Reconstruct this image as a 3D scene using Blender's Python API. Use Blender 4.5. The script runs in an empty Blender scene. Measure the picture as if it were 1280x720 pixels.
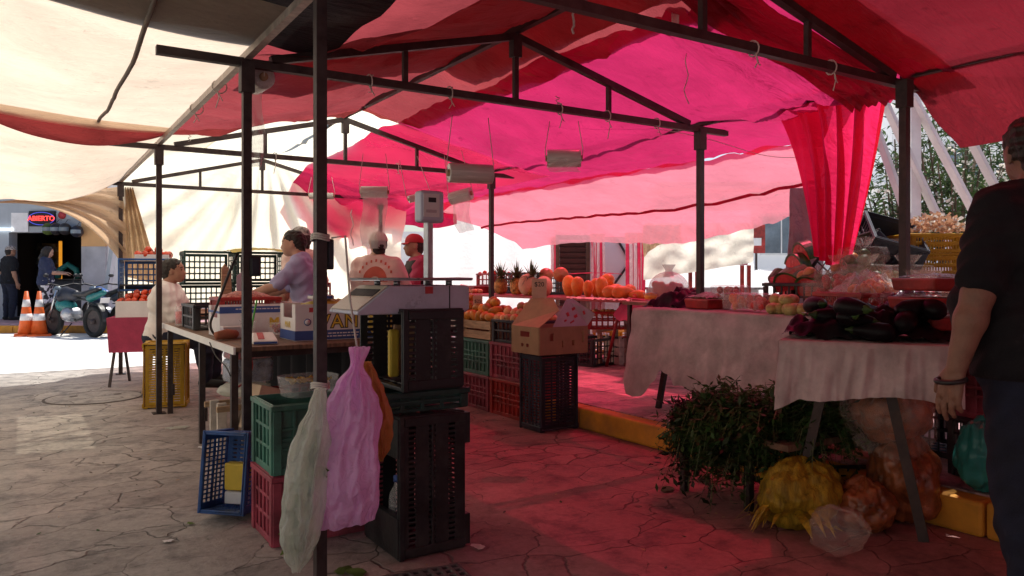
import bpy, math, random
import numpy as np
from mathutils import Vector, Matrix, noise
random.seed(7)
R = math.radians
PI = math.pi
SC = bpy.context.scene
COL = SC.collection

# ---------------------------------------------------------------- camera frame (also used to turn measured points into world points)
CAM_Z, FPX, TH = 1.15, 950.0, math.radians(32.7)
CA, SA = math.cos(TH), math.sin(TH)
def at(u, v, f):
    r = (u - 640) / FPX * f
    return Vector((r * CA + f * SA, -r * SA + f * CA, CAM_Z + (345 - v) / FPX * f))
def on(u, v, z=0.0):
    return at(u, v, (CAM_Z - z) * FPX / (v - 345))
def rf(r, f, z=0.0):
    return Vector((r * CA + f * SA, -r * SA + f * CA, z))

# ---------------------------------------------------------------- mesh builder
class MB:
    def __init__(self):
        self.v, self.f, self.mi, self.sm = [], [], [], []
        self.M = Matrix()
    def add(self, vs, fs, m=0, smooth=False):
        o = len(self.v)
        M = self.M
        self.v += [tuple(M @ Vector(p)) for p in vs]
        self.f += [tuple(i + o for i in q) for q in fs]
        self.mi += [m] * len(fs)
        self.sm += [smooth] * len(fs)
        return self
    def box(self, c, s, m=0, rot=None, taper=1.0):
        x, y, z = s[0] / 2, s[1] / 2, s[2] / 2
        vs = []
        for dz in (-1, 1):
            k = taper if dz > 0 else 1.0
            for dx, dy in ((-1, -1), (1, -1), (1, 1), (-1, 1)):
                p = Vector((dx * x * k, dy * y * k, dz * z))
                if rot is not None: p = rot @ p
                vs.append(p + Vector(c))
        return self.add(vs, [(3, 2, 1, 0), (4, 5, 6, 7), (0, 1, 5, 4), (1, 2, 6, 5), (2, 3, 7, 6), (3, 0, 4, 7)], m)
    def span(self, a, b, m=0):
        a, b = Vector(a), Vector(b)
        return self.box((a + b) / 2, (abs(b.x - a.x), abs(b.y - a.y), abs(b.z - a.z)), m)
    def bar(self, a, b, w, h=None, m=0, up=(0, 0, 1)):
        a, b = Vector(a), Vector(b)
        h = h or w
        d = (b - a)
        L = d.length
        d.normalize()
        u = Vector(up)
        if abs(d.dot(u)) > .98: u = Vector((1, 0, 0))
        s = d.cross(u).normalized()
        t = s.cross(d).normalized()
        rot = Matrix((s, d, t)).transposed()
        return self.box((a + b) / 2, (w, L, h), m, rot)
    def tube(self, pts, r, n=8, m=0, cap=True, smooth=True):
        pts = [Vector(p) for p in pts]
        rs = r if isinstance(r, (list, tuple)) else [r] * len(pts)
        vs, fs = [], []
        prev = None
        for i, p in enumerate(pts):
            d = (pts[min(i + 1, len(pts) - 1)] - pts[max(i - 1, 0)]).normalized()
            if prev is None:
                u = Vector((0, 0, 1)) if abs(d.z) < .9 else Vector((1, 0, 0))
                s = d.cross(u).normalized()
            else:
                s = (prev - d * prev.dot(d)).normalized()
            prev = s
            t = d.cross(s)
            for k in range(n):
                a = 2 * PI * k / n
                vs.append(p + (s * math.cos(a) + t * math.sin(a)) * rs[i])
        for i in range(len(pts) - 1):
            for k in range(n):
                fs.append((i * n + k, i * n + (k + 1) % n, (i + 1) * n + (k + 1) % n, (i + 1) * n + k))
        if cap:
            fs.append(tuple(range(n - 1, -1, -1)))
            fs.append(tuple(range((len(pts) - 1) * n, len(pts) * n)))
        return self.add(vs, fs, m, smooth)
    def lathe(self, prof, n=16, c=(0, 0, 0), m=0, fn=None, rot=None, smooth=True):
        vs, fs = [], []
        for i, (r, z) in enumerate(prof):
            for k in range(n):
                a = 2 * PI * k / n
                rr = r * (fn(a, i / (len(prof) - 1)) if fn else 1)
                p = Vector((rr * math.cos(a), rr * math.sin(a), z))
                if rot is not None: p = rot @ p
                vs.append(p + Vector(c))
        for i in range(len(prof) - 1):
            for k in range(n):
                fs.append((i * n + k, i * n + (k + 1) % n, (i + 1) * n + (k + 1) % n, (i + 1) * n + k))
        if prof[0][0] > 1e-4: fs.append(tuple(range(n - 1, -1, -1)))
        if prof[-1][0] > 1e-4: fs.append(tuple(range((len(prof) - 1) * n, len(prof) * n)))
        return self.add(vs, fs, m, smooth)
    def ell(self, c, rad, nu=14, nv=9, m=0, rot=None):
        prof = [(math.sin(PI * i / nv) , -math.cos(PI * i / nv)) for i in range(nv + 1)]
        vs, fs = [], []
        for r, z in prof:
            for k in range(nu):
                a = 2 * PI * k / nu
                p = Vector((r * math.cos(a) * rad[0], r * math.sin(a) * rad[1], z * rad[2]))
                if rot is not None: p = rot @ p
                vs.append(p + Vector(c))
        for i in range(nv):
            for k in range(nu):
                fs.append((i * nu + k, i * nu + (k + 1) % nu, (i + 1) * nu + (k + 1) % nu, (i + 1) * nu + k))
        return self.add(vs, fs, m, True)
    def grid(self, nu, nv, fn, m=0, smooth=True):
        vs = [fn(i / nu, j / nv) for j in range(nv + 1) for i in range(nu + 1)]
        fs = [(j * (nu + 1) + i, j * (nu + 1) + i + 1, (j + 1) * (nu + 1) + i + 1, (j + 1) * (nu + 1) + i) for j in range(nv) for i in range(nu)]
        return self.add(vs, fs, m, smooth)
    def cells(self, xs, ys, hole, t, M, m=0):
        """a plate with see-through cells: hole(i, j) true leaves the cell open"""
        nx, ny = len(xs) - 1, len(ys) - 1
        idx, vs, fs = {}, [], []
        def V(i, j, k):
            key = (i, j, k)
            if key not in idx:
                idx[key] = len(vs)
                vs.append(M @ Vector((xs[i], ys[j], t if k else 0)))
            return idx[key]
        S = [[not hole(i, j) for j in range(ny)] for i in range(nx)]
        for i in range(nx):
            for j in range(ny):
                if not S[i][j]: continue
                fs.append((V(i, j, 1), V(i + 1, j, 1), V(i + 1, j + 1, 1), V(i, j + 1, 1)))
                fs.append((V(i, j + 1, 0), V(i + 1, j + 1, 0), V(i + 1, j, 0), V(i, j, 0)))
                if i == 0 or not S[i - 1][j]: fs.append((V(i, j, 0), V(i, j, 1), V(i, j + 1, 1), V(i, j + 1, 0)))
                if i == nx - 1 or not S[i + 1][j]: fs.append((V(i + 1, j, 1), V(i + 1, j, 0), V(i + 1, j + 1, 0), V(i + 1, j + 1, 1)))
                if j == 0 or not S[i][j - 1]: fs.append((V(i, j, 1), V(i, j, 0), V(i + 1, j, 0), V(i + 1, j, 1)))
                if j == ny - 1 or not S[i][j + 1]: fs.append((V(i, j + 1, 0), V(i, j + 1, 1), V(i + 1, j + 1, 1), V(i + 1, j + 1, 0)))
        return self.add(vs, fs, m)
    def mesh(self, name, mats):
        me = bpy.data.meshes.new(name)
        me.from_pydata(self.v, [], self.f)
        for mt in (mats if isinstance(mats, (list, tuple)) else [mats]): me.materials.append(mt)
        me.polygons.foreach_set('material_index', self.mi)
        me.polygons.foreach_set('use_smooth', self.sm)
        me.update()
        return me
    def build(self, name, mats, parent=None, loc=(0, 0, 0), rz=0, bevel=0, sub=0, solid=0):
        return link(name, self.mesh(name, mats), parent, loc, rz, bevel, sub, solid)

def link(name, me, parent=None, loc=(0, 0, 0), rz=0, bevel=0, sub=0, solid=0):
    o = bpy.data.objects.new(name, me)
    COL.objects.link(o)
    o.parent = parent
    o.location = loc
    o.rotation_euler = (0, 0, rz)
    if solid:
        md = o.modifiers.new('solid', 'SOLIDIFY'); md.thickness = solid; md.offset = 0
    if bevel:
        md = o.modifiers.new('bevel', 'BEVEL'); md.width = bevel; md.segments = 2; md.limit_method = 'ANGLE'
    if sub:
        md = o.modifiers.new('sub', 'SUBSURF'); md.levels = sub; md.render_levels = sub
    return o
def thing(name, label, cat, loc=(0, 0, 0), rz=0, group=None):
    o = bpy.data.objects.new(name, None)
    COL.objects.link(o)
    o.location = loc
    o.rotation_euler = (0, 0, rz)
    return tag(o, label, cat, group)
def tag(o, label, cat, group=None):
    o['label'] = label
    o['category'] = cat
    if group: o['group'] = group
    return o
def struct(o):
    o['kind'] = 'structure'
    return o
def dup(o, loc=None, rot=None, label=None, parent=None, group=None):
    c = o.copy()
    COL.objects.link(c)
    c.parent = parent
    if loc is not None: c.location = loc
    if rot is not None: c.rotation_euler = rot
    if label: c['label'] = label
    if group: c['group'] = group
    for ch in list(o.children): dup(ch, parent=c)
    return c

# ---------------------------------------------------------------- materials
def _n(nt, typ, **kw):
    n = nt.nodes.new(typ)
    for k, v in kw.items():
        if k in n.inputs.keys(): n.inputs[k].default_value = v
        else: setattr(n, k, v)
    return n
def c4(c): return (c[0], c[1], c[2], 1)
def mixc(nt, fac, a, b, blend='MIX'):
    n = nt.nodes.new('ShaderNodeMix'); n.data_type = 'RGBA'; n.blend_type = blend
    for sock, val in ((n.inputs[0], fac), (n.inputs[6], a), (n.inputs[7], b)):
        if hasattr(val, 'is_output'): nt.links.new(val, sock)
        elif isinstance(val, (int, float)): sock.default_value = val
        else: sock.default_value = c4(val)
    return n.outputs[2]
def ramp(nt, fac, stops):
    n = nt.nodes.new('ShaderNodeValToRGB')
    el = n.color_ramp.elements
    while len(el) < len(stops): el.new(0.5)
    for e, (p, c) in zip(el, stops):
        e.position = p
        e.color = c4(c) if not isinstance(c, (int, float)) else (c, c, c, 1)
    nt.links.new(fac, n.inputs[0])
    return n.outputs[0]
def crinkle(m, s1=14, s2=38, strength=.8):
    """sharp creases for thin plastic"""
    nt = m.node_tree; L = nt.links.new; b = nt.nodes['Principled BSDF']; tc = _n(nt, 'ShaderNodeTexCoord')
    hs = []
    for s in (s1, s2):
        n = _n(nt, 'ShaderNodeTexNoise', Scale=s, Detail=2, Distortion=.8); L(tc.outputs['Object'], n.inputs['Vector'])
        hs.append(ramp(nt, n.outputs[0], [(.30, 0), (.5, 1), (.70, 0)]))
    bp = _n(nt, 'ShaderNodeBump', Strength=strength, Distance=.012); L(mixc(nt, .35, hs[0], hs[1]), bp.inputs['Height'])
    for nd in nt.nodes:
        if nd.type in ('BSDF_PRINCIPLED', 'BSDF_TRANSLUCENT'): L(bp.outputs[0], nd.inputs['Normal'])
    return m
def mat(name, col, rough=.6, metal=0, var=.18, vs=6, bump=.15, bs=60, trans=0, tcol=None, dirt=0, dcol=(.03, .025, .02), spec=.4, emit=None, es=1, alpha=1, glass=0, rnd=.12, stretch=None, sheen=0):
    m = bpy.data.materials.new(name)
    m.use_nodes = True
    nt = m.node_tree
    out = nt.nodes['Material Output']
    b = nt.nodes['Principled BSDF']
    L = nt.links.new
    tc = _n(nt, 'ShaderNodeTexCoord')
    oi = _n(nt, 'ShaderNodeObjectInfo')
    mp = _n(nt, 'ShaderNodeVectorMath', operation='ADD')
    sc = _n(nt, 'ShaderNodeVectorMath', operation='SCALE'); sc.inputs[0].default_value = (17, 31, 23)
    L(oi.outputs['Random'], sc.inputs['Scale'])
    L(tc.outputs['Object'], mp.inputs[0]); L(sc.outputs[0], mp.inputs[1])
    vec = mp.outputs[0]
    if stretch:
        ms = _n(nt, 'ShaderNodeVectorMath', operation='MULTIPLY'); ms.inputs[1].default_value = stretch
        L(vec, ms.inputs[0]); vec = ms.outputs[0]
    nz = _n(nt, 'ShaderNodeTexNoise', Scale=vs, Detail=5, Roughness=.62); L(vec, nz.inputs['Vector'])
    lo = [max(0, x * (1 - var * 1.6)) for x in col]; hi = [min(1, x * (1 + var * 1.3)) for x in col]
    c = ramp(nt, nz.outputs[0], [(.3, lo), (.7, hi)])
    if rnd:
        mr = _n(nt, 'ShaderNodeMapRange'); mr.inputs[3].default_value = 1 - rnd; mr.inputs[4].default_value = 1 + rnd
        L(oi.outputs['Random'], mr.inputs[0])
        hs = _n(nt, 'ShaderNodeHueSaturation'); L(mr.outputs[0], hs.inputs['Value']); L(c, hs.inputs['Color']); c = hs.outputs[0]
    if dirt:
        n2 = _n(nt, 'ShaderNodeTexNoise', Scale=vs * .45, Detail=8, Roughness=.7); L(vec, n2.inputs['Vector'])
        f = ramp(nt, n2.outputs[0], [(.48, 0), (.72, dirt)])
        c = mixc(nt, f, c, dcol)
    L(c, b.inputs['Base Color'])
    b.inputs['Roughness'].default_value = rough
    rr = ramp(nt, nz.outputs[0], [(.25, max(0.02, rough - .12)), (.75, min(1, rough + .12))]); L(rr, b.inputs['Roughness'])
    b.inputs['Metallic'].default_value = metal
    b.inputs['Specular IOR Level'].default_value = spec
    if sheen: b.inputs['Sheen Weight'].default_value = sheen
    if bump:
        nb = _n(nt, 'ShaderNodeTexNoise', Scale=bs, Detail=4); L(vec, nb.inputs['Vector'])
        bp = _n(nt, 'ShaderNodeBump', Strength=bump, Distance=.01); L(nb.outputs[0], bp.inputs['Height']); L(bp.outputs[0], b.inputs['Normal'])
    if emit:
        b.inputs['Emission Color'].default_value = c4(emit); b.inputs['Emission Strength'].default_value = es
    sh = b.outputs[0]
    if trans:
        t = _n(nt, 'ShaderNodeBsdfTranslucent')
        if tcol: L(mixc(nt, .55, c, tcol), t.inputs[0])
        else: L(c, t.inputs[0])
        if bump: L(bp.outputs[0], t.inputs['Normal'])
        mx = _n(nt, 'ShaderNodeMixShader'); mx.inputs[0].default_value = trans
        L(sh, mx.inputs[1]); L(t.outputs[0], mx.inputs[2]); sh = mx.outputs[0]
    if alpha < 1:
        t = _n(nt, 'ShaderNodeBsdfTransparent')
        mx = _n(nt, 'ShaderNodeMixShader'); mx.inputs[0].default_value = alpha
        L(t.outputs[0], mx.inputs[1]); L(sh, mx.inputs[2]); sh = mx.outputs[0]
    L(sh, out.inputs[0])
    return m

def tarp(name, col, tcol, t, stain=.35, wr=.5, scale=1.0, clear=0, ccol=(1, 1, 1), stretch=(1, 1, 1), stripes=0):
    """woven sheet that lets light through: stains, seams' dirt and creases"""
    m = bpy.data.materials.new(name); m.use_nodes = True
    nt = m.node_tree; L = nt.links.new
    out = nt.nodes['Material Output']; b = nt.nodes['Principled BSDF']
    tc = _n(nt, 'ShaderNodeTexCoord')
    ms = _n(nt, 'ShaderNodeVectorMath', operation='MULTIPLY'); ms.inputs[1].default_value = stretch; L(tc.outputs['Object'], ms.inputs[0])
    v = ms.outputs[0]
    n1 = _n(nt, 'ShaderNodeTexNoise', Scale=1.3 * scale, Detail=8, Roughness=.65, Distortion=.6); L(v, n1.inputs['Vector'])
    n2 = _n(nt, 'ShaderNodeTexNoise', Scale=9 * scale, Detail=6, Roughness=.7); L(v, n2.inputs['Vector'])
    f1 = ramp(nt, n1.outputs[0], [(.35, 1 - stain), (.65, 1.0)])
    f2 = ramp(nt, n2.outputs[0], [(.28, 1 - stain * 1.2), (.40, 1.0)])
    f = mixc(nt, 1, f1, f2, 'MULTIPLY')
    cd = mixc(nt, 1, col, f, 'MULTIPLY'); ct = mixc(nt, 1, tcol, f, 'MULTIPLY')
    if stripes:
        wv = _n(nt, 'ShaderNodeTexWave', Scale=stripes, Distortion=.4); wv.bands_direction = 'X'; L(tc.outputs['Object'], wv.inputs['Vector'])
        wf = ramp(nt, wv.outputs[1], [(.35, 0), (.5, 1)])
        cd = mixc(nt, wf, cd, [min(1, x * .3 + .5) for x in col]); ct = mixc(nt, wf, ct, [min(1, x * .3 + .5) for x in tcol])
    L(cd, b.inputs['Base Color']); b.inputs['Roughness'].default_value = .62; b.inputs['Specular IOR Level'].default_value = .25
    nb = _n(nt, 'ShaderNodeTexNoise', Scale=3.2 * scale, Detail=7, Roughness=.6, Distortion=1.2); L(v, nb.inputs['Vector'])
    st = _n(nt, 'ShaderNodeMapping'); st.inputs['Rotation'].default_value = (0, 0, R(35)); st.inputs['Scale'].default_value = (1.2, 7, 3); L(v, st.inputs['Vector'])
    nr = _n(nt, 'ShaderNodeTexNoise', Scale=2.2 * scale, Detail=5, Roughness=.55, Distortion=.5); L(st.outputs[0], nr.inputs['Vector'])
    hh = mixc(nt, .5, nb.outputs[0], ramp(nt, nr.outputs[0], [(.35, 0), (.5, 1), (.65, .1)]))
    bp = _n(nt, 'ShaderNodeBump', Strength=wr, Distance=.07); L(hh, bp.inputs['Height'])
    L(bp.outputs[0], b.inputs['Normal'])
    tr = _n(nt, 'ShaderNodeBsdfTranslucent'); L(ct, tr.inputs[0]); L(bp.outputs[0], tr.inputs['Normal'])
    mx = _n(nt, 'ShaderNodeMixShader'); mx.inputs[0].default_value = t
    L(b.outputs[0], mx.inputs[1]); L(tr.outputs[0], mx.inputs[2])
    sh = mx.outputs[0]
    if clear:      # the open weave lets part of the sun straight through
        tp = _n(nt, 'ShaderNodeBsdfTransparent'); L(mixc(nt, 1, ccol, f, 'MULTIPLY'), tp.inputs[0])
        m2 = _n(nt, 'ShaderNodeMixShader'); m2.inputs[0].default_value = clear; L(sh, m2.inputs[1]); L(tp.outputs[0], m2.inputs[2]); sh = m2.outputs[0]
    L(sh, out.inputs[0])
    return m

def ground_mat(name, base, joint=.4, cell=1.9, jw=.035, light=(1, 1, 1), stain=.5, base_redlit=None):
    m = bpy.data.materials.new(name); m.use_nodes = True
    nt = m.node_tree; L = nt.links.new
    b = nt.nodes['Principled BSDF']
    tc = _n(nt, 'ShaderNodeTexCoord')
    nd = _n(nt, 'ShaderNodeTexNoise', Scale=1.7, Detail=4); L(tc.outputs['Object'], nd.inputs['Vector'])
    nd2 = _n(nt, 'ShaderNodeTexNoise', Scale=9, Detail=4); L(tc.outputs['Object'], nd2.inputs['Vector'])
    a1 = _n(nt, 'ShaderNodeVectorMath', operation='SCALE', Scale=.34); L(nd.outputs[1], a1.inputs[0])
    a2 = _n(nt, 'ShaderNodeVectorMath', operation='SCALE', Scale=.06); L(nd2.outputs[1], a2.inputs[0])
    a3 = _n(nt, 'ShaderNodeVectorMath', operation='ADD'); L(a1.outputs[0], a3.inputs[0]); L(a2.outputs[0], a3.inputs[1])
    rot = _n(nt, 'ShaderNodeMapping'); rot.inputs['Rotation'].default_value = (0, 0, R(30)); rot.inputs['Scale'].default_value = (1, 1.55, 1)
    ad = _n(nt, 'ShaderNodeVectorMath', operation='ADD'); L(tc.outputs['Object'], ad.inputs[0]); L(a3.outputs[0], ad.inputs[1])
    L(ad.outputs[0], rot.inputs['Vector'])
    vo = _n(nt, 'ShaderNodeTexVoronoi', Scale=cell); vo.feature = 'DISTANCE_TO_EDGE'; L(rot.outputs[0], vo.inputs['Vector'])
    vc = _n(nt, 'ShaderNodeTexVoronoi', Scale=cell); L(rot.outputs[0], vc.inputs['Vector'])
    # joint width varies, and vanishes in places where the grout is flush
    jn = _n(nt, 'ShaderNodeTexNoise', Scale=1.1, Detail=5, Roughness=.7); L(tc.outputs['Object'], jn.inputs['Vector'])
    wmr = _n(nt, 'ShaderNodeMapRange'); wmr.inputs[1].default_value = .40; wmr.inputs[2].default_value = .62; wmr.inputs[3].default_value = .001; wmr.inputs[4].default_value = jw
    L(jn.outputs[0], wmr.inputs[0])
    dv = _n(nt, 'ShaderNodeMath', operation='DIVIDE'); L(vo.outputs['Distance'], dv.inputs[0]); L(wmr.outputs[0], dv.inputs[1])
    jf = ramp(nt, dv.outputs[0], [(.25, 0), (1.0, 1)])
    n1 = _n(nt, 'ShaderNodeTexNoise', Scale=.9, Detail=9, Roughness=.68); L(tc.outputs['Object'], n1.inputs['Vector'])
    n2 = _n(nt, 'ShaderNodeTexNoise', Scale=30, Detail=6, Roughness=.75); L(tc.outputs['Object'], n2.inputs['Vector'])
    n3 = _n(nt, 'ShaderNodeTexNoise', Scale=5, Detail=8, Roughness=.7); L(tc.outputs['Object'], n3.inputs['Vector'])
    c = ramp(nt, n1.outputs[0], [(.3, [x * (1 - stain * .55) for x in base]), (.7, [min(1, x * 1.18) for x in base])])
    if base_redlit:      # red tarp light painted into the stone colour toward the kerb
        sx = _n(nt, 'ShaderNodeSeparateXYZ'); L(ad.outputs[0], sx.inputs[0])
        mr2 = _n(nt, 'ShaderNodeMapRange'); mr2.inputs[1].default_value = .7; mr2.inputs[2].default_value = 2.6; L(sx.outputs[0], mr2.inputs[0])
        c = mixc(nt, mr2.outputs[0], c, mixc(nt, 1, c, [y / x for x, y in zip(base, base_redlit)], 'MULTIPLY'))
    cellv = _n(nt, 'ShaderNodeSeparateColor'); L(vc.outputs['Color'], cellv.inputs[0])
    cv = ramp(nt, cellv.outputs[0], [(0, .84), (1, 1.08)])
    c = mixc(nt, 1, c, cv, 'MULTIPLY')
    c = mixc(nt, 1, c, ramp(nt, n2.outputs[0], [(.25, .72), (.65, 1.08)]), 'MULTIPLY')
    c = mixc(nt, 1, c, ramp(nt, n3.outputs[0], [(.34, .45), (.50, 1.0), (.66, 1.16)]), 'MULTIPLY')
    c = mixc(nt, jf, mixc(nt, 1, c, (joint, joint, joint), 'MULTIPLY'), c)
    L(c, b.inputs['Base Color'])
    L(ramp(nt, n3.outputs[0], [(.3, .55), (.7, .85)]), b.inputs['Roughness'])
    b.inputs['Specular IOR Level'].default_value = .35
    hgt = mixc(nt, .25, mixc(nt, .5, jf, n3.outputs[0]), n2.outputs[0])
    bp = _n(nt, 'ShaderNodeBump', Strength=1.0, Distance=.025); L(hgt, bp.inputs['Height']); L(bp.outputs[0], b.inputs['Normal'])
    return m

# ---------------------------------------------------------------- soft bodies from blended shapes (people, sacks, tanks)
def sdf(prims, res, disp=None, cuts=(), k=.03):
    lo = np.array([1e9] * 3); hi = -lo
    for p in prims:
        a, b, r1, r2 = np.array(p[0], float), np.array(p[1], float), p[2], p[3]
        lo = np.minimum(lo, np.minimum(a - r1, b - r2)); hi = np.maximum(hi, np.maximum(a + r1, b + r2))
    lo -= .04; hi += .04
    n = np.ceil((hi - lo) / res).astype(int) + 1
    ax = [lo[i] + res * np.arange(n[i]) for i in range(3)]
    D = np.full(n, .2, np.float32)
    for p in prims:
        a, b, r1, r2 = np.array(p[0], np.float32), np.array(p[1], np.float32), p[2], p[3]
        fl = p[4] if len(p) > 4 else None
        kk = p[5] if len(p) > 5 else k
        mr = max(r1, r2) + .06
        s0 = np.maximum(np.floor((np.minimum(a, b) - mr - lo) / res).astype(int), 0)
        s1 = np.minimum(np.ceil((np.maximum(a, b) + mr - lo) / res).astype(int) + 1, n)
        sl = tuple(slice(s0[i], s1[i]) for i in range(3))
        X, Y, Z = np.meshgrid(*[ax[i][s0[i]:s1[i]].astype(np.float32) for i in range(3)], indexing='ij')
        d = b - a; dd = float(d @ d)
        px, py, pz = X - a[0], Y - a[1], Z - a[2]
        h = np.clip((px * d[0] + py * d[1] + pz * d[2]) / dd, 0, 1) if dd > 1e-9 else np.zeros_like(px)
        wx, wy, wz = px - h * d[0], py - h * d[1], pz - h * d[2]
        q = 1.0
        if fl is not None:
            nx, s = np.array(fl[0], np.float32), fl[1]
            nx = nx / np.linalg.norm(nx)
            c = (wx * nx[0] + wy * nx[1] + wz * nx[2]) * (1 / s - 1)
            wx, wy, wz = wx + c * nx[0], wy + c * nx[1], wz + c * nx[2]
            q = min(1, s) ** .5
        dist = (np.sqrt(wx * wx + wy * wy + wz * wz) - (r1 + (r2 - r1) * h)) * q
        o = D[sl]
        if kk > 0:
            hh = np.clip(.5 + .5 * (o - dist) / kk, 0, 1)
            D[sl] = o * (1 - hh) + dist * hh - kk * hh * (1 - hh)
        else:
            D[sl] = np.maximum(o, -dist)
    X, Y, Z = np.meshgrid(*[a.astype(np.float32) for a in ax], indexing='ij')
    if disp is not None: D = D + disp(X, Y, Z)
    for (pt, nn) in cuts:
        D = np.maximum(D, (X - pt[0]) * nn[0] + (Y - pt[1]) * nn[1] + (Z - pt[2]) * nn[2])
    D[0], D[-1], D[:, 0], D[:, -1], D[:, :, 0], D[:, :, -1] = (1,) * 6
    return _nets(D, lo, res)
def _nets(D, lo, res):
    S = D < 0
    cn = [(i, j, l) for i in (0, 1) for j in (0, 1) for l in (0, 1)]
    def sub(A, c): return A[c[0]:A.shape[0] - 1 + c[0], c[1]:A.shape[1] - 1 + c[1], c[2]:A.shape[2] - 1 + c[2]]
    cnt = sum(sub(S, c).astype(np.int8) for c in cn)
    act = (cnt > 0) & (cnt < 8)
    I = np.argwhere(act)
    idm = np.full(act.shape, -1, np.int64); idm[act] = np.arange(len(I))
    val = {c: D[I[:, 0] + c[0], I[:, 1] + c[1], I[:, 2] + c[2]] for c in cn}
    acc = np.zeros((len(I), 3)); num = np.zeros(len(I))
    for c in cn:
        for axs in range(3):
            if c[axs]: continue
            c2 = list(c); c2[axs] = 1; c2 = tuple(c2)
            a, b = val[c], val[c2]
            x = (a < 0) != (b < 0)
            t = np.where(x, a / np.where(x, a - b, 1), 0)
            p = np.tile(np.array(c, float), (len(I), 1)); p[:, axs] = t
            acc += np.where(x[:, None], p, 0); num += x
    verts = lo + (I + acc / num[:, None]) * res
    quads = []
    for axs in range(3):
        a = S[tuple(slice(0, -1) if i == axs else slice(None) for i in range(3))]
        b = S[tuple(slice(1, None) if i == axs else slice(None) for i in range(3))]
        E = np.argwhere(a != b)
        o1, o2 = [i for i in range(3) if i != axs]
        E = E[(E[:, o1] > 0) & (E[:, o2] > 0) & (E[:, o1] < D.shape[o1] - 1) & (E[:, o2] < D.shape[o2] - 1)]
        def g(d1, d2):
            e = E.copy(); e[:, o1] += d1; e[:, o2] += d2
            return idm[e[:, 0], e[:, 1], e[:, 2]]
        q = np.stack([g(-1, -1), g(0, -1), g(0, 0), g(-1, 0)], 1)
        fl = S[E[:, 0], E[:, 1], E[:, 2]]
        if axs == 1: fl = ~fl
        q[~fl] = q[~fl][:, ::-1]
        quads.append(q)
    return verts, np.concatenate(quads)
def sdf_obj(name, m, prims, res, parent=None, disp=None, cuts=(), k=.03, loc=(0, 0, 0), rz=0):
    v, q = sdf(prims, res, disp, cuts, k)
    me = bpy.data.meshes.new(name)
    me.from_pydata(v.tolist(), [], q.tolist())
    me.polygons.foreach_set('use_smooth', [True] * len(me.polygons))
    me.materials.append(m)
    me.update()
    return link(name, me, parent, loc, rz)
# ================================================================= camera, light
cam = bpy.data.cameras.new('camera'); camo = bpy.data.objects.new('camera', cam); COL.objects.link(camo)
camo.location = (0, 0, CAM_Z); camo.rotation_euler = (R(90), 0, -TH)
cam.sensor_width = 36; cam.lens = 36 * FPX / 1280; cam.shift_y = -15 / 1280; cam.clip_end = 500; cam.clip_start = .05
SC.camera = camo
SUN = Vector((.45, .32, 1.0)).normalized()
el = math.asin(SUN.z); az = math.atan2(SUN.x, SUN.y)
w = bpy.data.worlds.new('World'); SC.world = w; w.use_nodes = True
sky = w.node_tree.nodes.new('ShaderNodeTexSky'); sky.sky_type = 'NISHITA'; sky.sun_disc = False
sky.sun_elevation = el; sky.sun_rotation = az; sky.dust_density = 2.0
bg = w.node_tree.nodes['Background']; bg.inputs[1].default_value = .15
w.node_tree.links.new(sky.outputs[0], bg.inputs[0])
sl = bpy.data.lights.new('sun', 'SUN'); sl.energy = 5; sl.angle = R(.5); sl.color = (1, .955, .88)
so = bpy.data.objects.new('sun', sl); COL.objects.link(so)
so.rotation_euler = (-SUN).to_track_quat('-Z', 'Y').to_euler(); so.location = SUN * 40
SC.view_settings.view_transform = 'Standard'; SC.view_settings.look = 'None'; SC.view_settings.exposure = 0; SC.view_settings.gamma = 1
SC.cycles.use_denoising = True
try: SC.cycles.denoiser = 'OPENIMAGEDENOISE'
except Exception: pass
SC.cycles.max_bounces = 9; SC.cycles.diffuse_bounces = 6; SC.cycles.transparent_max_bounces = 16; SC.cycles.sample_clamp_indirect = 6
SC.cycles.caustics_reflective = False; SC.cycles.caustics_refractive = False

# ================================================================= materials
M = {}
M['ground'] = ground_mat('flagstone', (.43, .40, .365), base_redlit=(.40, .175, .165), joint=.55, cell=2.75, jw=.030)
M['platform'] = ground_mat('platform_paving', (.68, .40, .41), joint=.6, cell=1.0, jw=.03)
M['street'] = mat('street_concrete', (.80, .78, .74), .8, var=.06, vs=1.5, bs=30, rnd=0)
M['steel'] = mat('painted_steel', (.055, .040, .040), .55, metal=.3, var=.3, vs=14, dirt=.4, dcol=(.10, .05, .03))
M['steelbright'] = mat('bare_steel', (.42, .36, .31), .45, metal=.5, var=.25, vs=20, dirt=.3)
M['steelred'] = mat('red_steel', (.30, .035, .04), .5, var=.2, dirt=.3)
M['black'] = mat('black_plastic', (.018, .018, .021), .42, var=.35, vs=9, dirt=.55, dcol=(.09, .08, .075))
M['bluedark'] = mat('navy_plastic', (.02, .024, .04), .45, var=.35, dirt=.55, dcol=(.09, .08, .08))
M['green'] = mat('green_plastic', (.055, .17, .125), .45, var=.35, dirt=.55, dcol=(.05, .06, .05))
M['dgreen'] = mat('dark_green_plastic', (.018, .06, .052), .45, var=.35, dirt=.55)
M['pinkc'] = mat('brick_pink_plastic', (.33, .055, .085), .45, var=.35, dirt=.55)
M['redc'] = mat('red_plastic', (.36, .03, .025), .42, var=.35, dirt=.55)
M['blue'] = mat('blue_plastic', (.025, .10, .32), .4, var=.35, dirt=.55)
M['yellow'] = mat('yellow_plastic', (.62, .36, .02), .45, var=.15, dirt=.35, dcol=(.2, .12, .03), trans=.15)
M['orangec'] = mat('orange_plastic', (.55, .20, .03), .45, var=.15, dirt=.3)
M['wood'] = mat('pale_wood', (.48, .33, .20), .75, var=.25, vs=9, stretch=(1, 8, 8), dirt=.3)
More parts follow.
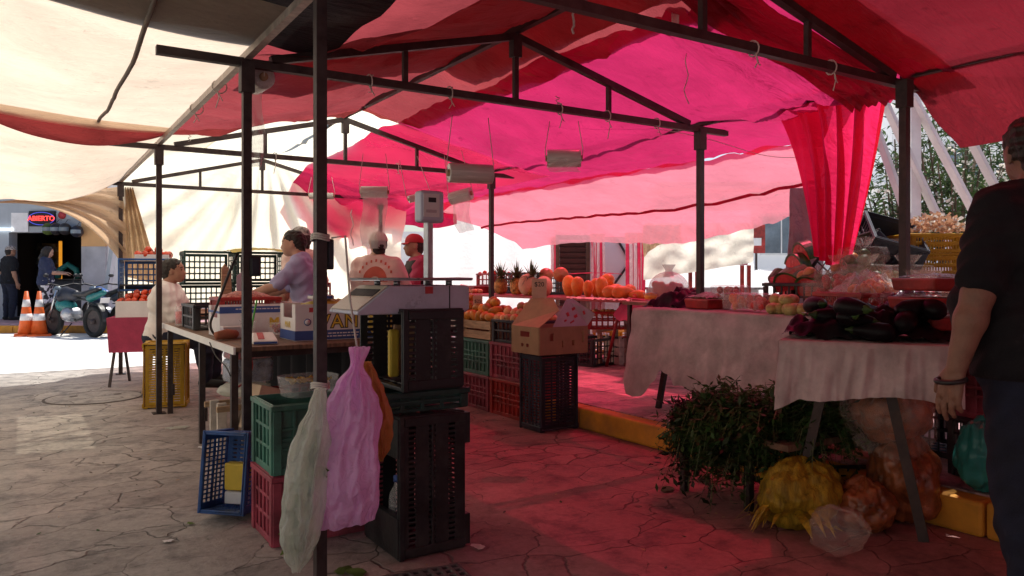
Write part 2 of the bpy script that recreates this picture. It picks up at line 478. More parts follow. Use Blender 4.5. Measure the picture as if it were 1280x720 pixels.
M['woodwhite'] = mat('whitewashed_wood', (.60, .55, .48), .75, var=.18, vs=12, dirt=.3, dcol=(.2, .16, .12))
M['board'] = mat('table_board', (.20, .12, .075), .7, var=.3, vs=8, stretch=(8, 1, 1), dirt=.5)
M['card'] = mat('cardboard', (.42, .26, .15), .8, var=.12, vs=7, dirt=.2, dcol=(.2, .12, .07))
M['cardpale'] = mat('pale_cardboard', (.62, .46, .32), .8, var=.10, vs=7, dirt=.15, dcol=(.3, .2, .12))
M['cardlilac'] = mat('lilac_card', (.52, .44, .50), .7, var=.08)
M['white'] = mat('white_paint', (.78, .77, .74), .55, var=.06, dirt=.12, dcol=(.4, .37, .33))
M['paper'] = mat('white_card', (.74, .72, .72), .6, var=.06, dirt=.1, dcol=(.4, .36, .33))
M['blueink'] = mat('blue_print', (.05, .10, .32), .55, var=.1)
M['yellowink'] = mat('yellow_print', (.72, .50, .06), .55, var=.1)
M['redink'] = mat('red_print', (.50, .05, .06), .55, var=.1)
M['blackink'] = mat('black_print', (.02, .02, .025), .6, var=.1)
M['film'] = mat('clear_film', (.85, .82, .80), .18, var=.04, bump=.4, bs=14, alpha=.42, spec=.6)
M['filmroll'] = mat('rolled_film', (.60, .58, .54), .22, var=.12, vs=4, stretch=(1, 14, 14), spec=.7)
M['clear'] = mat('clear_plastic', (.80, .80, .80), .12, var=.05, bump=.35, bs=18, alpha=.28, spec=.8)
M['cord'] = mat('white_cord', (.62, .57, .52), .8, var=.15)
M['cable'] = mat('black_cable', (.02, .018, .018), .5)
M['redcable'] = mat('red_cable', (.35, .03, .03), .5)
M['scale'] = mat('scale_enamel', (.52, .53, .66), .35, metal=.15, var=.1, vs=5, dirt=.3, dcol=(.2, .17, .16))
M['scaledial'] = mat('scale_faceplate', (.62, .55, .46), .35, var=.08, dirt=.2, dcol=(.3, .2, .15))
M['galv'] = mat('galvanised', (.48, .48, .50), .35, metal=.7, var=.15, dirt=.2)
M['skin'] = mat('skin', (.38, .20, .13), .5, var=.10, vs=10, bump=.1, rnd=.05)
M['skinlight'] = mat('skin_light', (.50, .29, .20), .5, var=.10, vs=10, bump=.1, rnd=.05)
M['hair'] = mat('dark_hair', (.025, .017, .013), .55, var=.4, vs=30, bump=.9, bs=70, stretch=(1, 1, .25))
M['blackcloth'] = mat('black_cotton', (.012, .012, .018), .9, var=.2, bump=.3, bs=200, sheen=.1, rnd=0)
M['jeans'] = mat('dark_denim', (.014, .018, .036), .9, var=.3, vs=12, bump=.3, bs=220, rnd=0)
M['whitecloth'] = mat('white_cotton', (.76, .72, .68), .85, var=.06, bump=.3, bs=40, rnd=0)
M['lilaccloth'] = mat('lavender_cotton', (.40, .40, .62), .85, var=.1, bump=.3, bs=40, rnd=0)
M['peachcloth'] = mat('peach_cotton', (.82, .62, .54), .85, var=.08, bump=.3, bs=40, rnd=0)
M['coral'] = mat('coral_print', (.62, .15, .10), .8, var=.12)
M['capcloth'] = mat('khaki_cap', (.58, .50, .42), .85, var=.1)
M['redcap'] = mat('red_cap', (.42, .03, .04), .8, var=.1)
M['tomato'] = mat('tomato_skin', (.62, .065, .022), .22, var=.25, vs=9, bump=.02, spec=.5, rnd=.2)
M['mango'] = mat('mango_skin', (.70, .27, .045), .38, var=.45, vs=7, bump=.08, rnd=.2, dirt=.35, dcol=(.45, .07, .03))
M['peach'] = mat('peach_skin', (.68, .36, .16), .5, var=.35, vs=7, bump=.08, rnd=.2, dirt=.3, dcol=(.5, .12, .06))
M['papaya'] = mat('papaya_skin', (.78, .24, .04), .42, var=.3, vs=5, bump=.08, rnd=.15)
M['melon'] = mat('melon_skin', (.66, .42, .26), .7, var=.2, vs=5, bump=.8, bs=60, rnd=.12)
M['melonflesh'] = mat('melon_flesh', (.85, .36, .16), .35, var=.12, rnd=.1)
M['redflesh'] = mat('watermelon_flesh', (.66, .07, .07), .3, var=.2, vs=10, rnd=.12)
M['rind'] = mat('watermelon_rind', (.05, .13, .035), .35, var=.5, vs=7, stretch=(1, 6, 6), rnd=.2)
M['pine'] = mat('pineapple_skin', (.50, .25, .06), .6, var=.5, vs=28, bump=1.0, bs=30)
M['pineleaf'] = mat('pineapple_leaf', (.09, .13, .05), .5, var=.35, vs=12, trans=.2)
M['leaf'] = mat('green_leaf', (.045, .10, .022), .5, var=.5, vs=4, trans=.3, rnd=.2)
M['leaf2'] = mat('pale_leaf', (.14, .21, .05), .5, var=.4, vs=4, trans=.35, rnd=.2)
M['oleander'] = mat('oleander_leaf', (.065, .12, .035), .42, var=.6, vs=2.5, trans=.35, rnd=.2)
M['herb'] = mat('herb_leaf', (.034, .088, .018), .55, var=.6, vs=3, trans=.25, rnd=.25)
M['petal'] = mat('white_petal', (.82, .80, .72), .6, var=.08, trans=.3)
M['peachpetal'] = mat('dried_blossom', (.62, .36, .22), .7, var=.3, vs=8, trans=.3)
M['bark'] = mat('bark', (.16, .11, .07), .85, var=.3, bump=.8, bs=25)
M['squash'] = mat('pale_squash', (.52, .44, .17), .45, var=.25, vs=9, stretch=(1, 5, 5), rnd=.1)
M['eggplant'] = mat('black_bag', (.007, .006, .008), .42, var=.3, bump=.5, bs=9, spec=.14)
M['yellowbag'] = mat('yellow_sheet', (.62, .45, .06), .45, var=.25, vs=5, trans=.35, bump=.5, bs=14)
M['purplebag'] = mat('lilac_bag', (.86, .56, .86), .2, var=.08, vs=3, trans=.5, tcol=(.95, .5, .88), bump=.35, bs=16, spec=.8, alpha=.86)
M['whitebag'] = mat('white_bag', (.86, .90, .82), .2, var=.08, vs=3, trans=.5, bump=.5, bs=16, spec=.8, alpha=.78)
M['orangebag'] = mat('orange_bag', (.72, .38, .14), .36, var=.12, vs=3, trans=.5, bump=.5, bs=16)
M['pinkcloth'] = mat('pink_cloth', (.55, .08, .16), .8, var=.12, trans=.35, bump=.3, bs=50)
M['tablecloth'] = mat('stained_tablecloth', (.62, .52, .52), .8, var=.15, vs=6, bump=.4, bs=40, trans=.15, dirt=.55, dcol=(.22, .17, .17))
M['cone'] = mat('cone_orange', (.80, .14, .025), .5, var=.12, dirt=.2)
M['rubber'] = mat('rubber', (.02, .02, .02), .8, var=.3)
M['teal'] = mat('teal_panel', (.02, .17, .17), .3, var=.1)
M['chrome'] = mat('chrome', (.6, .6, .62), .2, metal=.9, var=.1)
M['kerb'] = mat('kerb_yellow', (.60, .27, .03), .7, var=.2, vs=4, dirt=.6, dcol=(.16, .10, .06), rnd=0)
M['gum'] = mat('dark_patch', (.12, .10, .085), .8, var=.3)

crinkle(M['purplebag'], 7, 26, .75); crinkle(M['whitebag'], 7, 26, .75); crinkle(M['orangebag'], 8, 26, .7); crinkle(M['clear'], 18, 50, .5); crinkle(M['film'], 12, 40, .6)
# ================================================================= ground
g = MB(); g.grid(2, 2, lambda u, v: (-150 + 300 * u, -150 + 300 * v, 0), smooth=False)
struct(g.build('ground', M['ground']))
# bright street beyond the canopies (its near border runs under the last truss)
g = MB(); g.add([(-60, 11.6, .004), (6.2, 10.6, .004), (7.4, 5.5, .004), (9.5, -25, .004), (120, -25, .004), (120, 120, .004), (-60, 120, .004)], [(0, 1, 2, 3, 4, 5, 6)])
struct(g.build('street', M['street']))
# raised pavement under the right-hand stalls with a yellow kerb
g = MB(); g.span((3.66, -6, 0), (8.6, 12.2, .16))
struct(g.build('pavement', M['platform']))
KY = [-6 + i * .96 for i in range(20)]
kb = MB()
for a, b in zip(KY[:-1], KY[1:]):
    j = random.uniform(-.006, .006)
    kb.span((3.53 + j, a + .004, 0), (3.657, b - .004, .163 + j))
struct(kb.build('kerb', M['kerb'], bevel=.018))

# ================================================================= tarps
RIDGE, LX, RX = 2.57, .95, 4.2
def roof(x): return 2.64 - .41 * abs(x - RIDGE) / 1.63
def crease(x, y, seed, sx=.9, sy=3.2, r=.5):
    a, b = x * math.cos(r) - y * math.sin(r), x * math.sin(r) + y * math.cos(r)
    n = 1 - 2.4 * abs(noise.noise(Vector((a * sx, b * sy, seed))))
    return max(0, n) ** 2
def nz(x, y, z=0, s=1.0): return noise.noise(Vector((x * s, y * s, z)))
TRUSS = [2.42, 3.97, 6.95, 9.95]
def sagf(y):
    for a, b in zip([-.8] + TRUSS, TRUSS + [12]):
        if a <= y <= b: return math.sin(PI * (y - a) / (b - a))
    return 0
def sheet(name, m, label, nu, nv, fn, cat='tarp', parent=None):
    o = MB().grid(nu, nv, fn).build(name, m, parent)
    if label: tag(o, label, cat)
    return o
T = {}
T['mauve'] = tarp('mauve_red_tarp', (.27, .07, .075), (.41, .066, .075), .60, stain=.3, clear=.02, ccol=(1, .1, .12))
T['magenta'] = tarp('magenta_tarp', (.42, .032, .11), (.64, .028, .135), .64, stain=.28, clear=.15, ccol=(1, .035, .13))
T['pale'] = tarp('pale_pink_tarp', (.75, .32, .36), (1.0, .42, .48), .72, stain=.18, clear=.54, ccol=(1, .10, .20))
T['red'] = tarp('dark_red_tarp', (.26, .035, .045), (.20, .014, .024), .5, stain=.3, clear=.11, ccol=(1, .035, .055))
T['cream'] = tarp('cream_tarp', (.80, .66, .52), (1.0, .80, .61), .66, stain=.2, clear=.03, ccol=(1, .85, .6))
T['creamfar'] = tarp('cream_back_tarp', (.84, .72, .52), (1.0, .93, .74), .95, stain=.10, wr=.10)
T['drape'] = tarp('tan_drape', (.55, .40, .27), (.80, .56, .36), .55, stain=.3)
T['black'] = tarp('charcoal_tarp', (.045, .042, .045), (.02, .018, .018), .15, stain=.3)
T['bg'] = tarp('pale_canvas', (.75, .70, .58), (1, .94, .80), .7, stain=.22, wr=.15)
T['stripe'] = tarp('striped_awning', (.72, .05, .12), (.85, .05, .12), .4, stain=.1, stripes=4.5)

def fmauve(u, v):
    x = .955 + 2.165 * u; y0 = 2.62 + 1.3 * max(0, min(1, (1.75 - x) / .45)); y = y0 + (6.52 - y0) * v
    z = roof(max(x, LX)) + .075 - .11 * sagf(y) * (math.sin(PI * min(1, (x - LX) / 1.62)) if x > LX else 0)
    z += min(1, (x - .95) * 4) * (.035 * nz(x, y, 1, 1.6) + .02 * nz(x * 3, y * .8, 2, 1.5))
    z -= min(1, (x - .95) * 4) * (.030 * crease(x, y, 1.5, .7, 2.6, .6) + .022 * crease(x, y, 8.2, .8, 3.4, -.7))
    if v > .97: z -= .03
    z -= .05 * max(0, 1 - v * 8)
    return (x + .03 * nz(y, 3, 1, .9) * u, y + .12 * nz(x, 7, 0, 1.1) * v, z)
sheet('canopy_tarp', T['mauve'], 'dusty mauve red tarp sagging over the left slope of the roof frame', 60, 90, fmauve)
def fmag(u, v):
    y = 2.15 + 8.1 * v; x = 3.0 + (1.42 + .68 * max(0, min(1, (y - 3.1) / .4))) * u
    if x > RX: zb = 2.23 - .12 * (x - RX)
    else: zb = roof(x)
    z = zb + .075 - .028 * crease(x, y, 3.7, .6, 2.4, .9) - .02 * crease(x, y, 5.1, .8, 3.2, -.5) - .10 * sagf(y) * math.sin(PI * u) + .03 * nz(x, y, 5, 1.4)
    fw = max(0, 1 - abs(y - 2.75) / .62)
    z += fw * (.055 * math.sin(26 * y + 3 * nz(x, y, 8, .8)) + .03 * math.sin(57 * y + 2 * nz(x, y, 3, 1.5)))
    z += .012 * math.sin(30 * (x - y * .25)) * max(0, 1 - abs(y - 4.2) / 1.6) * (.5 + .5 * nz(x, y, 4, 2))
    if v > .9: z -= (v - .9) * 6 * (.55 - .3 * u) * (1 + .2 * math.sin(x * 14))
    return (x - .10 * math.sin(v * PI) * (1 - u) + .08 * nz(y, 1, 2, 1.3) * (1 - u), y, z)
sheet('canopy_tarp', T['magenta'], 'bright magenta tarp over the right slope bunched in long folds', 56, 300, fmag)
def fpale(u, v):
    x = 4.9 + 2.1 * u; y0 = 3.35 + .80 * (x - 4.9); y = y0 + (10.6 - y0) * v
    z = 2.17 - .02 * (x - 4.9) - .44 * u ** 1.6 * (1 - .55 * max(0, 1 - v * 3.0)) - .05 * math.sin(PI * v * 2) * u + .03 * nz(x, y, 9, 1.3)
    z += .010 * math.sin(22 * (x + y * .8)) * (1 - v) - .025 * crease(x, y, 6.6, .6, 2.2, -.6)
    if u > .93: z -= (u - .93) * 1.2
    return (x + .06 * nz(y, 5, 1, .8), y, z)
pale = sheet('canopy_tarp', T['pale'], 'pale pink tarp glowing in the sun above the fruit tables', 50, 110, fpale)
hem = MB()
hem.tube([Vector(fpale(.62, v / 40)) + Vector((0, 0, -.012)) for v in range(41)], .018, 6)
hem.build('hem', T['magenta'], pale)
def fred(u, v):
    x = 2.7 + 2.15 * u; y = -6 + 8.45 * v
    z = roof(x) + .05 if x < RX else 2.23 + .05 - .5 * (x - RX)
    z += -.025 * crease(x, y, 9.1, .6, 2.4, .7) - .09 * sagf(max(-.75, y)) * math.sin(PI * min(1, u * 1.3)) + .03 * nz(x, y, 12, 1.2)
    return (x, y + (.10 * nz(x, 1, 0, 2) if v > .9 else 0), z)
red = sheet('canopy_tarp', T['red'], 'dark red tarp with small holes at the near right corner', 40, 60, fred)
def fdark(u, v):
    x = -1.1 + 2.48 * u; y = -6 + 10.05 * v - .50 * (1 - u) * v
    z = 2.355 - .02 * math.sin(PI * u) + .025 * nz(x, y, 14, 1.0) + .018 * math.sin(9 * (x * .5 + y) + 3 * nz(x, y, 2, .7)) * v
    dA = math.hypot(x - .89, y - 2.64)
    z += .018 * math.sin(10 * math.atan2(y - 2.64, x - .89)) * min(1, dA) * math.exp(-dA)
    return (x, y, z)
sheet('canopy_tarp', T['black'], 'charcoal tarp over the nearest post at the upper edge', 70, 90, fdark)
def fdark2(u, v):
    x = 1.18 + 1.72 * u; y = -6 + 11.0 * v
    return (x, y, max(2.40, roof(x)) + .10 - .03 * math.sin(PI * v * 3) + .02 * nz(x, y, 4, 1))
sheet('canopy_tarp', T['mauve'], 'faded red tarp overhead between the charcoal and dark red sheets', 30, 60, fdark2)
def lroof(x): return 2.34 - .10 * abs(x + .69) / 1.64
def fcream(u, v):
    x = .97 - 3.2 * u; y = 3.3 + 3.3 * v
    z = lroof(x) + .075 - .016 * crease(x, y, 2.2, .5, 2.0, .3) - .10 * math.sin(PI * v) * math.sin(PI * min(1, u * 2.4)) + .02 * nz(x, y, 20, 1.1)
    return (x, y + .05 * nz(x, 2, 2, 2) * v, z)
crm = sheet('canopy_tarp', T['cream'], 'cream tarp over the near left walkway with a dark seam', 60, 50, fcream)
sm = MB()
us = (.97 - .47) / 3.2
sm.tube([Vector(fcream(us + .002 * math.sin(v * .5), v / 30)) + Vector((0, 0, -.008)) for v in range(31)], .012, 6)
sm.build('seam', mat('dark_seam', (.17, .13, .10), .8), crm)
def fcoral(u, v):
    x = 1.0 - 1.9 * u; y = 6.55 + .12 * math.sin(v * 2)
    s = math.sin(PI * min(1, u / .75)) ** .8 if u < .75 else 0
    return (x, y + .04 * nz(x, v, 3, 3), lroof(x) + .075 - v * .20 * s)
sheet('canopy_tarp', T['mauve'], 'coral strip of tarp drooping between the two cream sheets', 40, 10, fcoral)
def fcream2(u, v):
    x = .97 - 3.4 * u; y = 6.35 + 3.65 * v
    z = lroof(x) + .05 - .14 * v * math.sin(PI * min(1, u * 1.5)) - .12 * math.sin(PI * v) * math.sin(PI * min(1, u * 2.2)) + .03 * nz(x, y, 22, 1.2)
    z -= .24 * v ** 2 * min(1, u / .36)
    if u < .32 and v > .5: z -= .25 * (v - .5) * math.sin(PI * u / .32)
    return (x, y, z)
sheet('canopy_tarp', T['cream'], 'cream tarp over the far left walkway sagging toward the street', 60, 50, fcream2)
def fback(u, v):   # roof slope and then the back wall of the cream tent
    x = .97 + 3.65 * u
    if v < .5:
        y = 6.45 + 7.1 * v; x0 = 1.5 if y < 8.05 else .97; x = x0 + (4.62 - x0) * u
        z = roof(x) + .06 - .12 * sagf(y) * math.sin(PI * u) + .025 * nz(x, y, 25, 1.3)
        z += .02 * math.sin(20 * x + 2 * y) * v
    else:
        t = (v - .5) * 2
        rad = math.atan2(x - RIDGE, .25 + t * 1.6)
        y = 10.0 + .35 * t + .06 * math.sin(22 * rad + 3 * t) * min(1, 2.5 * t) + .05 * nz(x, t, 3, 3)
        z = roof(x) + .04 - (roof(x) + .04 - .78) * t
    return (x, y, z)
sheet('canopy_tarp', T['creamfar'], 'cream tarp forming the back roof and rear wall of the stall', 90, 120, fback)
def fdrape(u, v):
    # scalloped end of the far cream tarp, gathered on the corner post
    x = .97 - 1.75 * u
    top = 2.23 - .25 * min(1, u / .7) - .02 * math.sin(PI * u)
    drop = 1.0 * (1 - u) ** 3.6
    fold = math.sin(v * 21 + u * 5) * .05 * (1 - u)
    return (x + .05 * v * (1 - u), 10.02 + fold - .10 * math.sin(PI * v), top - drop * v - .02 * (1 - u))
sheet('curtain', T['drape'], 'tan drape gathered in swags on the far corner post by the street', 50, 60, fdrape, 'curtain')
def fdrape2(u, v):
    x = .99 + .42 * u * (.25 + .75 * v); t = v
    return (x, 10.05 + .05 * math.sin(u * 26) * (1 - .3 * v), 2.2 - 1.05 * t - .12 * u * t)
sheet('curtain', T['drape'], 'narrow tan curtain tied beside the far corner post', 40, 24, fdrape2, 'curtain')
def fhang(u, v):
    z = 2.36 - (1.14 - .15 * abs(u - .5)) * v
    x = 4.34 + .20 * v + (.075 * math.sin(u * 30 + 1.5 * v) + .03 * math.sin(u * 67)) * (1 - .45 * v)
    return (x, 3.24 + .16 * (1 - v) ** 4 - (.64 + .14 * (1 - v) ** 4) * (1 - u) * (1 - .62 * v), z)
T['curt'] = tarp('magenta_curtain', (.55, .03, .10), (1.0, .03, .16), .72, stain=.12, wr=.2, clear=.12, ccol=(1, .05, .15))
sheet('curtain', T['curt'], 'magenta curtain hanging in gathers beside the right post', 110, 40, fhang, 'curtain')
def ffold(u, v):   # loose roll of tarp draped over the roof near the right truss
    x = 2.75 + 1.55 * u; y = 2.46 + .34 * v
    zb = roof(min(x, RX)) - (.35 * max(0, x - RX))
    return (x, y + .04 * nz(x, 2, 1, 2), zb - .035 * abs(math.sin(v * PI * 4.5 + 1.6 * nz(x, v, 3, 1.5))) - .012 * math.sin(v * 40 + 3 * nz(x, v, 7, 2)) - .02 * nz(x, y, 6, 2.5))
T['fold'] = tarp('folded_tarp', (.36, .03, .06), (.40, .03, .07), .5, stain=.2, clear=.05, ccol=(1, .05, .1))
sheet('canopy_tarp', T['fold'], 'dark folds of surplus tarp bunched along the near right truss', 50, 60, ffold)
def fband(u, v):   # magenta fall at the far end
    x = 3.35 + 2.2 * u; 
    top = 2.24; d = .55 - .28 * u + .06 * math.sin(u * 9)
    return (x, 10.25 + .06 * math.sin(u * 40 + 3 * v) * v, top - d * v)
sheet('curtain', T['magenta'], 'magenta valance with fine gathers at the far end of the stall', 80, 16, fband, 'curtain')
def fside(u, v):  # unseen side sheet, added to keep street light off the right foreground
    y = -6 + 7.8 * u
    return (5.7 + .08 * math.sin(u * 40 + 2 * v) * v, y, 2.05 - 1.85 * v)
sheet('curtain', T['red'], 'unseen dark red side sheet added behind the man to block light', 80, 12, fside, 'curtain')
def freds(u, v):  # unseen eave sheet, added to shut out light above the side sheet
    return (4.6 + 1.15 * u, -6 + 7.9 * v, 1.98 + .05 * u + .03 * nz(u * 4, v * 8, 3, 1))
sheet('canopy_tarp', T['red'], 'unseen dark red eave tarp added between the near roof and the light blocking side sheet', 20, 40, freds)

T['thin'] = tarp('thin_cream_cloth', (.80, .68, .52), (1.0, .88, .66), .8, stain=.12, wr=.1, clear=.27, ccol=(1, .92, .78))
def fthin(u, v):  # strip added so sun falls through as a patch on the walkway
    x = .96 + .56 * u; y = 6.42 + 1.66 * v
    return (x, y, roof(max(x, LX)) + .055 - .02 * sagf(y))
sheet('canopy_tarp', T['thin'], 'narrow strip of thin cream cloth added to let a sun patch onto the left walkway', 10, 24, fthin)
# ================================================================= tent frames
def square(mb, a, b, w=.042, m=0): mb.bar(a, b, w, m=m)
def truss(root, y, x0=LX, x1=RX, over=.42, zt=2.23):
    mb = MB(); square(mb, (x0 - over, y, zt), (x1 + .28, y, zt)); mb.build('chord', M['steel'], root)
    xm = (x0 + x1) / 2; zr = zt + .41
    for s in (-1, 1):
        xe = x0 if s < 0 else x1
        mb = MB(); square(mb, (xe - s * .12, y, zt + .03), (xm, y, zr)); mb.build('rafter', M['steel'], root)
        mb = MB(); xq = xm + s * .75
        square(mb, (xq, y, zt + .02), (xq, y, zt + .41 * (1 - .75 / 1.63) - .0), .028); mb.build('web_strut', M['steel'], root)
    mb = MB(); square(mb, (xm, y, zt + .02), (xm, y, zr - .02), .030); mb.box((xm, y, zr - .07), (.062, .055, .12)); mb.build('king_post', M['steel'], root)
def post(root, x, y, zt=2.23, z0=0, m='steel', w=.042):
    mb = MB(); square(mb, (x, y, z0), (x, y, zt - .06), w); mb.box((x, y, z0 + .004), (.10, .10, .008)); p = mb.build('post', M[m], root)
    mb = MB(); mb.box((x, y, zt - .075), (.066, .066, .15)); mb.build('socket', M['steel'], p)
def purlin(root, x, y0, y1, z, m='steel', w=.04):
    mb = MB(); square(mb, (x, y0, z), (x, y1, z), w); mb.build('purlin', M[m], root)
F1 = thing('tent_frame', 'dark steel gabled tent frame holding up the red and magenta tarps', 'tent frame', (0, 0, 0))
truss(F1, 3.97); truss(F1, 6.95)
post(F1, LX, 3.97); post(F1, LX, 6.95); post(F1, RX, 3.97, z0=.16); post(F1, RX, 6.95, z0=.16)
purlin(F1, LX, 2.5, 6.95, 2.262, 'steelbright', .036); purlin(F1, RX, 2.5, 6.95, 2.275); purlin(F1, RIDGE, 3.0, 6.95, 2.675)
F2 = thing('tent_frame', 'far steel tent frame under the cream back tarp', 'tent frame')
truss(F2, 9.95); post(F2, LX, 9.95); post(F2, RX, 9.95, z0=.16)
purlin(F2, LX, 7.0, 9.95, 2.262, 'steelbright', .036); purlin(F2, RX, 7.0, 9.95, 2.275); purlin(F2, RIDGE, 7.0, 9.95, 2.675)
F3 = thing('tent_frame', 'nearest steel tent frame with the post the plastic bags hang on', 'tent frame')
truss(F3, 2.42); post(F3, .885, 2.64, 2.4, w=.038); post(F3, 4.09, 2.36, z0=.16)
purlin(F3, RX, -2, 2.44, 2.285); purlin(F3, RIDGE, -2, 2.9, 2.69)

# black switch boxes taped to posts
def box_on_post(loc, size, label):
    t = thing('junction_box', label, 'electrical box', loc)
    mb = MB(); mb.box((0, 0, 0), size); mb.build('housing', M['black'], t, bevel=.006)
    mb = MB(); mb.box((0, -size[1] / 2 - .003, 0), (size[0] * .7, .006, size[2] * .8)); mb.build('cover', M['bluedark'], t, bevel=.002)
    return t
# ================================================================= crates
def brk(total, n, bar, edge):
    """edge, hole, bar, hole ... edge : odd cells are holes"""
    h = (total - 2 * edge - (n - 1) * bar) / n
    xs = [0, edge]
    for i in range(n):
        xs.append(xs[-1] + h)
        xs.append(xs[-1] + (bar if i < n - 1 else edge))
    return xs
ODD = lambda i, j: i % 2 == 1 and j % 2 == 1
def crate_mb(L=.5, W=.33, H=.3, nx=8, ny=4, bx=.012, by=.012, mode='grid', nw=None, eh=.03, foot=True):
    mb = MB(); t = .008
    nw = nw or max(3, int(nx * W / L))
    zs = brk(H, ny, by, eh)
    for (Ln, n, place) in ((L, nx, 'l'), (W - 2 * t - .002, nw, 'w')):
        xs = brk(Ln, n, bx, .035)
        for s in (-1, 1):
            if place == 'l': Mx = Matrix.Translation((-L / 2, s * (W / 2) if s < 0 else W / 2 - t, 0)) @ Matrix.Rotation(R(90), 4, 'X') @ Matrix.Translation((0, 0, -t))
            else: Mx = Matrix.Translation((s * L / 2 - (t if s > 0 else 0), -Ln / 2, 0)) @ Matrix.Rotation(R(90), 4, 'Z') @ Matrix.Rotation(R(90), 4, 'X')
            if place == 'w': hole = lambda i, j: (ODD(i, j)) and not (n // 2 - 0 < 0)
            else: hole = ODD
            mb.cells(xs, zs, hole, t, Mx)
            if mode == 'rib':   # closed panel behind the bars
                if place == 'l': mb.box((0, s * (W / 2 - t - .004), H * .5), (L - .03, .004, H - .05))
                else: mb.box((s * (L / 2 - t - .004), 0, H * .5), (.004, Ln - .03, H - .05))
    # rim, corner posts, ribs
    for s in (-1, 1):
        mb.box((0, s * (W / 2 + .005), H - .014), (L + .022, .012, .022)); mb.box((s * (L / 2 + .005), 0, H - .0145), (.012, W - .004, .021))
        mb.box((0, s * (W / 2 + .003), H * .5), (L, .007, .014))
        for q in (-1, 1):
            mb.box((s * (L / 2 - .016), q * (W / 2 + .004), H * .5 - .012), (.036, .010, H - .03))
            mb.box((s * (L / 2 + .004), q * (W / 2 - .018), H * .5 - .012), (.010, .036, H - .03))
    # floor
    mb.cells(brk(L - .03, nx, .014, .03), brk(W - .03, 4, .016, .03), ODD, .006, Matrix.Translation((-L / 2 + .015, -W / 2 + .015, .012)))
    return mb
CR = {}
CR['grid'] = crate_mb()
CR['rib'] = crate_mb(nx=7, ny=3, bx=.014, by=.014, mode='rib')
CR['slot'] = crate_mb(L=.56, W=.34, H=.31, nx=24, ny=3, bx=.011, by=.062, nw=4, eh=.05)
for s_ in (-1, 1): CR['slot'].box((s_ * .215, 0, -.010), (.13, .338, .03)); CR['slot'].box((s_ * .20, 0, .30), (.16, .352, .03))
CR['slotmid'] = crate_mb(L=.32, W=.46, H=.29, nx=11, ny=3, bx=.014, by=.07, nw=5, eh=.035)
CR['low'] = crate_mb(L=.42, W=.36, H=.088, nx=4, ny=1, bx=.016, mode='rib', eh=.014)
CR['basket'] = crate_mb(L=.42, W=.30, H=.14, nx=18, ny=2, bx=.008, by=.012, eh=.016)
CR['half'] = crate_mb(L=.48, W=.34, H=.19, nx=7, ny=2, bx=.016, by=.016, eh=.022)
CR['tall'] = crate_mb(L=.55, W=.34, H=.28, nx=22, ny=5, bx=.009, by=.022, nw=4, eh=.03)
CM = {}
def crate(style, m, label, loc, rz=0, orient='up', face=None, name='plastic_crate', H=None, tilt=None, group=None):
    key = (style, m)
    if key not in CM: CM[key] = CR[style].mesh(name, M[m])
    o = bpy.data.objects.new(name, CM[key]); COL.objects.link(o)
    tag(o, label, 'crate', group)
    if orient == 'up':
        o.location = loc; o.rotation_euler = (tilt or (0, 0, 0))[0:2] + (rz,) if tilt else (0, 0, rz)
    else:                              # stands on its short side; loc is the centre of its footprint
        dims = {'grid': (.5, .33, .3), 'rib': (.5, .33, .3), 'slot': (.56, .34, .31), 'slotmid': (.32, .46, .29), 'tall': (.55, .34, .28)}[style]
        Z = Vector(face).normalized(); X = Vector((0, 0, 1)); Y = Z.cross(X)
        Rm = Matrix((X, Y, Z)).transposed()
        o.rotation_euler = Rm.to_euler()
        o.location = Vector(loc) + Vector((0, 0, dims[0] / 2 + .011)) - Rm @ Vector((0, 0, dims[2] / 2))
    md = o.modifiers.new('bevel', 'BEVEL'); md.width = .006 if style.startswith('slot') else .003; md.segments = 2 if style.startswith('slot') else 1; md.limit_method = 'ANGLE'
    return o

# --- row of crates along the kerb under the mango and peach heaps  (their long sides face the walkway)
X0 = 3.47
crate('grid', 'black', 'black lattice crate on end, farther of two under the newspaper lined crate', (X0 - .02, 6.62, 0), 0, 'end', (1, 0, 0))
crate('grid', 'black', 'black lattice crate on end beside the green and red stack in the kerb row', (X0 - .02, 6.25, 0), 0, 'end', (1, 0, 0))
crate('rib', 'pinkc', 'red ribbed crate under the green crate in the kerb row', (X0, 5.76, 0), R(90))
crate('rib', 'green', 'green ribbed crate stacked on a red crate in the kerb row', (X0, 5.76, .302), R(90))
crate('rib', 'redc', 'red ribbed crate at ground level behind the navy crate on end', (X0, 5.23, 0), R(90))
crate('rib', 'pinkc', 'dull red ribbed crate under the black crate of peaches', (X0, 5.23, .302), R(90))
crate('grid', 'orangec', 'orange crate on the ground at the far end of the kerb row', (X0 + .05, 7.15, 0), R(90))
crate('grid', 'pinkc', 'dark red lattice crate on an orange crate at the far end', (X0 + .05, 7.15, .302), R(90))
crate('half', 'black', 'shallow black crate heaped with peaches', (X0, 5.20, .604), R(90))
CTRATE = crate('tall', 'bluedark', 'navy black lattice crate on end carrying the open cardboard box', (3.345, 4.69, 0), 0, 'end', (0, 1, 0))

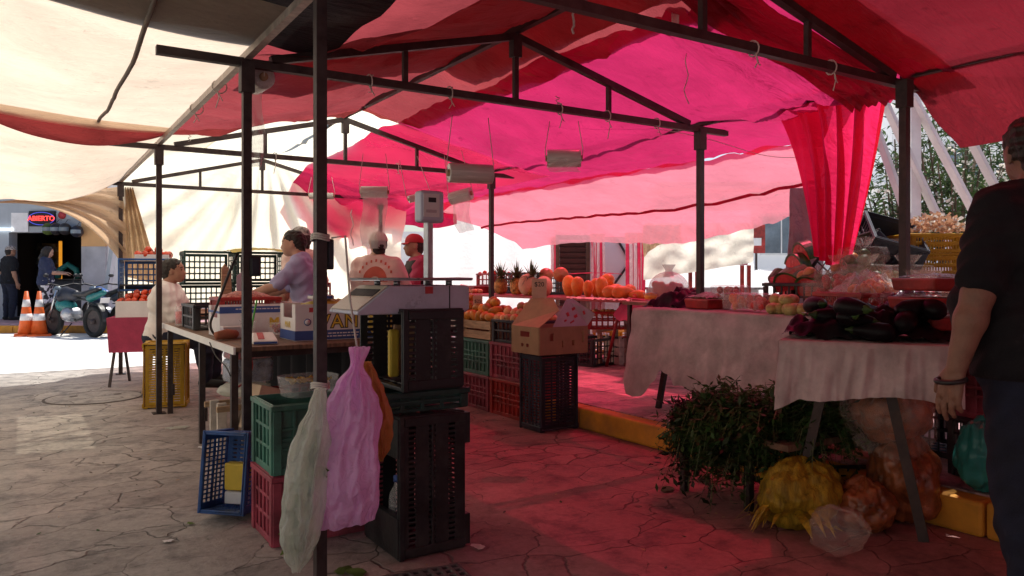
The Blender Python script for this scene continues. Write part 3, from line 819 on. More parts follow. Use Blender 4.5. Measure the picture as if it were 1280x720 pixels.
def slat_crate(name, label, loc, rz, m, L=.5, W=.33, H=.2, n=3):
    t = thing(name, label, 'crate', loc, rz)
    for s in (-1, 1):
        mb = MB()
        mb.cells([-L / 2, L / 2], [y for k in range(n) for y in (H / n * k + .006, H / n * (k + 1) - .012)], lambda i, j: j % 2 == 1, .010, Matrix.Translation((0, s * (W / 2 - .005) + .005, 0)) @ Matrix.Rotation(R(90), 4, 'X'))
        mb.build('side_panel', m, t)
        mb = MB()
        mb.cells([-W / 2 + .014, W / 2 - .014], [y for k in range(n) for y in (H / n * k + .006, H / n * (k + 1) - .012)], lambda i, j: j % 2 == 1, .009, Matrix.Translation((s * (L / 2 - .006) - .004, 0, 0)) @ Matrix.Rotation(R(90), 4, 'Z') @ Matrix.Rotation(R(90), 4, 'X'))
        mb.build('end_panel', m, t)
    for a in (-1, 1):
        for b in (-1, 1):
            mb = MB(); mb.box((a * (L / 2 - .030), b * (W / 2 - .025), H / 2 + .01), (.03, .025, H + .02))
            mb.build('corner_post', m, t, bevel=.002)
    mb = MB()
    for k in range(4): mb.box((0, -W / 2 + .05 + k * (W - .1) / 3, .006), (L - .08, .05, .009))
    mb.build('bottom_board', m, t)
    return t
slat_crate('wooden_crate', 'pinkish wooden slat crate heaped with mangoes', (X0, 5.72, .604), R(90), M['wood'], .48, .34, .17, 2)

# newspaper lined crates of mangoes
def lined_crate(loc, rz, label, m):
    t = thing('lined_crate', label, 'crate', loc, rz)
    mb = CR['half']; me = mb.mesh('crate_body', M['black'])
    link('crate_body', me, t)
    L, W, H = .50, .355, .19
    def fn(u, v):
        a = u * 4; s = int(min(3.999, a)); q = a - s
        P = [(-L / 2, -W / 2), (L / 2, -W / 2), (L / 2, W / 2), (-L / 2, W / 2), (-L / 2, -W / 2)]
        x = P[s][0] + (P[s + 1][0] - P[s][0]) * q; y = P[s][1] + (P[s + 1][1] - P[s][1]) * q
        k = 1.045 + .03 * math.sin(u * 60) * v + .02 * nz(u * 30, v * 4, 2, 1)
        return (x * k, y * k, H + .012 - v * (.15 + .05 * math.sin(u * 31 + 1)))
    mb = MB().grid(120, 8, fn)
    mb.build('newspaper_liner', m, t)
    return t
M['news'] = mat('newsprint', (.55, .50, .47), .85, var=.45, vs=22, stretch=(1, 1, 3), bump=.6, bs=25)
lined_crate((X0 - .02, 6.22, .604), R(90), 'crate lined with crumpled newsprint beside the wooden mango crate', M['news'])
lined_crate((X0 - .02, 6.74, .604), R(90), 'farther newsprint lined crate at the end of the mango heap', M['news'])

# ================================================================= fruit
def fruit_mesh(kind):
    mb = MB()
    if kind == 'tomato':
        mb.lathe([(0, -.030), (.016, -.031), (.030, -.022), (.0365, -.004), (.034, .012), (.024, .024), (.010, .027), (0, .021)], 14, fn=lambda a, t: 1 + .03 * math.cos(5 * a))
        for k in range(5):
            a = k * 2 * PI / 5
            mb.add([(0, 0, .024), (.012 * math.cos(a - .3), .012 * math.sin(a - .3), .028), (.022 * math.cos(a), .022 * math.sin(a), .030), (.012 * math.cos(a + .3), .012 * math.sin(a + .3), .028)], [(0, 1, 2, 3)], 1)
        return mb.mesh('tomato', [M['tomato'], M['leaf']])
    if kind == 'mango':
        mb.lathe([(0, -.062), (.020, -.058), (.036, -.038), (.042, -.008), (.039, .022), (.026, .046), (.010, .057), (0, .058)], 14, fn=lambda a, t: 1 + .10 * math.cos(a) - .06 * math.cos(2 * a))
        mb.tube([(0, 0, .056), (.003, 0, .066)], .003, 5, 1)
        return mb.mesh('mango', [M['mango'], M['bark']])
    if kind == 'peach':
        mb.lathe([(0, -.036), (.018, -.034), (.034, -.018), (.039, .004), (.033, .024), (.018, .035), (.006, .033), (0, .028)], 14, fn=lambda a, t: 1 - .10 * math.exp(-(((a - PI) / .35) ** 2)))
        mb.tube([(0, 0, .028), (.002, 0, .038)], .003, 5, 1)
        return mb.mesh('peach', [M['peach'], M['bark']])
    if kind == 'papaya':
        mb.lathe([(0, -.13), (.03, -.125), (.065, -.095), (.082, -.045), (.080, .005), (.062, .065), (.040, .11), (.018, .135), (0, .138)], 18, fn=lambda a, t: 1 + .007 * math.cos(5 * a))
        mb.tube([(0, 0, .135), (.004, .002, .155)], .008, 6, 1)
        return mb.mesh('papaya', [M['papaya'], M['bark']])
    if kind == 'melon':
        mb.ell((0, 0, 0), (.092, .092, .098), 24, 16)
        mb.tube([(0, 0, .095), (.006, 0, .112)], .008, 6, 1)
        return mb.mesh('cantaloupe', [M['melon'], M['bark']])
    if kind == 'darksquash':
        mb.lathe([(0, -.075), (.05, -.07), (.088, -.03), (.092, .01), (.07, .05), (.03, .066), (0, .06)], 20, fn=lambda a, t: 1 + .04 * math.cos(9 * a))
        mb.tube([(0, 0, .06), (.004, 0, .085)], .009, 6, 1)
        return mb.mesh('dark_squash', [M['rind'], M['bark']])
    if kind == 'zucchini':
        mb.lathe([(0, -.10), (.022, -.096), (.032, -.07), (.034, -.02), (.031, .04), (.022, .085), (.012, .10), (.011, .112), (0, .113)], 12)
        return mb.mesh('pale_squash', [M['squash']])
    if kind == 'eggplant':
        mb.lathe([(0, -.115), (.03, -.11), (.050, -.075), (.052, -.03), (.042, .03), (.030, .075), (.018, .10), (0, .108)], 14)
        mb.lathe([(.026, .085), (.022, .098), (.010, .112), (.007, .13), (0, .13)], 8, m=1)
        return mb.mesh('eggplant', [M['eggplant'], M['leaf']])
    if kind == 'orange':
        mb.ell((0, 0, 0), (.037, .037, .035), 14, 10)
        mb.lathe([(.004, .034), (.003, .037), (0, .037)], 6, m=1)
        return mb.mesh('orange_fruit', [M['papaya'], M['leaf']])
    if kind == 'watermelon':
        mb.ell((0, 0, 0), (.135, .135, .20), 24, 16)
        mb.tube([(0, 0, .195), (.01, 0, .225)], .008, 6, 1)
        return mb.mesh('watermelon', [M['rind'], M['bark']])
FM = {k: fruit_mesh(k) for k in ('tomato', 'mango', 'peach', 'papaya', 'melon', 'darksquash', 'zucchini', 'eggplant', 'orange', 'watermelon')}
def fruit(kind, name, loc, label, cat, group=None, s=1.0, rot=None):
    o = link(name, FM[kind]); tag(o, label, cat, group)
    o.location = loc; o.scale = (s * random.uniform(.92, 1.08), s * random.uniform(.92, 1.08), s * random.uniform(.92, 1.08))
    o.rotation_euler = rot if rot else [random.uniform(-PI, PI) for _ in range(3)]
    return o
def heap(kind, name, c, L, W, z, rise, d, label, cat, group, rz=0, s=1.0, layers=3):
    """a heap in a box L x W: rows of fruit, each layer smaller and nestled higher"""
    ca, sa = math.cos(rz), math.sin(rz)
    for k in range(layers):
        sh = 1 - k / (layers + .35)
        l, w_ = L * sh, W * sh
        nx, ny = max(1, int(l / d)), max(1, int(w_ / d))
        for i in range(nx):
            for j in range(ny):
                if k < layers - 1 and 0 < i < nx - 1 and 0 < j < ny - 1: continue    # buried
                x = (i + .5 - nx / 2) * l / nx + random.uniform(-.12, .12) * d; y = (j + .5 - ny / 2) * w_ / ny + random.uniform(-.12, .12) * d
                q = random.uniform(-.1, .1) * d
                fruit(kind, name, (c[0] + x * ca - y * sa, c[1] + x * sa + y * ca, z + k * rise + q), label, cat, group, s)
heap('mango', 'mango', (X0, 5.72), .50, .36, .80, .055, .086, 'ripe orange mango in the heap on the wooden slat crate', 'mango', 'mangoes over the slat crate', R(90), layers=3)
heap('mango', 'mango', (X0 - .02, 6.24), .52, .36, .82, .06, .086, 'ripe mango in the tall heap on the newsprint lined crate', 'mango', 'mangoes over the lined crates', R(90), layers=4)
heap('mango', 'mango', (X0 - .02, 6.74), .48, .34, .80, .055, .09, 'yellowish mango in the low heap on the farther lined crate', 'mango', 'mangoes at the far end of the row', R(90), layers=2)
heap('peach', 'peach', (X0, 5.20), .48, .36, .80, .052, .076, 'blushed peach heaped in the shallow black crate', 'peach', 'peaches in the black crate', R(90), layers=3)

# price card stuck into the mango heap, and the one on the open box
def price_card(loc, rz, w_, h_, label, marks):
    t = thing('price_card', label, 'price card', loc, rz)
    mb = MB(); mb.span((-w_ / 2, -.002, 0), (w_ / 2, .002, h_)); mb.build('card', M['cardpale'], t, bevel=.004)
    for txt, x, z, sz in marks: text('lettering', txt, sz, M['blackink'], t, (x, -.0035, z), (R(90), 0, 0))
    return t
def text(name, body, size, m, parent=None, loc=(0, 0, 0), rot=(R(90), 0, 0), ext=.0006, off=0, align='CENTER', sp=1):
    cu = bpy.data.curves.new(name, 'FONT'); cu.body = body; cu.size = size; cu.extrude = ext; cu.offset = off
    cu.space_character = sp; cu.align_x = align; cu.align_y = 'CENTER'; cu.materials.append(m)
    tmp = bpy.data.objects.new(name, cu); me = bpy.data.meshes.new_from_object(tmp); bpy.data.objects.remove(tmp)
    me.name = name
    o = link(name, me, parent, loc); o.rotation_euler = rot
    return o
price_card((3.40, 5.86, .84), -TH + .15, .085, .135, 'small brown price card standing in the mango heap', [('$25', 0, .085, .04)])

# --- open cardboard box on the navy crate
t = thing('cardboard_box', 'open brown cardboard box with raised flaps on the navy crate', 'box', (3.345, 4.69, .575), 0)
bw, bd, bh = .44, .37, .20
def cardwall(w_, h_, holes):
    """panel with cut-outs, built upright in x/z"""
    xs = sorted(set([0, w_] + [x for hx in holes for x in (hx[0], hx[1])])); ys = sorted(set([0, h_] + [y for hx in holes for y in (hx[2], hx[3])]))
    def hole(i, j):
        cx, cy = (xs[i] + xs[i + 1]) / 2, (ys[j] + ys[j + 1]) / 2
        return any(a < cx < b and c < cy < d for a, b, c, d in holes)
    return xs, ys, hole
mb = MB()
Fr = Matrix.Translation((-bw / 2, -bd / 2, 0)) @ Matrix.Rotation(R(90), 4, 'X')
xs, ys, ho = cardwall(bw, bh, [(.09, .125, .10, .155), (.20, .212, .05, .10), (.29, .315, .06, .10), (.385, .405, .08, .165)])
mb.cells(xs, ys, ho, .006, Fr)
mb.cells(xs, ys, lambda i, j: False, .006, Matrix.Translation((-bw / 2, bd / 2, 0)) @ Matrix.Rotation(R(90), 4, 'X'))
xs, ys, ho = cardwall(bd - .014, bh, [(.12, .24, .125, .165), (.13, .16, .05, .075), (.20, .23, .05, .075)])
for s in (-1, 1):
    mb.cells(xs, ys, ho if s < 0 else (lambda i, j: False), .006, Matrix.Translation((s * bw / 2 - (.006 if s > 0 else 0), -bd / 2 + .007, 0)) @ Matrix.Rotation(R(90), 4, 'Z') @ Matrix.Rotation(R(90), 4, 'X'))
mb.box((0, 0, .004), (bw - .016, bd - .016, .006))
mb.build('box_body', M['card'], t)
# side flap standing and folded diagonally (brown inside, lilac printed outside)
mb = MB(); mb.add([(-bw / 2, -bd / 2, bh), (-bw / 2, bd / 2, bh), (-.06, bd / 2 - .02, bh + .20), (.02, -.03, bh + .205), (-.02, -bd / 2 + .03, bh + .12)], [(0, 1, 2, 3, 4)])
mb.build('flap', M['card'], t, solid=.005)
mb = MB(); mb.add([(-.10, -bd / 2, bh + .002), (bw / 2, -bd / 2, bh + .002), (bw / 2 + .05, -bd / 2 - .03, bh + .09), (.12, -bd / 2 + .05, bh + .205), (.06, -bd / 2 + .05, bh + .2)], [(0, 1, 2, 3, 4)])
fl = mb.build('flap', M['cardlilac'], t, solid=.005)
mb = MB()
for (x, zz, sx, sz) in ((.05, .09, .022, .030), (.11, .13, .030, .020), (.12, .075, .03, .022), (.19, .10, .018, .03), (.02, .045, .022, .014), (.08, .035, .04, .012)):
    mb.box((x, -bd / 2 + .05 * (zz / .2) * (1 if x < .15 else .3) - .006, bh + zz), (sx, .003, sz), rot=Matrix.Rotation(R(-25), 3, 'Y'))
mb.build('print', M['redink'], fl)
price_card((3.33, 4.80, .975), -TH + .1, .115, .155, 'brown price card standing above the open cardboard box', [('$20', 0, .11, .05)])

# ================================================================= foreground stack with the scale
crate('slot', 'black', 'tall black slotted crate on end at the bottom of the scale stack', (1.42, 2.99, 0), 0, 'end', (-1, 0, .0), name='plastic_crate')
crate('low', 'dgreen', 'shallow dark green crate between the two black crates', (1.405, 3.06, .583), 0)
crate('slotmid', 'black', 'black slotted crate on end right under the weighing scale', (1.445, 3.09, .672), 0, 'end', (-1, 0, 0))
# ================================================================= left stall
# long board table running away from the camera: x 1.0..1.95, y 4.42..7.0, top at .75
t = thing('trestle_table', 'long board table with a white edge strip along the left walkway', 'table', (0, 0, 0))
mb = MB(); mb.span((1.0, 4.42, .722), (2.0, 7.05, .748)); mb.build('table_board', M['board'], t, bevel=.004)
mb = MB(); mb.span((.985, 4.42, .708), (.997, 7.05, .75)); mb.build('edge_strip', M['white'], t)
for x, y in ((1.03, 4.6), (1.03, 5.55), (1.03, 6.9), (1.95, 4.6), (1.95, 6.9)):
    mb = MB(); mb.bar((x, y, 0), (x, y, .72), .038); mb.box((x + .02, y, .20), (.02, .07, .09)); mb.build('leg', M['steel'], t)
mb = MB(); mb.span((1.05, 4.5, .68), (1.95, 4.53, .72)); mb.build('crossbar', M['steel'], t)

def carton(name, label, loc, rz, L, W, H, notch=True):
    """open printed fruit carton: walls with raised ends, blue base band"""
    t = thing(name, label, 'carton', loc, rz)
    def wall(w_, h_, Mx, mid):
        mb = MB()
        xs = [0, w_ * .2, w_ * .8, w_]; ys = [0, h_ * mid, h_]
        mb.cells(xs, ys, lambda i, j: i == 1 and j == 1 and mid < 1, .006, Mx)
        mb.build('carton_wall', M['paper'], t)
    RX9 = Matrix.Rotation(R(90), 4, 'X'); RZ9 = Matrix.Rotation(R(90), 4, 'Z')
    wall(L, H, Matrix.Translation((-L / 2, -W / 2, 0)) @ RX9, 1)
    wall(L, H, Matrix.Translation((-L / 2, W / 2, 0)) @ RX9, 1)
    wall(W - .014, H, Matrix.Translation((-L / 2, -W / 2 + .001, 0)) @ RZ9 @ RX9, .62 if notch else 1)
    wall(W - .014, H, Matrix.Translation((L / 2 - .006, -W / 2 + .001, 0)) @ RZ9 @ RX9, .62 if notch else 1)
    mb = MB(); mb.box((0, 0, .004), (L - .014, W - .02, .006)); mb.build('carton_floor', M['card'], t)
    return t
def band(parent, m, L, W, z0, z1, e=.0082):
    mb = MB()
    mb.span((-L / 2 - .002, -W / 2 - e, z0), (L / 2 + .002, -W / 2 - e + .0015, z1))
    mb.build('printed_band', m, parent)
    mb = MB(); mb.span((-L / 2 - .003, -W / 2 - .004, z0), (-L / 2 - .0015, W / 2 - .004, z1)); mb.build('printed_band', m, parent)
C1L, C1W, C1H = .52, .32, .225
c1 = carton('fruit_carton', 'white and blue printed fruit carton on the near corner of the left table', (1.655, 4.79, .75), 0, C1L, C1W, C1H)
band(c1, M['blueink'], C1L, C1W, .004, .062)
yf = -C1W / 2 - .0075
text('lettering', 'VAN', .118, M['blackink'], c1, (.015, yf, .113), ext=.0005, off=.006, sp=1.12)
text('lettering', 'VAN', .118, M['yellowink'], c1, (.015, yf - .001, .113), ext=.0006, sp=1.12)
mb = MB(); mb.box((-.125, yf - .001, .190), (.10, .002, .028), rot=Matrix.Rotation(R(0), 3, 'Y')); mb.build('logo', M['redink'], c1)
text('lettering', 'Mr.', .034, M['paper'], c1, (-.12, yf - .0025, .189))
mb = MB(); mb.lathe([(.022, 0), (.022, .002)], 18, (-.185, yf - .001, .115), rot=Matrix.Rotation(R(90), 3, 'X')); mb.build('emblem', M['blueink'], c1)
mb = MB(); mb.lathe([(.017, 0), (.017, .0028)], 18, (-.185, yf - .001, .115), rot=Matrix.Rotation(R(90), 3, 'X')); mb.build('emblem', M['paper'], c1)
def fine_print(parent, y, z, x0, x1, m, rows=2):
    mb = MB(); rnd = random.Random(3)
    for k in range(rows):
        x = x0 + k * .03
        while x < x1 - k * .06:
            w_ = rnd.uniform(.012, .03); mb.box((x + w_ / 2, y, z - k * .018), (w_, .0012, .007)); x += w_ + .006
    mb.build('print', m, parent)
fine_print(c1, -C1W / 2 - .0094, .042, -.13, .2, M['paper'])
text('lettering', 'MAR', .058, M['yellowink'], c1, (-C1L / 2 - .0015, -.01, .095), (R(90), 0, R(-90)))
mb = MB()
mb.grid(16, 10, lambda u, v: (-.18 + .40 * u, -.12 + .24 * v, .20 + .05 * math.sin(PI * u) ** .5 * math.sin(PI * v) ** .5 + .012 * nz(u * 5, v * 5, 1, 2)))
tag(mb.build('plastic_sack', M['yellowbag'], None, (1.655, 4.79, .75), solid=.004), 'folded yellow sack lying in the open printed carton', 'sack')
t = thing('blister_pack', 'small blue and white packet lying on the yellow sack', 'packet', (1.60, 4.76, 1.0), .1)
mb = MB(); mb.box((0, 0, .014), (.15, .09, .026)); mb.build('wrapper', M['paper'], t, bevel=.01)
mb = MB(); mb.box((0, 0, .0285), (.152, .05, .003)); mb.box((0, -.0455, .014), (.12, .002, .018)); mb.build('print', M['blueink'], t)
# sloping sack of yellow produce between carton and scale
mb = MB()
def fsack(u, v):
    a = 2 * PI * u; r = .10 * math.sin(PI * min(.98, v + .06)) ** .5 * (1 + .18 * nz(math.cos(a) * 2, math.sin(a) * 2, v * 5, 1.3))
    return (r * math.cos(a) * 1.2, r * math.sin(a), .26 * v)
mb.grid(28, 16, fsack)
tag(mb.build('produce_sack', M['yellowbag'], None, (1.96, 4.55, .75), .3), 'slumped yellow produce sack at the corner of the left table behind the post', 'sack')

# second carton, farther along the table
C2L, C2W, C2H = .50, .34, .20
c2 = carton('fruit_carton', 'white fruit carton with a blue top band behind the tent post', (1.32, 5.36, .75), 0, C2L, C2W, C2H, True)
mb = MB(); mb.span((-C2L / 2 - .002, -C2W / 2 - .0085, C2H - .045), (C2L / 2 + .002, -C2W / 2 - .007, C2H - .002)); mb.build('printed_band', M['blueink'], c2)
mb = MB(); mb.span((-C2L / 2 - .003, -C2W / 2, C2H - .045), (-C2L / 2 - .0015, C2W / 2, C2H * .62 if False else C2H - .03)); mb.build('printed_band', M['blueink'], c2)
text('lettering', 'M', .085, M['yellowink'], c2, (.10, -C2W / 2 - .0085, .085), off=.004)
fine_print(c2, -C2W / 2 - .0095, C2H - .018, -.15, .2, M['paper'], 1)
mb = MB(); mb.lathe([(.02, 0), (.02, .0015)], 14, (-.20, -C2W / 2 - .0065, .04), rot=Matrix.Rotation(R(90), 3, 'X')); mb.box((-.20, -C2W / 2 - .0072, .02), (.038, .0014, .04)); mb.build('handhole', M['blackink'], c2)
# brick-red basket on top of it
crate('basket', 'redc', 'red slatted basket of produce resting on the white carton', (1.36, 5.72, .86), 0, name='plastic_basket')
tagb = thing('produce_pile', 'mound of pink speckled beans in the red basket', 'produce', (1.36, 5.72, .99))
mb = MB(); mb.grid(20, 14, lambda u, v: (-.18 + .36 * u, -.12 + .24 * v, .05 * math.sin(PI * u) ** .6 * math.sin(PI * v) ** .6 + .014 * nz(u * 40, v * 30, 1, .6))); 
mb.build('mound', mat('pink_beans', (.50, .20, .16), .6, var=.5, vs=45, bump=1, bs=50), tagb)
# what carries the basket: a closed carton
t = thing('closed_carton', 'plain closed carton under the red basket', 'carton', (1.36, 5.74, .75))
mb = MB(); mb.box((0, 0, .055), (.44, .32, .108)); mb.build('carton_body', M['paper'], t, bevel=.004)
mb = MB(); mb.box((0, 0, .1095), (.442, .05, .0025)); mb.build('tape', M['card'], t)

# black lattice crates on the far part of the table
crate('half', 'black', 'shallow black lattice crate at the walkway edge of the far table', (1.22, 6.18, .75), R(90))
def clamshell(loc, rz, label, content, nuts, sz=(.17, .12, .09), r=.016, n=26):
    t = thing('clamshell_box', label, 'fruit tub', loc, rz)
    L, W, H = sz
    mb = MB()
    def side(u, v):
        a = u * 2 * PI; k = 1 + .10 * v; sx = math.copysign(abs(math.cos(a)) ** .35, math.cos(a)); sy = math.copysign(abs(math.sin(a)) ** .35, math.sin(a))
        return (sx * L / 2 * k, sy * W / 2 * k, v * H)
    mb.grid(32, 3, side); mb.build('tub', M['clear'], t)
    mb = MB(); mb.grid(12, 8, lambda u, v: ((u - .5) * L * 1.12, (v - .5) * W * 1.12, H + .002 + .012 * (math.sin(PI * u) * math.sin(PI * v)) ** .4)); mb.build('lid', M['clear'], t)
    mb = MB(); rnd = random.Random(int(loc[0] * 100 + loc[1] * 77))
    for k in range(n):
        mb.ell((rnd.uniform(-.42, .42) * L, rnd.uniform(-.42, .42) * W, rnd.uniform(.18, .82) * H), (r, r * rnd.uniform(.8, 1.1), r * 1.15), 8, 6)
    mb.build(content, nuts, t)
M['berry'] = mat('berry_red', (.42, .035, .03), .3, var=.35, vs=30, bump=.5, bs=90)
clamshell((1.44, 5.00, .748), .1, 'clear tub of red berries behind the printed carton', 'berries', M['berry'])
clamshell((1.70, 5.30, .748), -.1, 'clear tub of red berries beside the vendor arm', 'berries', M['berry'])
clamshell((1.66, 5.28, .855), .15, 'clear tub of red berries stacked on another tub', 'berries', M['berry'])
clamshell((1.80, 5.62, .748), .0, 'clear tub of red berries farthest along the left table', 'berries', M['berry'])
clamshell((1.62, 5.62, .748), .2, 'clear tub of pink berries beside the red basket', 'berries', M['berry'], (.19, .13, .10))
clamshell((1.62, 5.62, .862), .1, 'clear tub with pink berries on top of the pink berry tub', 'berries', M['berry'], (.19, .13, .09))
# small white tray with red print, cup with straw
t = thing('bag_dispenser', 'small white box with red and white print beside the drinking cup', 'small box', (1.20, 4.60, .75), -.15)
mb = MB(); mb.add([(-.07, -.09, 0), (.07, -.09, 0), (.07, .09, 0), (-.07, .09, 0), (-.07, -.09, .022), (.07, -.09, .022), (.06, .07, .062), (-.06, .07, .062)], [(3, 2, 1, 0), (0, 1, 5, 4), (1, 2, 6, 5), (2, 3, 7, 6), (3, 0, 4, 7), (4, 5, 6, 7)]); mb.build('case', M['white'], t, bevel=.006)
mb = MB(); mb.box((-.02, -.005, .0455), (.035, .12, .003), rot=Matrix.Rotation(R(14), 3, 'X')); mb.build('print', M['redink'], t)
mb = MB(); mb.box((.0, -.092, .010), (.13, .003, .012)); mb.build('print', M['blueink'], t)
t = thing('drinking_cup', 'clear plastic cup with a green straw on the left table', 'cup', (1.17, 4.86, .75))
mb = MB(); mb.lathe([(.032, .001), (.034, .01), (.046, .115), (.050, .122), (.050, .126)], 20); mb.build('cup_body', M['clear'], t)
mb = MB(); mb.tube([(.01, 0, .008), (.035, 0, .15), (.055, .0, .25)], .006, 8); mb.build('straw', mat('green_straw', (.08, .42, .06), .4), t)
t = thing('tool_roll', 'brown orange cloth bundle beside the cable on the table edge', 'bundle', (1.07, 4.98, .752), .4)
mb = MB(); mb.lathe([(0, -.08), (.025, -.075), (.032, 0), (.026, .07), (0, .078)], 12, (0, 0, .03), rot=Matrix.Rotation(R(90), 3, 'Y'), fn=lambda a, q: 1 + .15 * math.sin(3 * a + 9 * q)); mb.build('cloth', mat('rust_cloth', (.32, .11, .06), .85), t)
# low white box close to the post
t = thing('white_box', 'low pale box on the table right behind the tent post', 'box', (1.15, 5.12, .75), 0)
mb = MB(); mb.box((0, 0, .035), (.16, .10, .068)); mb.build('box_body', M['cardlilac'], t, bevel=.004)
mb = MB(); mb.box((0, 0, .0715), (.165, .105, .006)); mb.build('lid', M['paper'], t)
# jar with red contents, upright boards
t = thing('jar', 'clear jar with red contents on the far left table', 'jar', (1.06, 6.55, .75))
mb = MB(); mb.lathe([(.045, 0), (.048, .01), (.048, .14), (.042, .16)], 18); mb.build('glass', M['clear'], t)
mb = MB(); mb.lathe([(.044, .02), (.044, .115), (0, .12)], 16); mb.build('contents', M['redflesh'], t)
t = thing('upright_board', 'weathered wooden paddle standing among the crates behind the seated man', 'board', (1.42, 6.6, .75), .3)
mb = MB(); mb.add([(-.05, 0, 0), (.05, 0, 0), (.03, .0, .44), (-.02, 0, .50), (-.05, 0, .46)], [(0, 1, 2, 3, 4)]); mb.build('blade', M['wood'], t, solid=.018)
t = thing('upright_card', 'lilac sheet of card standing beside the wooden paddle', 'card', (1.54, 6.62, .75), .2)
mb = MB(); mb.add([(-.05, 0, 0), (.06, 0, 0), (.05, .0, .40), (.03, 0, .46), (-.04, 0, .40)], [(0, 1, 2, 3, 4)]); mb.build('sheet', M['cardlilac'], t, solid=.004)
# green lattice crates stacked behind the vendors, yellow sheet over one of them
t = thing('side_table', 'low plank counter along the cream rear wall', 'table', (0, 0, 0))
mb = MB(); mb.span((1.3, 8.3, .70), (3.2, 8.95, .73)); mb.build('table_board', M['board'], t)
for x in (1.4, 3.1):
    for y in (8.4, 8.85): mb = MB(); mb.bar((x, y, 0), (x, y, .70), .04); mb.build('leg', M['steel'], t)
for i, (x, lab, mm) in enumerate(((1.62, 'dark green crate on edge at the left of the rear counter', 'dgreen'), (2.16, 'dark green crate on edge under the yellow sheet on the rear counter', 'dgreen'), (2.72, 'dark red crate on edge on the rear counter behind the capped vendor', 'pinkc'))):
    o = crate('grid', mm, lab, (x, 8.62 - .0, .73 + .17), 0); o.rotation_euler = (R(90), 0, 0); o.location = (x, 8.80, .73 + .17)
o = crate('grid', 'dgreen', 'upper dark green crate on edge stacked on the left end of the rear counter', (1.62, 8.80, .90), 0); o.rotation_euler = (R(90), 0, 0); o.location = (1.66, 8.80, 1.24)
o = crate('grid', 'dgreen', 'upper dark green crate on edge topped by the yellow sheet', (2.16, 8.80, 1.24), 0); o.rotation_euler = (R(90), 0, 0); o.location = (2.2, 8.80, 1.24)
mb = MB(); mb.grid(24, 10, lambda u, v: (1.86 + .68 * u, 8.40 + .5 * v, 1.43 + .03 * math.sin(PI * u) + .015 * nz(u * 6, v * 4, 1, 1.5) - .10 * max(0, .3 - v)))
tag(mb.build('plastic_sheet', M['yellowbag']), 'yellow sheet laid over the upper green crate at the rear', 'sheet')
for i in range(4):
    fruit('darksquash', 'dark_squash', (2.50 + .135 * i, 8.72, 1.125), 'dark round squash lined up on the red crate behind the capped vendor', 'squash', 'squashes on the rear red crate', .62, rot=(0, 0, i))
# lattice crates with tomatoes near the street: pink draped stand
t = thing('draped_stand', 'folding stand draped in pink cloth at the street end of the left stall', 'stand', (1.09, 9.0, 0), -.25)
mb = MB(); mb.box((0, 0, .70), (.62, .42, .02)); mb.build('stand_top', M['board'], t)
for x in (-.24, .24):
    for s in (-1, 1):
        mb = MB(); mb.bar((x, s * .05, .69), (x + .06 * s, s * .24, 0), .022); mb.build('leg', M['steel'], t)
def fcl(u, v):
    a = u * 4; s = int(min(3.999, a)); q = a - s; L, W = .66, .46
    P = [(-L / 2, -W / 2), (L / 2, -W / 2), (L / 2, W / 2), (-L / 2, W / 2), (-L / 2, -W / 2)]
    x = P[s][0] + (P[s + 1][0] - P[s][0]) * q; y = P[s][1] + (P[s + 1][1] - P[s][1]) * q
    k = 1 + .02 * math.sin(u * 50) * v - .06 * v
    return (x * k, y * k, .715 - v * .36)
mb = MB(); mb.grid(100, 8, fcl); mb.build('cloth', M['pinkcloth'], t)
mb = MB(); mb.box((0, 0, .714), (.655, .455, .004)); mb.build('cloth_top', M['pinkcloth'], t)
SX, SY = 1.09, 9.0
def on_stand(x, y): c, s = math.cos(-.25), math.sin(-.25); return (SX + x * c - y * s, SY + x * s + y * c)
p = on_stand(0, -.02)
tc1 = carton('tomato_carton', 'white open carton of tomatoes on the pink draped stand', (p[0], p[1], .718), -.25, .50, .36, .17, False)
heap('tomato', 'tomato', p, .50, .36, .885, .045, .066, 'ripe red tomato heaped in the white carton on the pink stand', 'tomato', 'tomatoes in the white carton', -.25, layers=3)
p2 = on_stand(0, .30)
o = crate('grid', 'blue', 'dark blue lattice crate on edge behind the tomato carton', (p2[0], p2[1], .718), 0); o.rotation_euler = (R(90), 0, -.25); o.location = (p2[0], p2[1], .718 + .175 + .27)
o = crate('grid', 'black', 'black lattice crate on edge supporting the dark blue crate', (p2[0], p2[1], .718), 0); o.rotation_euler = (R(90), 0, -.25); o.location = (p2[0], p2[1], .718 + .168)
p3 = on_stand(.05, .28)
carton('tomato_tray', 'small white tray of tomatoes on top of the dark blue crate', (p3[0], p3[1], 1.315), -.25, .34, .27, .07, False)
heap('tomato', 'tomato', p3, .36, .28, 1.385, .048, .07, 'ripe red tomato in the small tray above the blue crate', 'tomato', 'tomatoes in the small tray', -.25, s=1.15, layers=2)
# yellow crate on end by the post
crate('tall', 'yellow', 'yellow crate standing on end behind the second tent post', (1.06, 7.32, 0), 0, 'end', (.25, 1, 0))

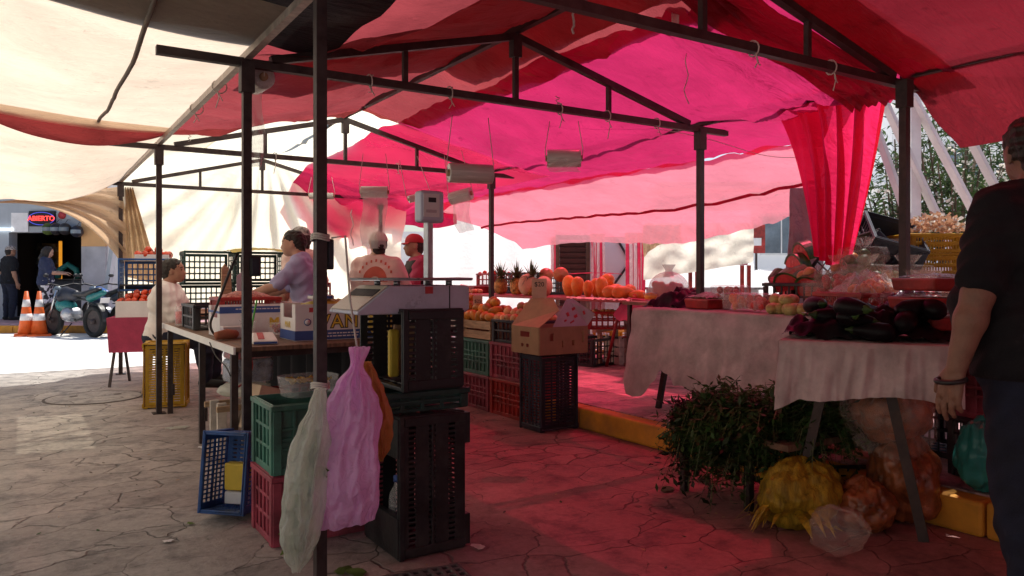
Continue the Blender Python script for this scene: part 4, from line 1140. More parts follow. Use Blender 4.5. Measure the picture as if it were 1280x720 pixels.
# ---- under the table
t = thing('drink_pack', 'shrink wrapped pack of drinks with a red top under the left table', 'drink pack', (1.24, 5.15, .46), .1)
mb = MB(); mb.box((0, 0, .075), (.27, .20, .15)); mb.build('pack', mat('pack_print', (.14, .20, .34), .3, var=.6, vs=16, dirt=.8, dcol=(.55, .55, .6)), t, bevel=.02)
mb = MB(); mb.box((0, 0, .175), (.268, .198, .05)); mb.build('bottle_tops', mat('red_caps', (.50, .05, .06), .35, var=.4, vs=25), t, bevel=.02)
mb = MB(); mb.box((0, 0, .1), (.285, .215, .21)); mb.build('shrink_wrap', M['clear'], t, bevel=.03)
mb = MB()
def fsk(u, v):
    a = 2 * PI * u; r = math.sin(PI * min(.985, v + .02)) ** .45
    return (.17 * r * math.cos(a) * (1 + .1 * nz(a, v * 4, 1, 1)), .13 * r * math.sin(a), .10 * v + .012 * nz(math.cos(a) * 2, math.sin(a) * 2, v * 4, 1.5))
mb.grid(30, 14, fsk); tag(mb.build('white_sack', M['whitebag'], None, (1.22, 5.16, .362)), 'flattened pale sack under the drink pack', 'sack')
t = thing('folded_stand', 'folded whitewashed wooden stand leaning under the left table', 'stand', (1.12, 4.90, 0), .1)
for i, (x, y) in enumerate(((-.10, 0), (.03, -.06), (.03, .10), (-.10, .14))):
    mb = MB(); mb.box((x, y, .19), (.055, .022, .36)); mb.build('slat', M['woodwhite'], t, bevel=.003)
for z in (.03, .345):
    for y in (-.08, .16):
        mb = MB(); mb.box((-.035, y, z), (.24, .022, .035)); mb.build('rail', M['wood'], t, bevel=.003)
t = thing('tilted_carton', 'plain pale carton tilted against the crates under the left table', 'carton', (1.19, 4.55, .24), .2)
mb = MB(); mb.box((0, 0, .13), (.20, .17, .26), rot=Matrix.Rotation(R(16), 3, 'Y')); mb.build('carton_body', M['cardpale'], t, bevel=.003)
mb = MB(); mb.box((-.012, -.0865, .15), (.045, .003, .02), rot=Matrix.Rotation(R(60), 3, 'Y')); mb.build('handhole', M['blackink'], t)
t = thing('closed_box', 'brown box lying under the tilted carton', 'box', (1.20, 4.55, 0), .1)
mb = MB(); mb.box((0, 0, .115), (.26, .28, .23)); mb.build('box_body', M['card'], t, bevel=.004)
mb = MB(); mb.box((0, 0, .2312), (.05, .281, .002)); mb.build('tape', M['cardpale'], t)
t = thing('water_bottle', 'clear bottle with a yellow green cap between the boxes and the blue basket', 'bottle', (.99, 4.15, 0))
mb = MB(); mb.lathe([(.03, 0), (.034, .01), (.034, .17), (.030, .19), (.014, .22), (.014, .235)], 18); mb.build('bottle_body', M['clear'], t)
mb = MB(); mb.lathe([(.017, .233), (.017, .258), (0, .26)], 14); mb.build('cap', mat('lime_cap', (.45, .62, .05), .4), t)
o = crate('half', 'redc', 'red crate in the shade under the far side of the table', (1.62, 5.0, .22), 0)
o = crate('rib', 'black', 'black crate on the ground under the far side of the table', (1.62, 5.0, 0), 0); o.scale = (1, 1, .72)
t = thing('dark_cloth', 'dark blanket hanging behind the goods under the left table', 'cloth', (0, 0, 0))
mb = MB(); mb.grid(40, 8, lambda u, v: (1.80 + .05 * math.sin(u * 40), 4.5 + 2.4 * u, .70 - .66 * v)); mb.build('blanket', M['blackcloth'], t)
mb = MB(); mb.tube([(1.80, 4.45, .702), (1.80, 6.95, .702)], .008, 6); mb.build('hanging_cord', M['cord'], t)
# blue basket lying on its side
o = crate('grid', 'blue', 'blue slatted basket lying on its side against the green crate', (0, 0, 0), 0, name='plastic_basket')
CR['bluebasket'] = crate_mb(L=.36, W=.22, H=.2, nx=14, ny=5, bx=.007, by=.010, eh=.02, nw=8)
me = CR['bluebasket'].mesh('plastic_basket', M['blue']); o.data = me
Zf = Vector((-.70, -.70, .12)).normalized(); Xf = Vector((0, 0, 1)); Yf = Zf.cross(Xf).normalized(); Xf = Yf.cross(Zf)
o.rotation_euler = Matrix((Xf, Yf, Zf)).transposed().to_euler(); o.location = (.92, 3.86, .205)
mb = MB()
mb.box((0, 0, .07), (.05, .04, .10)); mb.box((0, 0, .015), (.052, .042, .02))
o = thing('label_roll', 'yellow and white packets inside the blue basket', 'packet', (.865, 3.78, .06), .8)
mb = MB(); mb.box((0, 0, .13), (.05, .12, .13)); mb.build('packet', M['yellowink'], o, bevel=.008)
mb = MB(); mb.box((0, 0, .03), (.05, .12, .06)); mb.build('wrapper', M['paper'], o, bevel=.008)
# green and pink crates by the bags
crate('rib', 'pinkc', 'pink ribbed crate at ground level behind the white bag', (1.135, 3.41, 0), 0)
crate('rib', 'green', 'green ribbed crate on the pink crate behind the white bag', (1.135, 3.41, .302), 0)
t = thing('produce_tray', 'clear tray with yellow produce on the green crate', 'tray', (1.10, 3.45, .605), .2)
mb = MB(); mb.grid(24, 4, lambda u, v: (.11 * (1 + .15 * v) * math.copysign(abs(math.cos(u * 2 * PI)) ** .4, math.cos(u * 2 * PI)), .08 * (1 + .15 * v) * math.copysign(abs(math.sin(u * 2 * PI)) ** .4, math.sin(u * 2 * PI)), .09 * v)); mb.build('tray', M['clear'], t)
mb = MB(); mb.grid(16, 12, lambda u, v: (-.09 + .18 * u, -.06 + .12 * v, .07 + .03 * nz(u * 7, v * 7, 3, 1))); mb.build('produce', M['yellowbag'], t)
# bottle and yellow bag inside the tall crate of the stack
t = thing('water_bottle', 'clear bottle standing inside the tall black crate', 'bottle', (1.335, 2.98, .03))
mb = MB(); mb.lathe([(.035, 0), (.038, .01), (.038, .17), (.033, .20), (.014, .235), (.014, .25)], 18); mb.build('bottle_body', M['clear'], t)
mb = MB(); mb.lathe([(.017, .248), (.017, .272), (0, .274)], 14); mb.build('cap', M['blueink'], t)
t = thing('kraft_folder', 'tan folder of kraft paper standing inside the upper black crate', 'paper', (1.42, 3.12, .70), 0)
mb = MB(); mb.box((0, .0, .12), (.10, .012, .22), rot=Matrix.Rotation(R(6), 3, 'Y')); mb.build('sheet', M['card'], t)
mb = MB(); mb.box((-.05, -.02, .11), (.05, .03, .21)); mb.build('roll', M['yellowink'], t, bevel=.012)

# ================================================================= weighing scale
SCZ = .992
t = thing('weighing_scale', 'grey lilac enamel weighing scale with a display column on the black crates', 'weighing scale', (1.42, 3.06, SCZ), .02)
mb = MB()
sec = [(-.30, 0.0), (-.30, .012), (-.155, .118), (.20, .118), (.22, .110), (.22, .012), (.20, 0)]
mb.add([(x, -.16, z) for x, z in sec] + [(x, .16, z) for x, z in sec], [tuple(range(7)), tuple(range(13, 6, -1))] + [(i, i + 7, (i + 1) % 7 + 7, (i + 1) % 7) for i in range(7)])
mb.build('housing', M['scale'], t, bevel=.006)
sl_ = Matrix.Rotation(-math.atan2(.106, .145), 3, 'Y')
mb = MB(); mb.box((-.2295, 0, .0675), (.165, .29, .004), rot=sl_); fp = mb.build('faceplate', M['scaledial'], t)
mb = MB(); mb.box((-.206, .0, .0888), (.045, .26, .004), rot=sl_); mb.build('window', M['blackink'], fp)
mb = MB(); mb.box((.02, -.1625, .098), (.035, .005, .03)); mb.build('badge', M['redink'], t)
mb = MB(); mb.box((.12, -.161, .065), (.004, .003, .10)); mb.build('seam', M['blackink'], t)
for x in (-.10, .15):
    for y in (-.10, .10): mb = MB(); mb.lathe([(.014, 0), (.014, .02)], 12, (x, y, .118)); mb.build('support', M['galv'], t)
mb = MB()
mb.add([(-.20, -.15, .140), (.24, -.15, .140), (.24, .15, .140), (-.20, .15, .140)], [(0, 1, 2, 3)])
mb.build('tray', M['galv'], t, solid=.004)
mb = MB(); mb.tube([(-.21, -.15, .146), (.24, -.15, .146), (.25, .0, .148), (.24, .15, .146), (-.21, .15, .146)], .005, 6); mb.build('tray_rim', M['galv'], t)
mb = MB(); mb.bar((.20, .19, 0), (.20, .19, .42), .045, .03); cl = mb.build('column', M['galv'], t, bevel=.004)
mb = MB(); mb.box((.2, .165, .03), (.05, .08, .03)); mb.build('bracket', M['galv'], cl)
t2 = mb = MB(); mb.box((.20, .18, .485), (.125, .075, .15)); hd = mb.build('display_head', M['scale'], t, bevel=.014)
mb = MB(); mb.box((.192, .1415, .49), (.085, .004, .11)); mb.build('display_panel', M['paper'], hd, bevel=.002)
mb = MB(); mb.box((.195, .1390, .515), (.04, .002, .022)); mb.build('screen', M['blackink'], hd)
mb = MB(); mb.box((.19, .1390, .462), (.055, .002, .014)); mb.build('screen', M['galv'], hd)

# ================================================================= hanging bags
def hanging_bag(label, top, H, prof, m, seed, shift, depth=.42, slant=0, end=.12):
    """thin plastic bag: a knot, then creased sides that flatten to a seam; prof = half widths down the bag"""
    n = len(prof) - 1
    def pw(v):
        i = min(n - 1, int(v * n)); q = v * n - i; q = q * q * (3 - 2 * q)
        return prof[i] * (1 - q) + prof[i + 1] * q
    def fn(u, v):
        a = 2 * PI * u
        w_ = pw(v); ca, sa = math.cos(a), math.sin(a)
        x = w_ * math.copysign(abs(ca) ** .8, ca)
        dp = w_ * depth * (1 - (1 - end) * max(0, (v - .72) / .28) ** 1.6)
        y = dp * math.copysign(abs(sa) ** .8, sa)
        side = 3.7 if sa > 0 else 0
        t = x / max(w_, .01)
        ridge = 1 - 2.4 * abs(nz(t * .95 + seed + side + .9 * v, v * 1.5 - 1.2 * t, seed, 1.2))
        fine = 1 - 2 * abs(nz(t * 2.5 + seed - 2 * v, v * 7 + side + 2.2 * t, seed + 5, 1.3))
        gather = math.sin(t * 9 + seed + side) * max(0, 1 - v * 3.2)
        k = (.032 * ridge + .012 * fine) * min(1, w_ / .06) + .010 * gather
        y += math.copysign(k, sa if abs(sa) > .02 else 1) * abs(sa) ** .5 - .0
        x *= 1 + .10 * nz(v * 5, side, seed, 1) + .05 * nz(v * 14, side, seed + 2, 1)
        return (x + shift * v + .01 * nz(v * 4, seed, 0, 1), y, -H * v + slant * t * v * v + .008 * nz(t * 5, seed, 3, 1) * v)
    return tag(MB().grid(150, 110, fn).build('plastic_bag', m, None, top, -TH), label, 'plastic bag')
hanging_bag('large lilac plastic bag hanging from the near tent post', at(447, 434, 2.60), .61, [.034, .022, .058, .086, .094, .097, .100, .104, .109, .110, .104], M['purplebag'], 1.7, -.045, .40, .02, .10)
wb = hanging_bag('whitish green plastic bag of scraps hanging low on the near post', at(401, 486, 2.57), .62, [.018, .030, .052, .064, .071, .075, .075, .072, .064, .046, .014], M['whitebag'], 4.1, -.085, .62)
mb = MB(); rnd = random.Random(14)
for k in range(46):     # husks and leaves that show dimly through the film
    v = rnd.uniform(.25, .92); r = .026 * math.sin(PI * min(1, v)) ** .5; a = rnd.uniform(0, 6.28)
    c = Vector((-.085 * v + r * math.cos(a), r * .6 * math.sin(a), -.62 * v)); d = Vector((rnd.uniform(-1, 1), rnd.uniform(-.5, .5), rnd.uniform(-1, 1))).normalized(); s = d.cross(Vector((0, 1, .3))).normalized() * .016
    mb.add([c, c + d * .03 + s, c + d * .065, c + d * .03 - s], [(0, 1, 2, 3)])
mb.build('contents', M['leaf2'], wb)
hanging_bag('orange plastic bag tucked behind the lilac bag', at(458, 452, 2.74), .36, [.015, .03, .05, .06, .062, .055, .035, .006], M['orangebag'], 2.9, .055, .4)
# ties on the post
for z, lab in ((1.28, 'white string wound round the near post beside the scale'), (.755, 'pale cord holding the bags on the near post')):
    mb = MB()
    for k in range(3):
        mb.tube([(.885 + .031 * math.cos(a), 2.64 + .031 * math.sin(a), z + .008 * k + .004 * math.sin(2 * a)) for a in [2 * PI * i / 14 for i in range(15)]], .004, 5)
    tag(mb.build('string', M['cord']), lab, 'string')
mb = MB(); a0 = Vector((.92, 2.62, 1.285)); b0 = at(447, 438, 2.66)
mb.tube([a0, a0 + Vector((.05, .0, .01)), (a0 + b0) / 2 + Vector((.02, 0, -.02)), b0], .004, 6); tag(mb.build('string', M['cord']), 'white string running down from the near post to the lilac bag', 'string')

box_on_post(Vector((.985, 3.965, 1.15 + 12 / 950 * 3.8)), (.05, .06, .10), 'black box taped to the second post from the front')
box_on_post(at(411, 318, 2.74), (.028, .04, .11), 'narrow black box behind the nearest post')
# loose cables
def cable(pts, m, label, r=.006):
    P = [Vector(p) for p in pts]; out = []
    for i in range(len(P) - 1):
        p0, p1, p2, p3 = P[max(i - 1, 0)], P[i], P[i + 1], P[min(i + 2, len(P) - 1)]
        for k in range(8):
            q = k / 8; out.append(.5 * ((2 * p1) + (p2 - p0) * q + (2 * p0 - 5 * p1 + 4 * p2 - p3) * q * q + (3 * p1 - p0 - 3 * p2 + p3) * q ** 3))
    out.append(P[-1])
    return tag(MB().tube(out, r, 6).build('cable', m), label, 'cable')
cable([at(296, 318, 3.78), at(285, 345, 4.0), at(270, 385, 4.4), at(263, 405, 4.7), at(268, 418, 4.85), at(280, 424, 4.8)], M['cable'], 'black cable curving down from the box on the second post', .008)
cable([at(309, 422, 4.35), at(312, 440, 4.3), at(315, 460, 4.35), at(305, 478, 4.45), at(290, 488, 4.5)], M['redcable'], 'thin red cable hanging from the near corner of the table')
cable([at(262, 428, 4.7), at(270, 445, 4.6), at(282, 458, 4.5), at(288, 470, 4.4)], M['cable'], 'thin black cable hanging beside the drink pack', .004)

# perforated plastic sheet on the ground near the camera
mb = MB(); mb.cells(brk(.36, 9, .016, .014), brk(.26, 6, .016, .014), ODD, .022, Matrix.Translation((-.18, -.13, .001)))
tag(mb.build('plastic_mat', mat('grey_plastic', (.10, .085, .085), .5, dirt=.4, dcol=(.2, .16, .14)), None, (1.24, 2.52, .002), -.12, bevel=.004), 'grey perforated plastic panel lying on the paving by the crates', 'panel')
# ================================================================= fruit table on the raised pavement
def rail(z=.91): return z
t = thing('fruit_table', 'long red edged trestle table of melons and papayas on the raised pavement', 'table')
FZ = .90
mb = MB(); mb.span((5.25, 5.75, FZ - .03), (6.15, 10.6, FZ)); mb.build('table_board', M['steelred'], t, bevel=.006)
for y in (6.15, 9.9):
    for x in (5.35, 6.0):
        for s in (-1, 1):
            mb = MB(); mb.tube([(x, y + .03 * s, FZ - .03), (x + (.02 if x < 5.6 else -.02), y + .30 * s, .16)], .018, 8); mb.build('leg', M['steelred'] if y < 7 else M['steel'], t)
    mb = MB(); mb.tube([(5.36, y + .02, .5), (6.0, y + .02, .5)], .010, 6); mb.build('crossbar', M['steelred'], t)
def on_table(u, v, z=FZ, x=None):
    """point on the fruit table seen at u, at distance across the table x"""
    d = at(u, v, 1.0) - Vector((0, 0, CAM_Z)); k = x / d.x
    return (x, d.y * k, z)
XF = 5.42
for i, u in enumerate((626, 646, 664)):
    p = on_table(u, 370, x=XF + .05)
    t = thing('pineapple', ('leftmost pineapple with its spiky crown on the fruit table', 'middle of three pineapples on the fruit table', 'pineapple with a spiky crown next to the round melon')[i], 'pineapple', (p[0], p[1], FZ + .002), i * 1.3)
    hh = .19; t.scale = (1.12, 1.12, 1.15)
    mb = MB(); mb.lathe([(0, 0), (.05, .004), (.075, .04), (.082, .09), (.076, .14), (.05, .18), (.025, .195), (0, .197)], 22, fn=lambda a, q: 1 + .035 * math.sin(8 * a + 14 * q) * math.sin(20 * q)); mb.build('fruit_body', M['pine'], t)
    mb = MB(); rnd = random.Random(i)
    for k in range(70):
        a = rnd.uniform(0, 2 * PI); tilt = (k / 46) ** .8 * 1.15; Ln = rnd.uniform(.17, .27) * (1 - .2 * tilt)
        d = Vector((math.sin(tilt) * math.cos(a), math.sin(tilt) * math.sin(a), math.cos(tilt)))
        s = Vector((-math.sin(a), math.cos(a), 0)) * .014
        b = Vector((0, 0, hh - .01)); m1 = b + d * Ln * .55; e = b + d * Ln + Vector((0, 0, -.05 * tilt))
        mb.add([b - s, b + s, m1 + s * .8, m1 - s * .8, e], [(0, 1, 2, 3), (3, 2, 4)])
    mb.build('crown', M['pineleaf'], t)
def slot_of(u, kind, name, label, s=1.0, rot=None, dz=.09, dx=0, cat=None, group=None):
    p = on_table(u, 370, x=XF + dx)
    return fruit(kind, name, (p[0], p[1], FZ + dz * s), label, cat or name.replace('_', ' '), group, s, rot)
slot_of(660, 'melon', 'cantaloupe', 'round cantaloupe beside the pineapples', 1.4, (0, 0, 0), .097, .03)
slot_of(680, 'melon', 'cantaloupe', 'round cantaloupe left of the brown price card', 1.25, (0, .3, 1), .097, 0)
slot_of(719, 'melon', 'cantaloupe', 'cantaloupe behind the price card', .95, (0, .3, 2), .097, .24)
def half_melon(u, label, dx, z, rot, m, s=1.0):
    p = on_table(u, 360, x=XF + dx)
    t = thing('cut_melon', label, 'cut melon', (p[0], p[1], z)); t.rotation_euler = rot; t.scale = (s, s, s)
    mb = MB(); mb.lathe([(0, -.09), (.05, -.075), (.082, -.035), (.092, 0)], 24); mb.build('rind', M['melon'], t)
    mb = MB(); mb.lathe([(.0915, .001), (.055, .0), (.04, -.015), (0, -.028)], 24); mb.build('flesh', m, t)
half_melon(683, 'halved melon leaning on the cantaloupes, cut side to the aisle', .22, FZ + .27, (R(55), R(-50), 0), M['melonflesh'])
half_melon(701, 'halved orange melon set highest beside the price card', .2, FZ + .27, (R(50), R(-60), 0), M['melonflesh'], 1.05)
PAP = [(711, 0, .1), (722, .02, .1), (735, .0, .1), (745, .18, .1), (752, .02, .1)]
labs = ['upright orange papaya right beside the brown price card', 'upright papaya second from the price card', 'short upright papaya between two taller ones', 'papaya in the back row behind the upright ones', 'upright papaya last before the lying ones']
for (u, dx, q), lb in zip(PAP, labs):
    slot_of(u, 'papaya', 'papaya', lb, random.uniform(.86, 1.0) if 'short' not in lb else .78, (R(180), 0, random.uniform(0, 6)), .13, dx)
for i, (u, dx, zz) in enumerate(((766, 0, .075), (779, -.01, .075), (772, .2, .09), (788, .18, .09), (758, .22, .2), (797, .05, .06))):
    slot_of(u, 'papaya', 'papaya', ('papaya lying on its side at the near end of the papaya row', 'papaya lying nearest the end of the red table', 'papaya lying behind in the second row', 'reddish papaya lying at the back near the red cloth', 'papaya lying on top of the back row', 'small papaya lying last on the table')[i], .9 if i < 5 else .7, (R(90), R(20 * i), R(30 + 35 * i)), zz / .9, dx)
for i in range(9):
    slot_of(795 + i * 5, 'tomato', 'small_red_fruit', 'small red fruit scattered at the near end of the fruit table', 1.0, None, .035, .02 + .05 * (i % 3), 'fruit', 'small red fruit on the red cloth')
# crates on the back of the fruit table
def back_crate(u, style, m, label, x=5.95, z=FZ + .002, rz=R(90)):
    p = on_table(u, 350, x=x); return crate(style, m, label, (p[0], p[1], z), rz)
back_crate(618, 'half', 'redc', 'red crate of small fruit at the back left of the fruit table', 6.0, FZ + .10)
back_crate(618, 'low', 'black', 'shallow black crate under the red crate at the back of the fruit table', 6.0)
back_crate(650, 'grid', 'black', 'black lattice crate behind the pineapples', 5.98)
back_crate(686, 'grid', 'dgreen', 'dark lattice crate behind the cut melons', 5.98)
for i, u in enumerate((600, 606, 612, 618, 624, 630, 636)):
    p = on_table(u, 345, x=6.0); fruit('tomato', 'small_red_fruit', (p[0], p[1], FZ + .28 + .02 * (i % 2)), 'small red fruit in the crate at the back left of the fruit table', 'fruit', 'small red fruit in the red crate')
p = on_table(596, 365, x=5.6)
t = thing('meat_tray', 'dark red crate at the far end of the fruit table', 'crate', (p[0], p[1], FZ + .001), R(90))
mb = MB(); mb.box((0, 0, .05), (.30, .26, .10), taper=1.06); mb.build('tray_body', M['redc'], t, bevel=.008)
mb = MB(); mb.box((0, 0, .103), (.27, .23, .008)); mb.build('contents', M['bark'], t)
p = on_table(578, 365, x=5.6)
mb = MB(); mb.grid(26, 16, lambda u, v: ((u - .5) * .34, (v - .5) * .75, .11 * math.sin(PI * u) ** .6 * math.sin(PI * v) ** .6 + .025 * nz(u * 7, v * 9, 1, 1)))
tag(mb.build('cloth_bundle', M['peachcloth'], None, (p[0], p[1], FZ + .002)), 'pinkish cloth bundle at the far end of the fruit table', 'cloth')
rnd = random.Random(5)
for i in range(10):
    p = on_table(572 + i * 3.2, 368, x=5.36 + rnd.uniform(0, .12))
    t_ = fruit('peach', 'striped_fruit', (p[0], p[1], FZ + .034), 'small striped fruit laid out at the far end of the table', 'fruit', 'small striped fruit at the far end', .85)
# red cloth that covers the near end of the table and hangs towards the cloth-covered stall
def fredcl(u, v):
    x = 5.12 + 1.0 * v - .35 * u; y = 6.1 - 1.75 * u
    z = FZ + .012 + .018 * nz(x * 3, y * 3, 1, 2)
    if v < .18: z -= (.18 - v) * (.9 + .8 * math.sin(PI * u)) + .03 * math.sin(u * 30) * (.18 - v) * 4
    return (x + (.05 if v < .18 else 0), y, z)
mb = MB(); mb.grid(60, 40, fredcl)
tag(mb.build('cloth', M['pinkcloth']), 'bright red cloth over the near end of the fruit table', 'cloth')
t = thing('end_table', 'small table under the red cloth', 'table')
mb = MB(); mb.span((4.95, 4.3, FZ - .03), (5.9, 5.7, FZ)); mb.build('table_board', M['board'], t)
for x in (5.0, 5.85):
    for y in (4.35, 5.65): mb = MB(); mb.bar((x, y, .16), (x, y, FZ - .03), .035); mb.build('leg', M['steel'], t)
mb = MB(); mb.grid(20, 10, lambda u, v: on_table(705 + 72 * u, 340, FZ + .27 + .02 * math.sin(3 * u) + .012 * nz(u * 4, v * 4, 1, 2), 5.75 + .3 * v))
tag(mb.build('cloth', M['pinkcloth']), 'dark pink cloth spread over the papayas in the back row', 'cloth')
mb = MB(); mb.grid(40, 8, lambda u, v: on_table(708 + 82 * u, 385, FZ + .003 + .018 * (.5 + nz(u * 12, v * 3, 5, 2)) - .015 * v, 5.24 + .10 * (1 - v)))
tag(mb.build('paper_strip', M['peachcloth']), 'crumpled pink paper under the row of papayas', 'paper')
# bag of tomatoes on the red cloth
p = at(836, 362, 6.6)
t = thing('bag_of_fruit', 'clear plastic bag of red tomatoes at the end of the red cloth', 'bag', (p[0], p[1], FZ + .02))
mb = MB(); mb.ell((0, 0, .12), (.19, .16, .15), 24, 14); mb.lathe([(.05, .22), (.03, .28), (.06, .33)], 16); mb.build('bag_film', M['film'], t)
mb = MB(); rnd = random.Random(2)
for k in range(26):
    a, q = rnd.uniform(0, 2 * PI), rnd.uniform(0, .13); mb.ell((q * math.cos(a), q * math.sin(a) * .8, .05 + rnd.uniform(0, .11)), (.036, .036, .033), 10, 7)
mb.build('tomatoes', M['tomato'], t)
p = at(813, 368, 6.5)
t = thing('fruit_cup', 'cup with a golden rim beside the bag of tomatoes', 'cup', (p[0], p[1], FZ + .02))
mb = MB(); mb.lathe([(.04, 0), (.06, .08), (.065, .09)], 16); mb.build('cup_body', M['clear'], t)
mb = MB(); mb.lathe([(.05, .03), (.058, .075), (0, .09)], 16); mb.build('contents', M['mango'], t)

# ---- below the fruit table
def below(u, vb, style, m, label, f, rz=0, nm='plastic_crate', sc=1.0, z=.165):
    p = at(u, vb, f); o = crate(style, m, label, (p[0], p[1], z), rz, name=nm); o.scale = (sc, sc, sc); return o
below(745, 457, 'grid', 'black', 'black crate on the raised pavement behind the red trestle legs', 8.5, .2)
below(710, 452, 'rib', 'pinkc', 'dark pink crate left of the black crate under the fruit table', 8.9, .1)
below(770, 440, 'grid', 'yellow', 'yellow crate in the shade under the fruit table', 9.8, .1)
o = below(760, 415, 'half', 'redc', 'flat red crate hung high under the fruit table', 8.55, -TH + .05, sc=1.05, z=.56)
p = at(760, 415, 8.55)
for i, (du, s) in enumerate(((-16, 1), (-6, 1), (5, 1), (14, 1), (0, 1.1))):
    q = at(760 + du, 395, 8.58 + .05 * (i % 2)); fruit('peach', 'dark_fruit', (q[0], q[1], .735), 'dark fruit in the flat red crate under the table', 'fruit', 'fruit in the flat red crate', 1.1)
mb = MB(); mb.bar((p[0] - .28, p[1] - .10, .545), (p[0] + .28, p[1] + .14, .545), .05, .03)
tag(mb.build('plank', M['wood']), 'short plank carrying the flat red crate', 'plank')
for s in (-1, 1):
    mb = MB(); q = Vector((p[0] + s * .2, p[1] + s * .10, .16)); mb.bar(q, q + Vector((0, 0, .37)), .04)
    tag(mb.build('support_block', M['wood']), ('left' if s < 0 else 'right') + ' wooden prop under the flat red crate', 'prop')
pq = at(783, 448, 8.6); slat_crate('wooden_crate', 'pale wooden slat crate with gaps on the raised pavement', (pq[0], pq[1], .165), -TH + .5, M['woodwhite'], .42, .30, .30, 3)
pq = at(803, 458, 8.1)
o = crate('grid', 'pinkc', 'brown crate on end beside the cloth covered stall', (pq[0], pq[1], .165), 0, 'end', (-.5, -.85, 0))
o.data = crate_mb(nx=3, ny=2, bx=.05, by=.03, eh=.03).mesh('plastic_crate', mat('brown_plastic', (.13, .05, .04), .5)); 
pq = at(822, 398, 8.6)
t = thing('metal_rack', 'grey metal parts rack in the background under the red cloth', 'rack', (pq[0], pq[1], .16), -TH)
for z in (.15, .35, .55): mb = MB(); mb.box((0, 0, z), (.5, .3, .015)); mb.build('shelf', M['galv'], t)
for x in (-.24, .24):
    for y in (-.14, .14): mb = MB(); mb.bar((x, y, 0), (x, y, .6), .02); mb.build('upright', M['galv'], t)
mb = MB(); rnd = random.Random(9)
for k in range(30): mb.box((rnd.uniform(-.2, .2), rnd.uniform(-.12, .1), rnd.choice((.19, .39, .59))), (rnd.uniform(.03, .08), rnd.uniform(.03, .08), .06))
mb.build('load', M['cardlilac'], t)
mb = MB(); mb.grid(40, 8, lambda u, v: at(725 + 115 * u, 376 + 26 * v, 8.8 - .2 * u) + Vector((.02 * math.sin(u * 40), 0, 0)))
tag(mb.build('plastic_sheet', M['film']), 'crumpled clear sheet hanging below the fruit table edge', 'sheet')
p = at(688, 402, 9.6); t = thing('cardboard_box', 'lilac box seen below the fruit table behind the peaches', 'box', (p[0], p[1], .16), -TH)
mb = MB(); mb.box((0, 0, .30), (.36, .3, .60)); mb.build('box_body', M['cardlilac'], t, bevel=.005); mb = MB(); mb.box((0, -.152, .36), (.20, .003, .05)); mb.build('tape', M['card'], t)
p = at(657, 404, 9.9); t = thing('cardboard_box', 'mauve box left of the lilac box under the fruit table', 'box', (p[0], p[1], .16), -TH)
mb = MB(); mb.box((0, 0, .27), (.34, .3, .54)); mb.build('box_body', M['cardlilac'], t, bevel=.005); mb = MB(); mb.box((0, 0, .5415), (.06, .302, .003)); mb.build('tape', M['card'], t)
# pink curtain-like cloth bundle far left of the table & brown sheet
p = at(588, 398, 9.0)
t = thing('draped_stool', 'stool draped with bright pink cloth behind the scale', 'stool', (p[0] - .3, p[1] + .2, .16), 0)
mb = MB(); mb.box((0, 0, .60), (.42, .42, .03)); mb.build('seat', M['board'], t)
for x in (-.17, .17):
    for y in (-.17, .17): mb = MB(); mb.bar((x, y, 0), (x, y, .59), .035); mb.build('leg', M['steel'], t)
mb = MB(); mb.grid(90, 8, lambda u, v: ((.25 + .02 * math.sin(u * 80) * v) * math.copysign(abs(math.cos(2 * PI * u)) ** .35, math.cos(2 * PI * u)), (.25 + .02 * math.sin(u * 80) * v) * math.copysign(abs(math.sin(2 * PI * u)) ** .35, math.sin(2 * PI * u)), .63 - .34 * v)); mb.build('cloth', M['pinkcloth'], t)
mb = MB(); mb.box((0, 0, .632), (.50, .50, .006)); mb.build('cloth_top', M['pinkcloth'], t)
slat_crate('wooden_crate', 'brown wooden crate standing on end behind the scale', (p[0] - .75, p[1] + .35, .68), .2, M['wood'], .22, .32, .36, 4)
t = thing('side_table', 'small plank table behind the scale stack', 'table', (p[0] - .75, p[1] + .35, 0), .2)
mb = MB(); mb.box((0, 0, .65), (.5, .5, .04)); mb.build('table_board', M['board'], t)
for x in (-.2, .2):
    for y in (-.2, .2): mb = MB(); mb.bar((x, y, 0), (x, y, .63), .04); mb.build('leg', M['wood'], t)

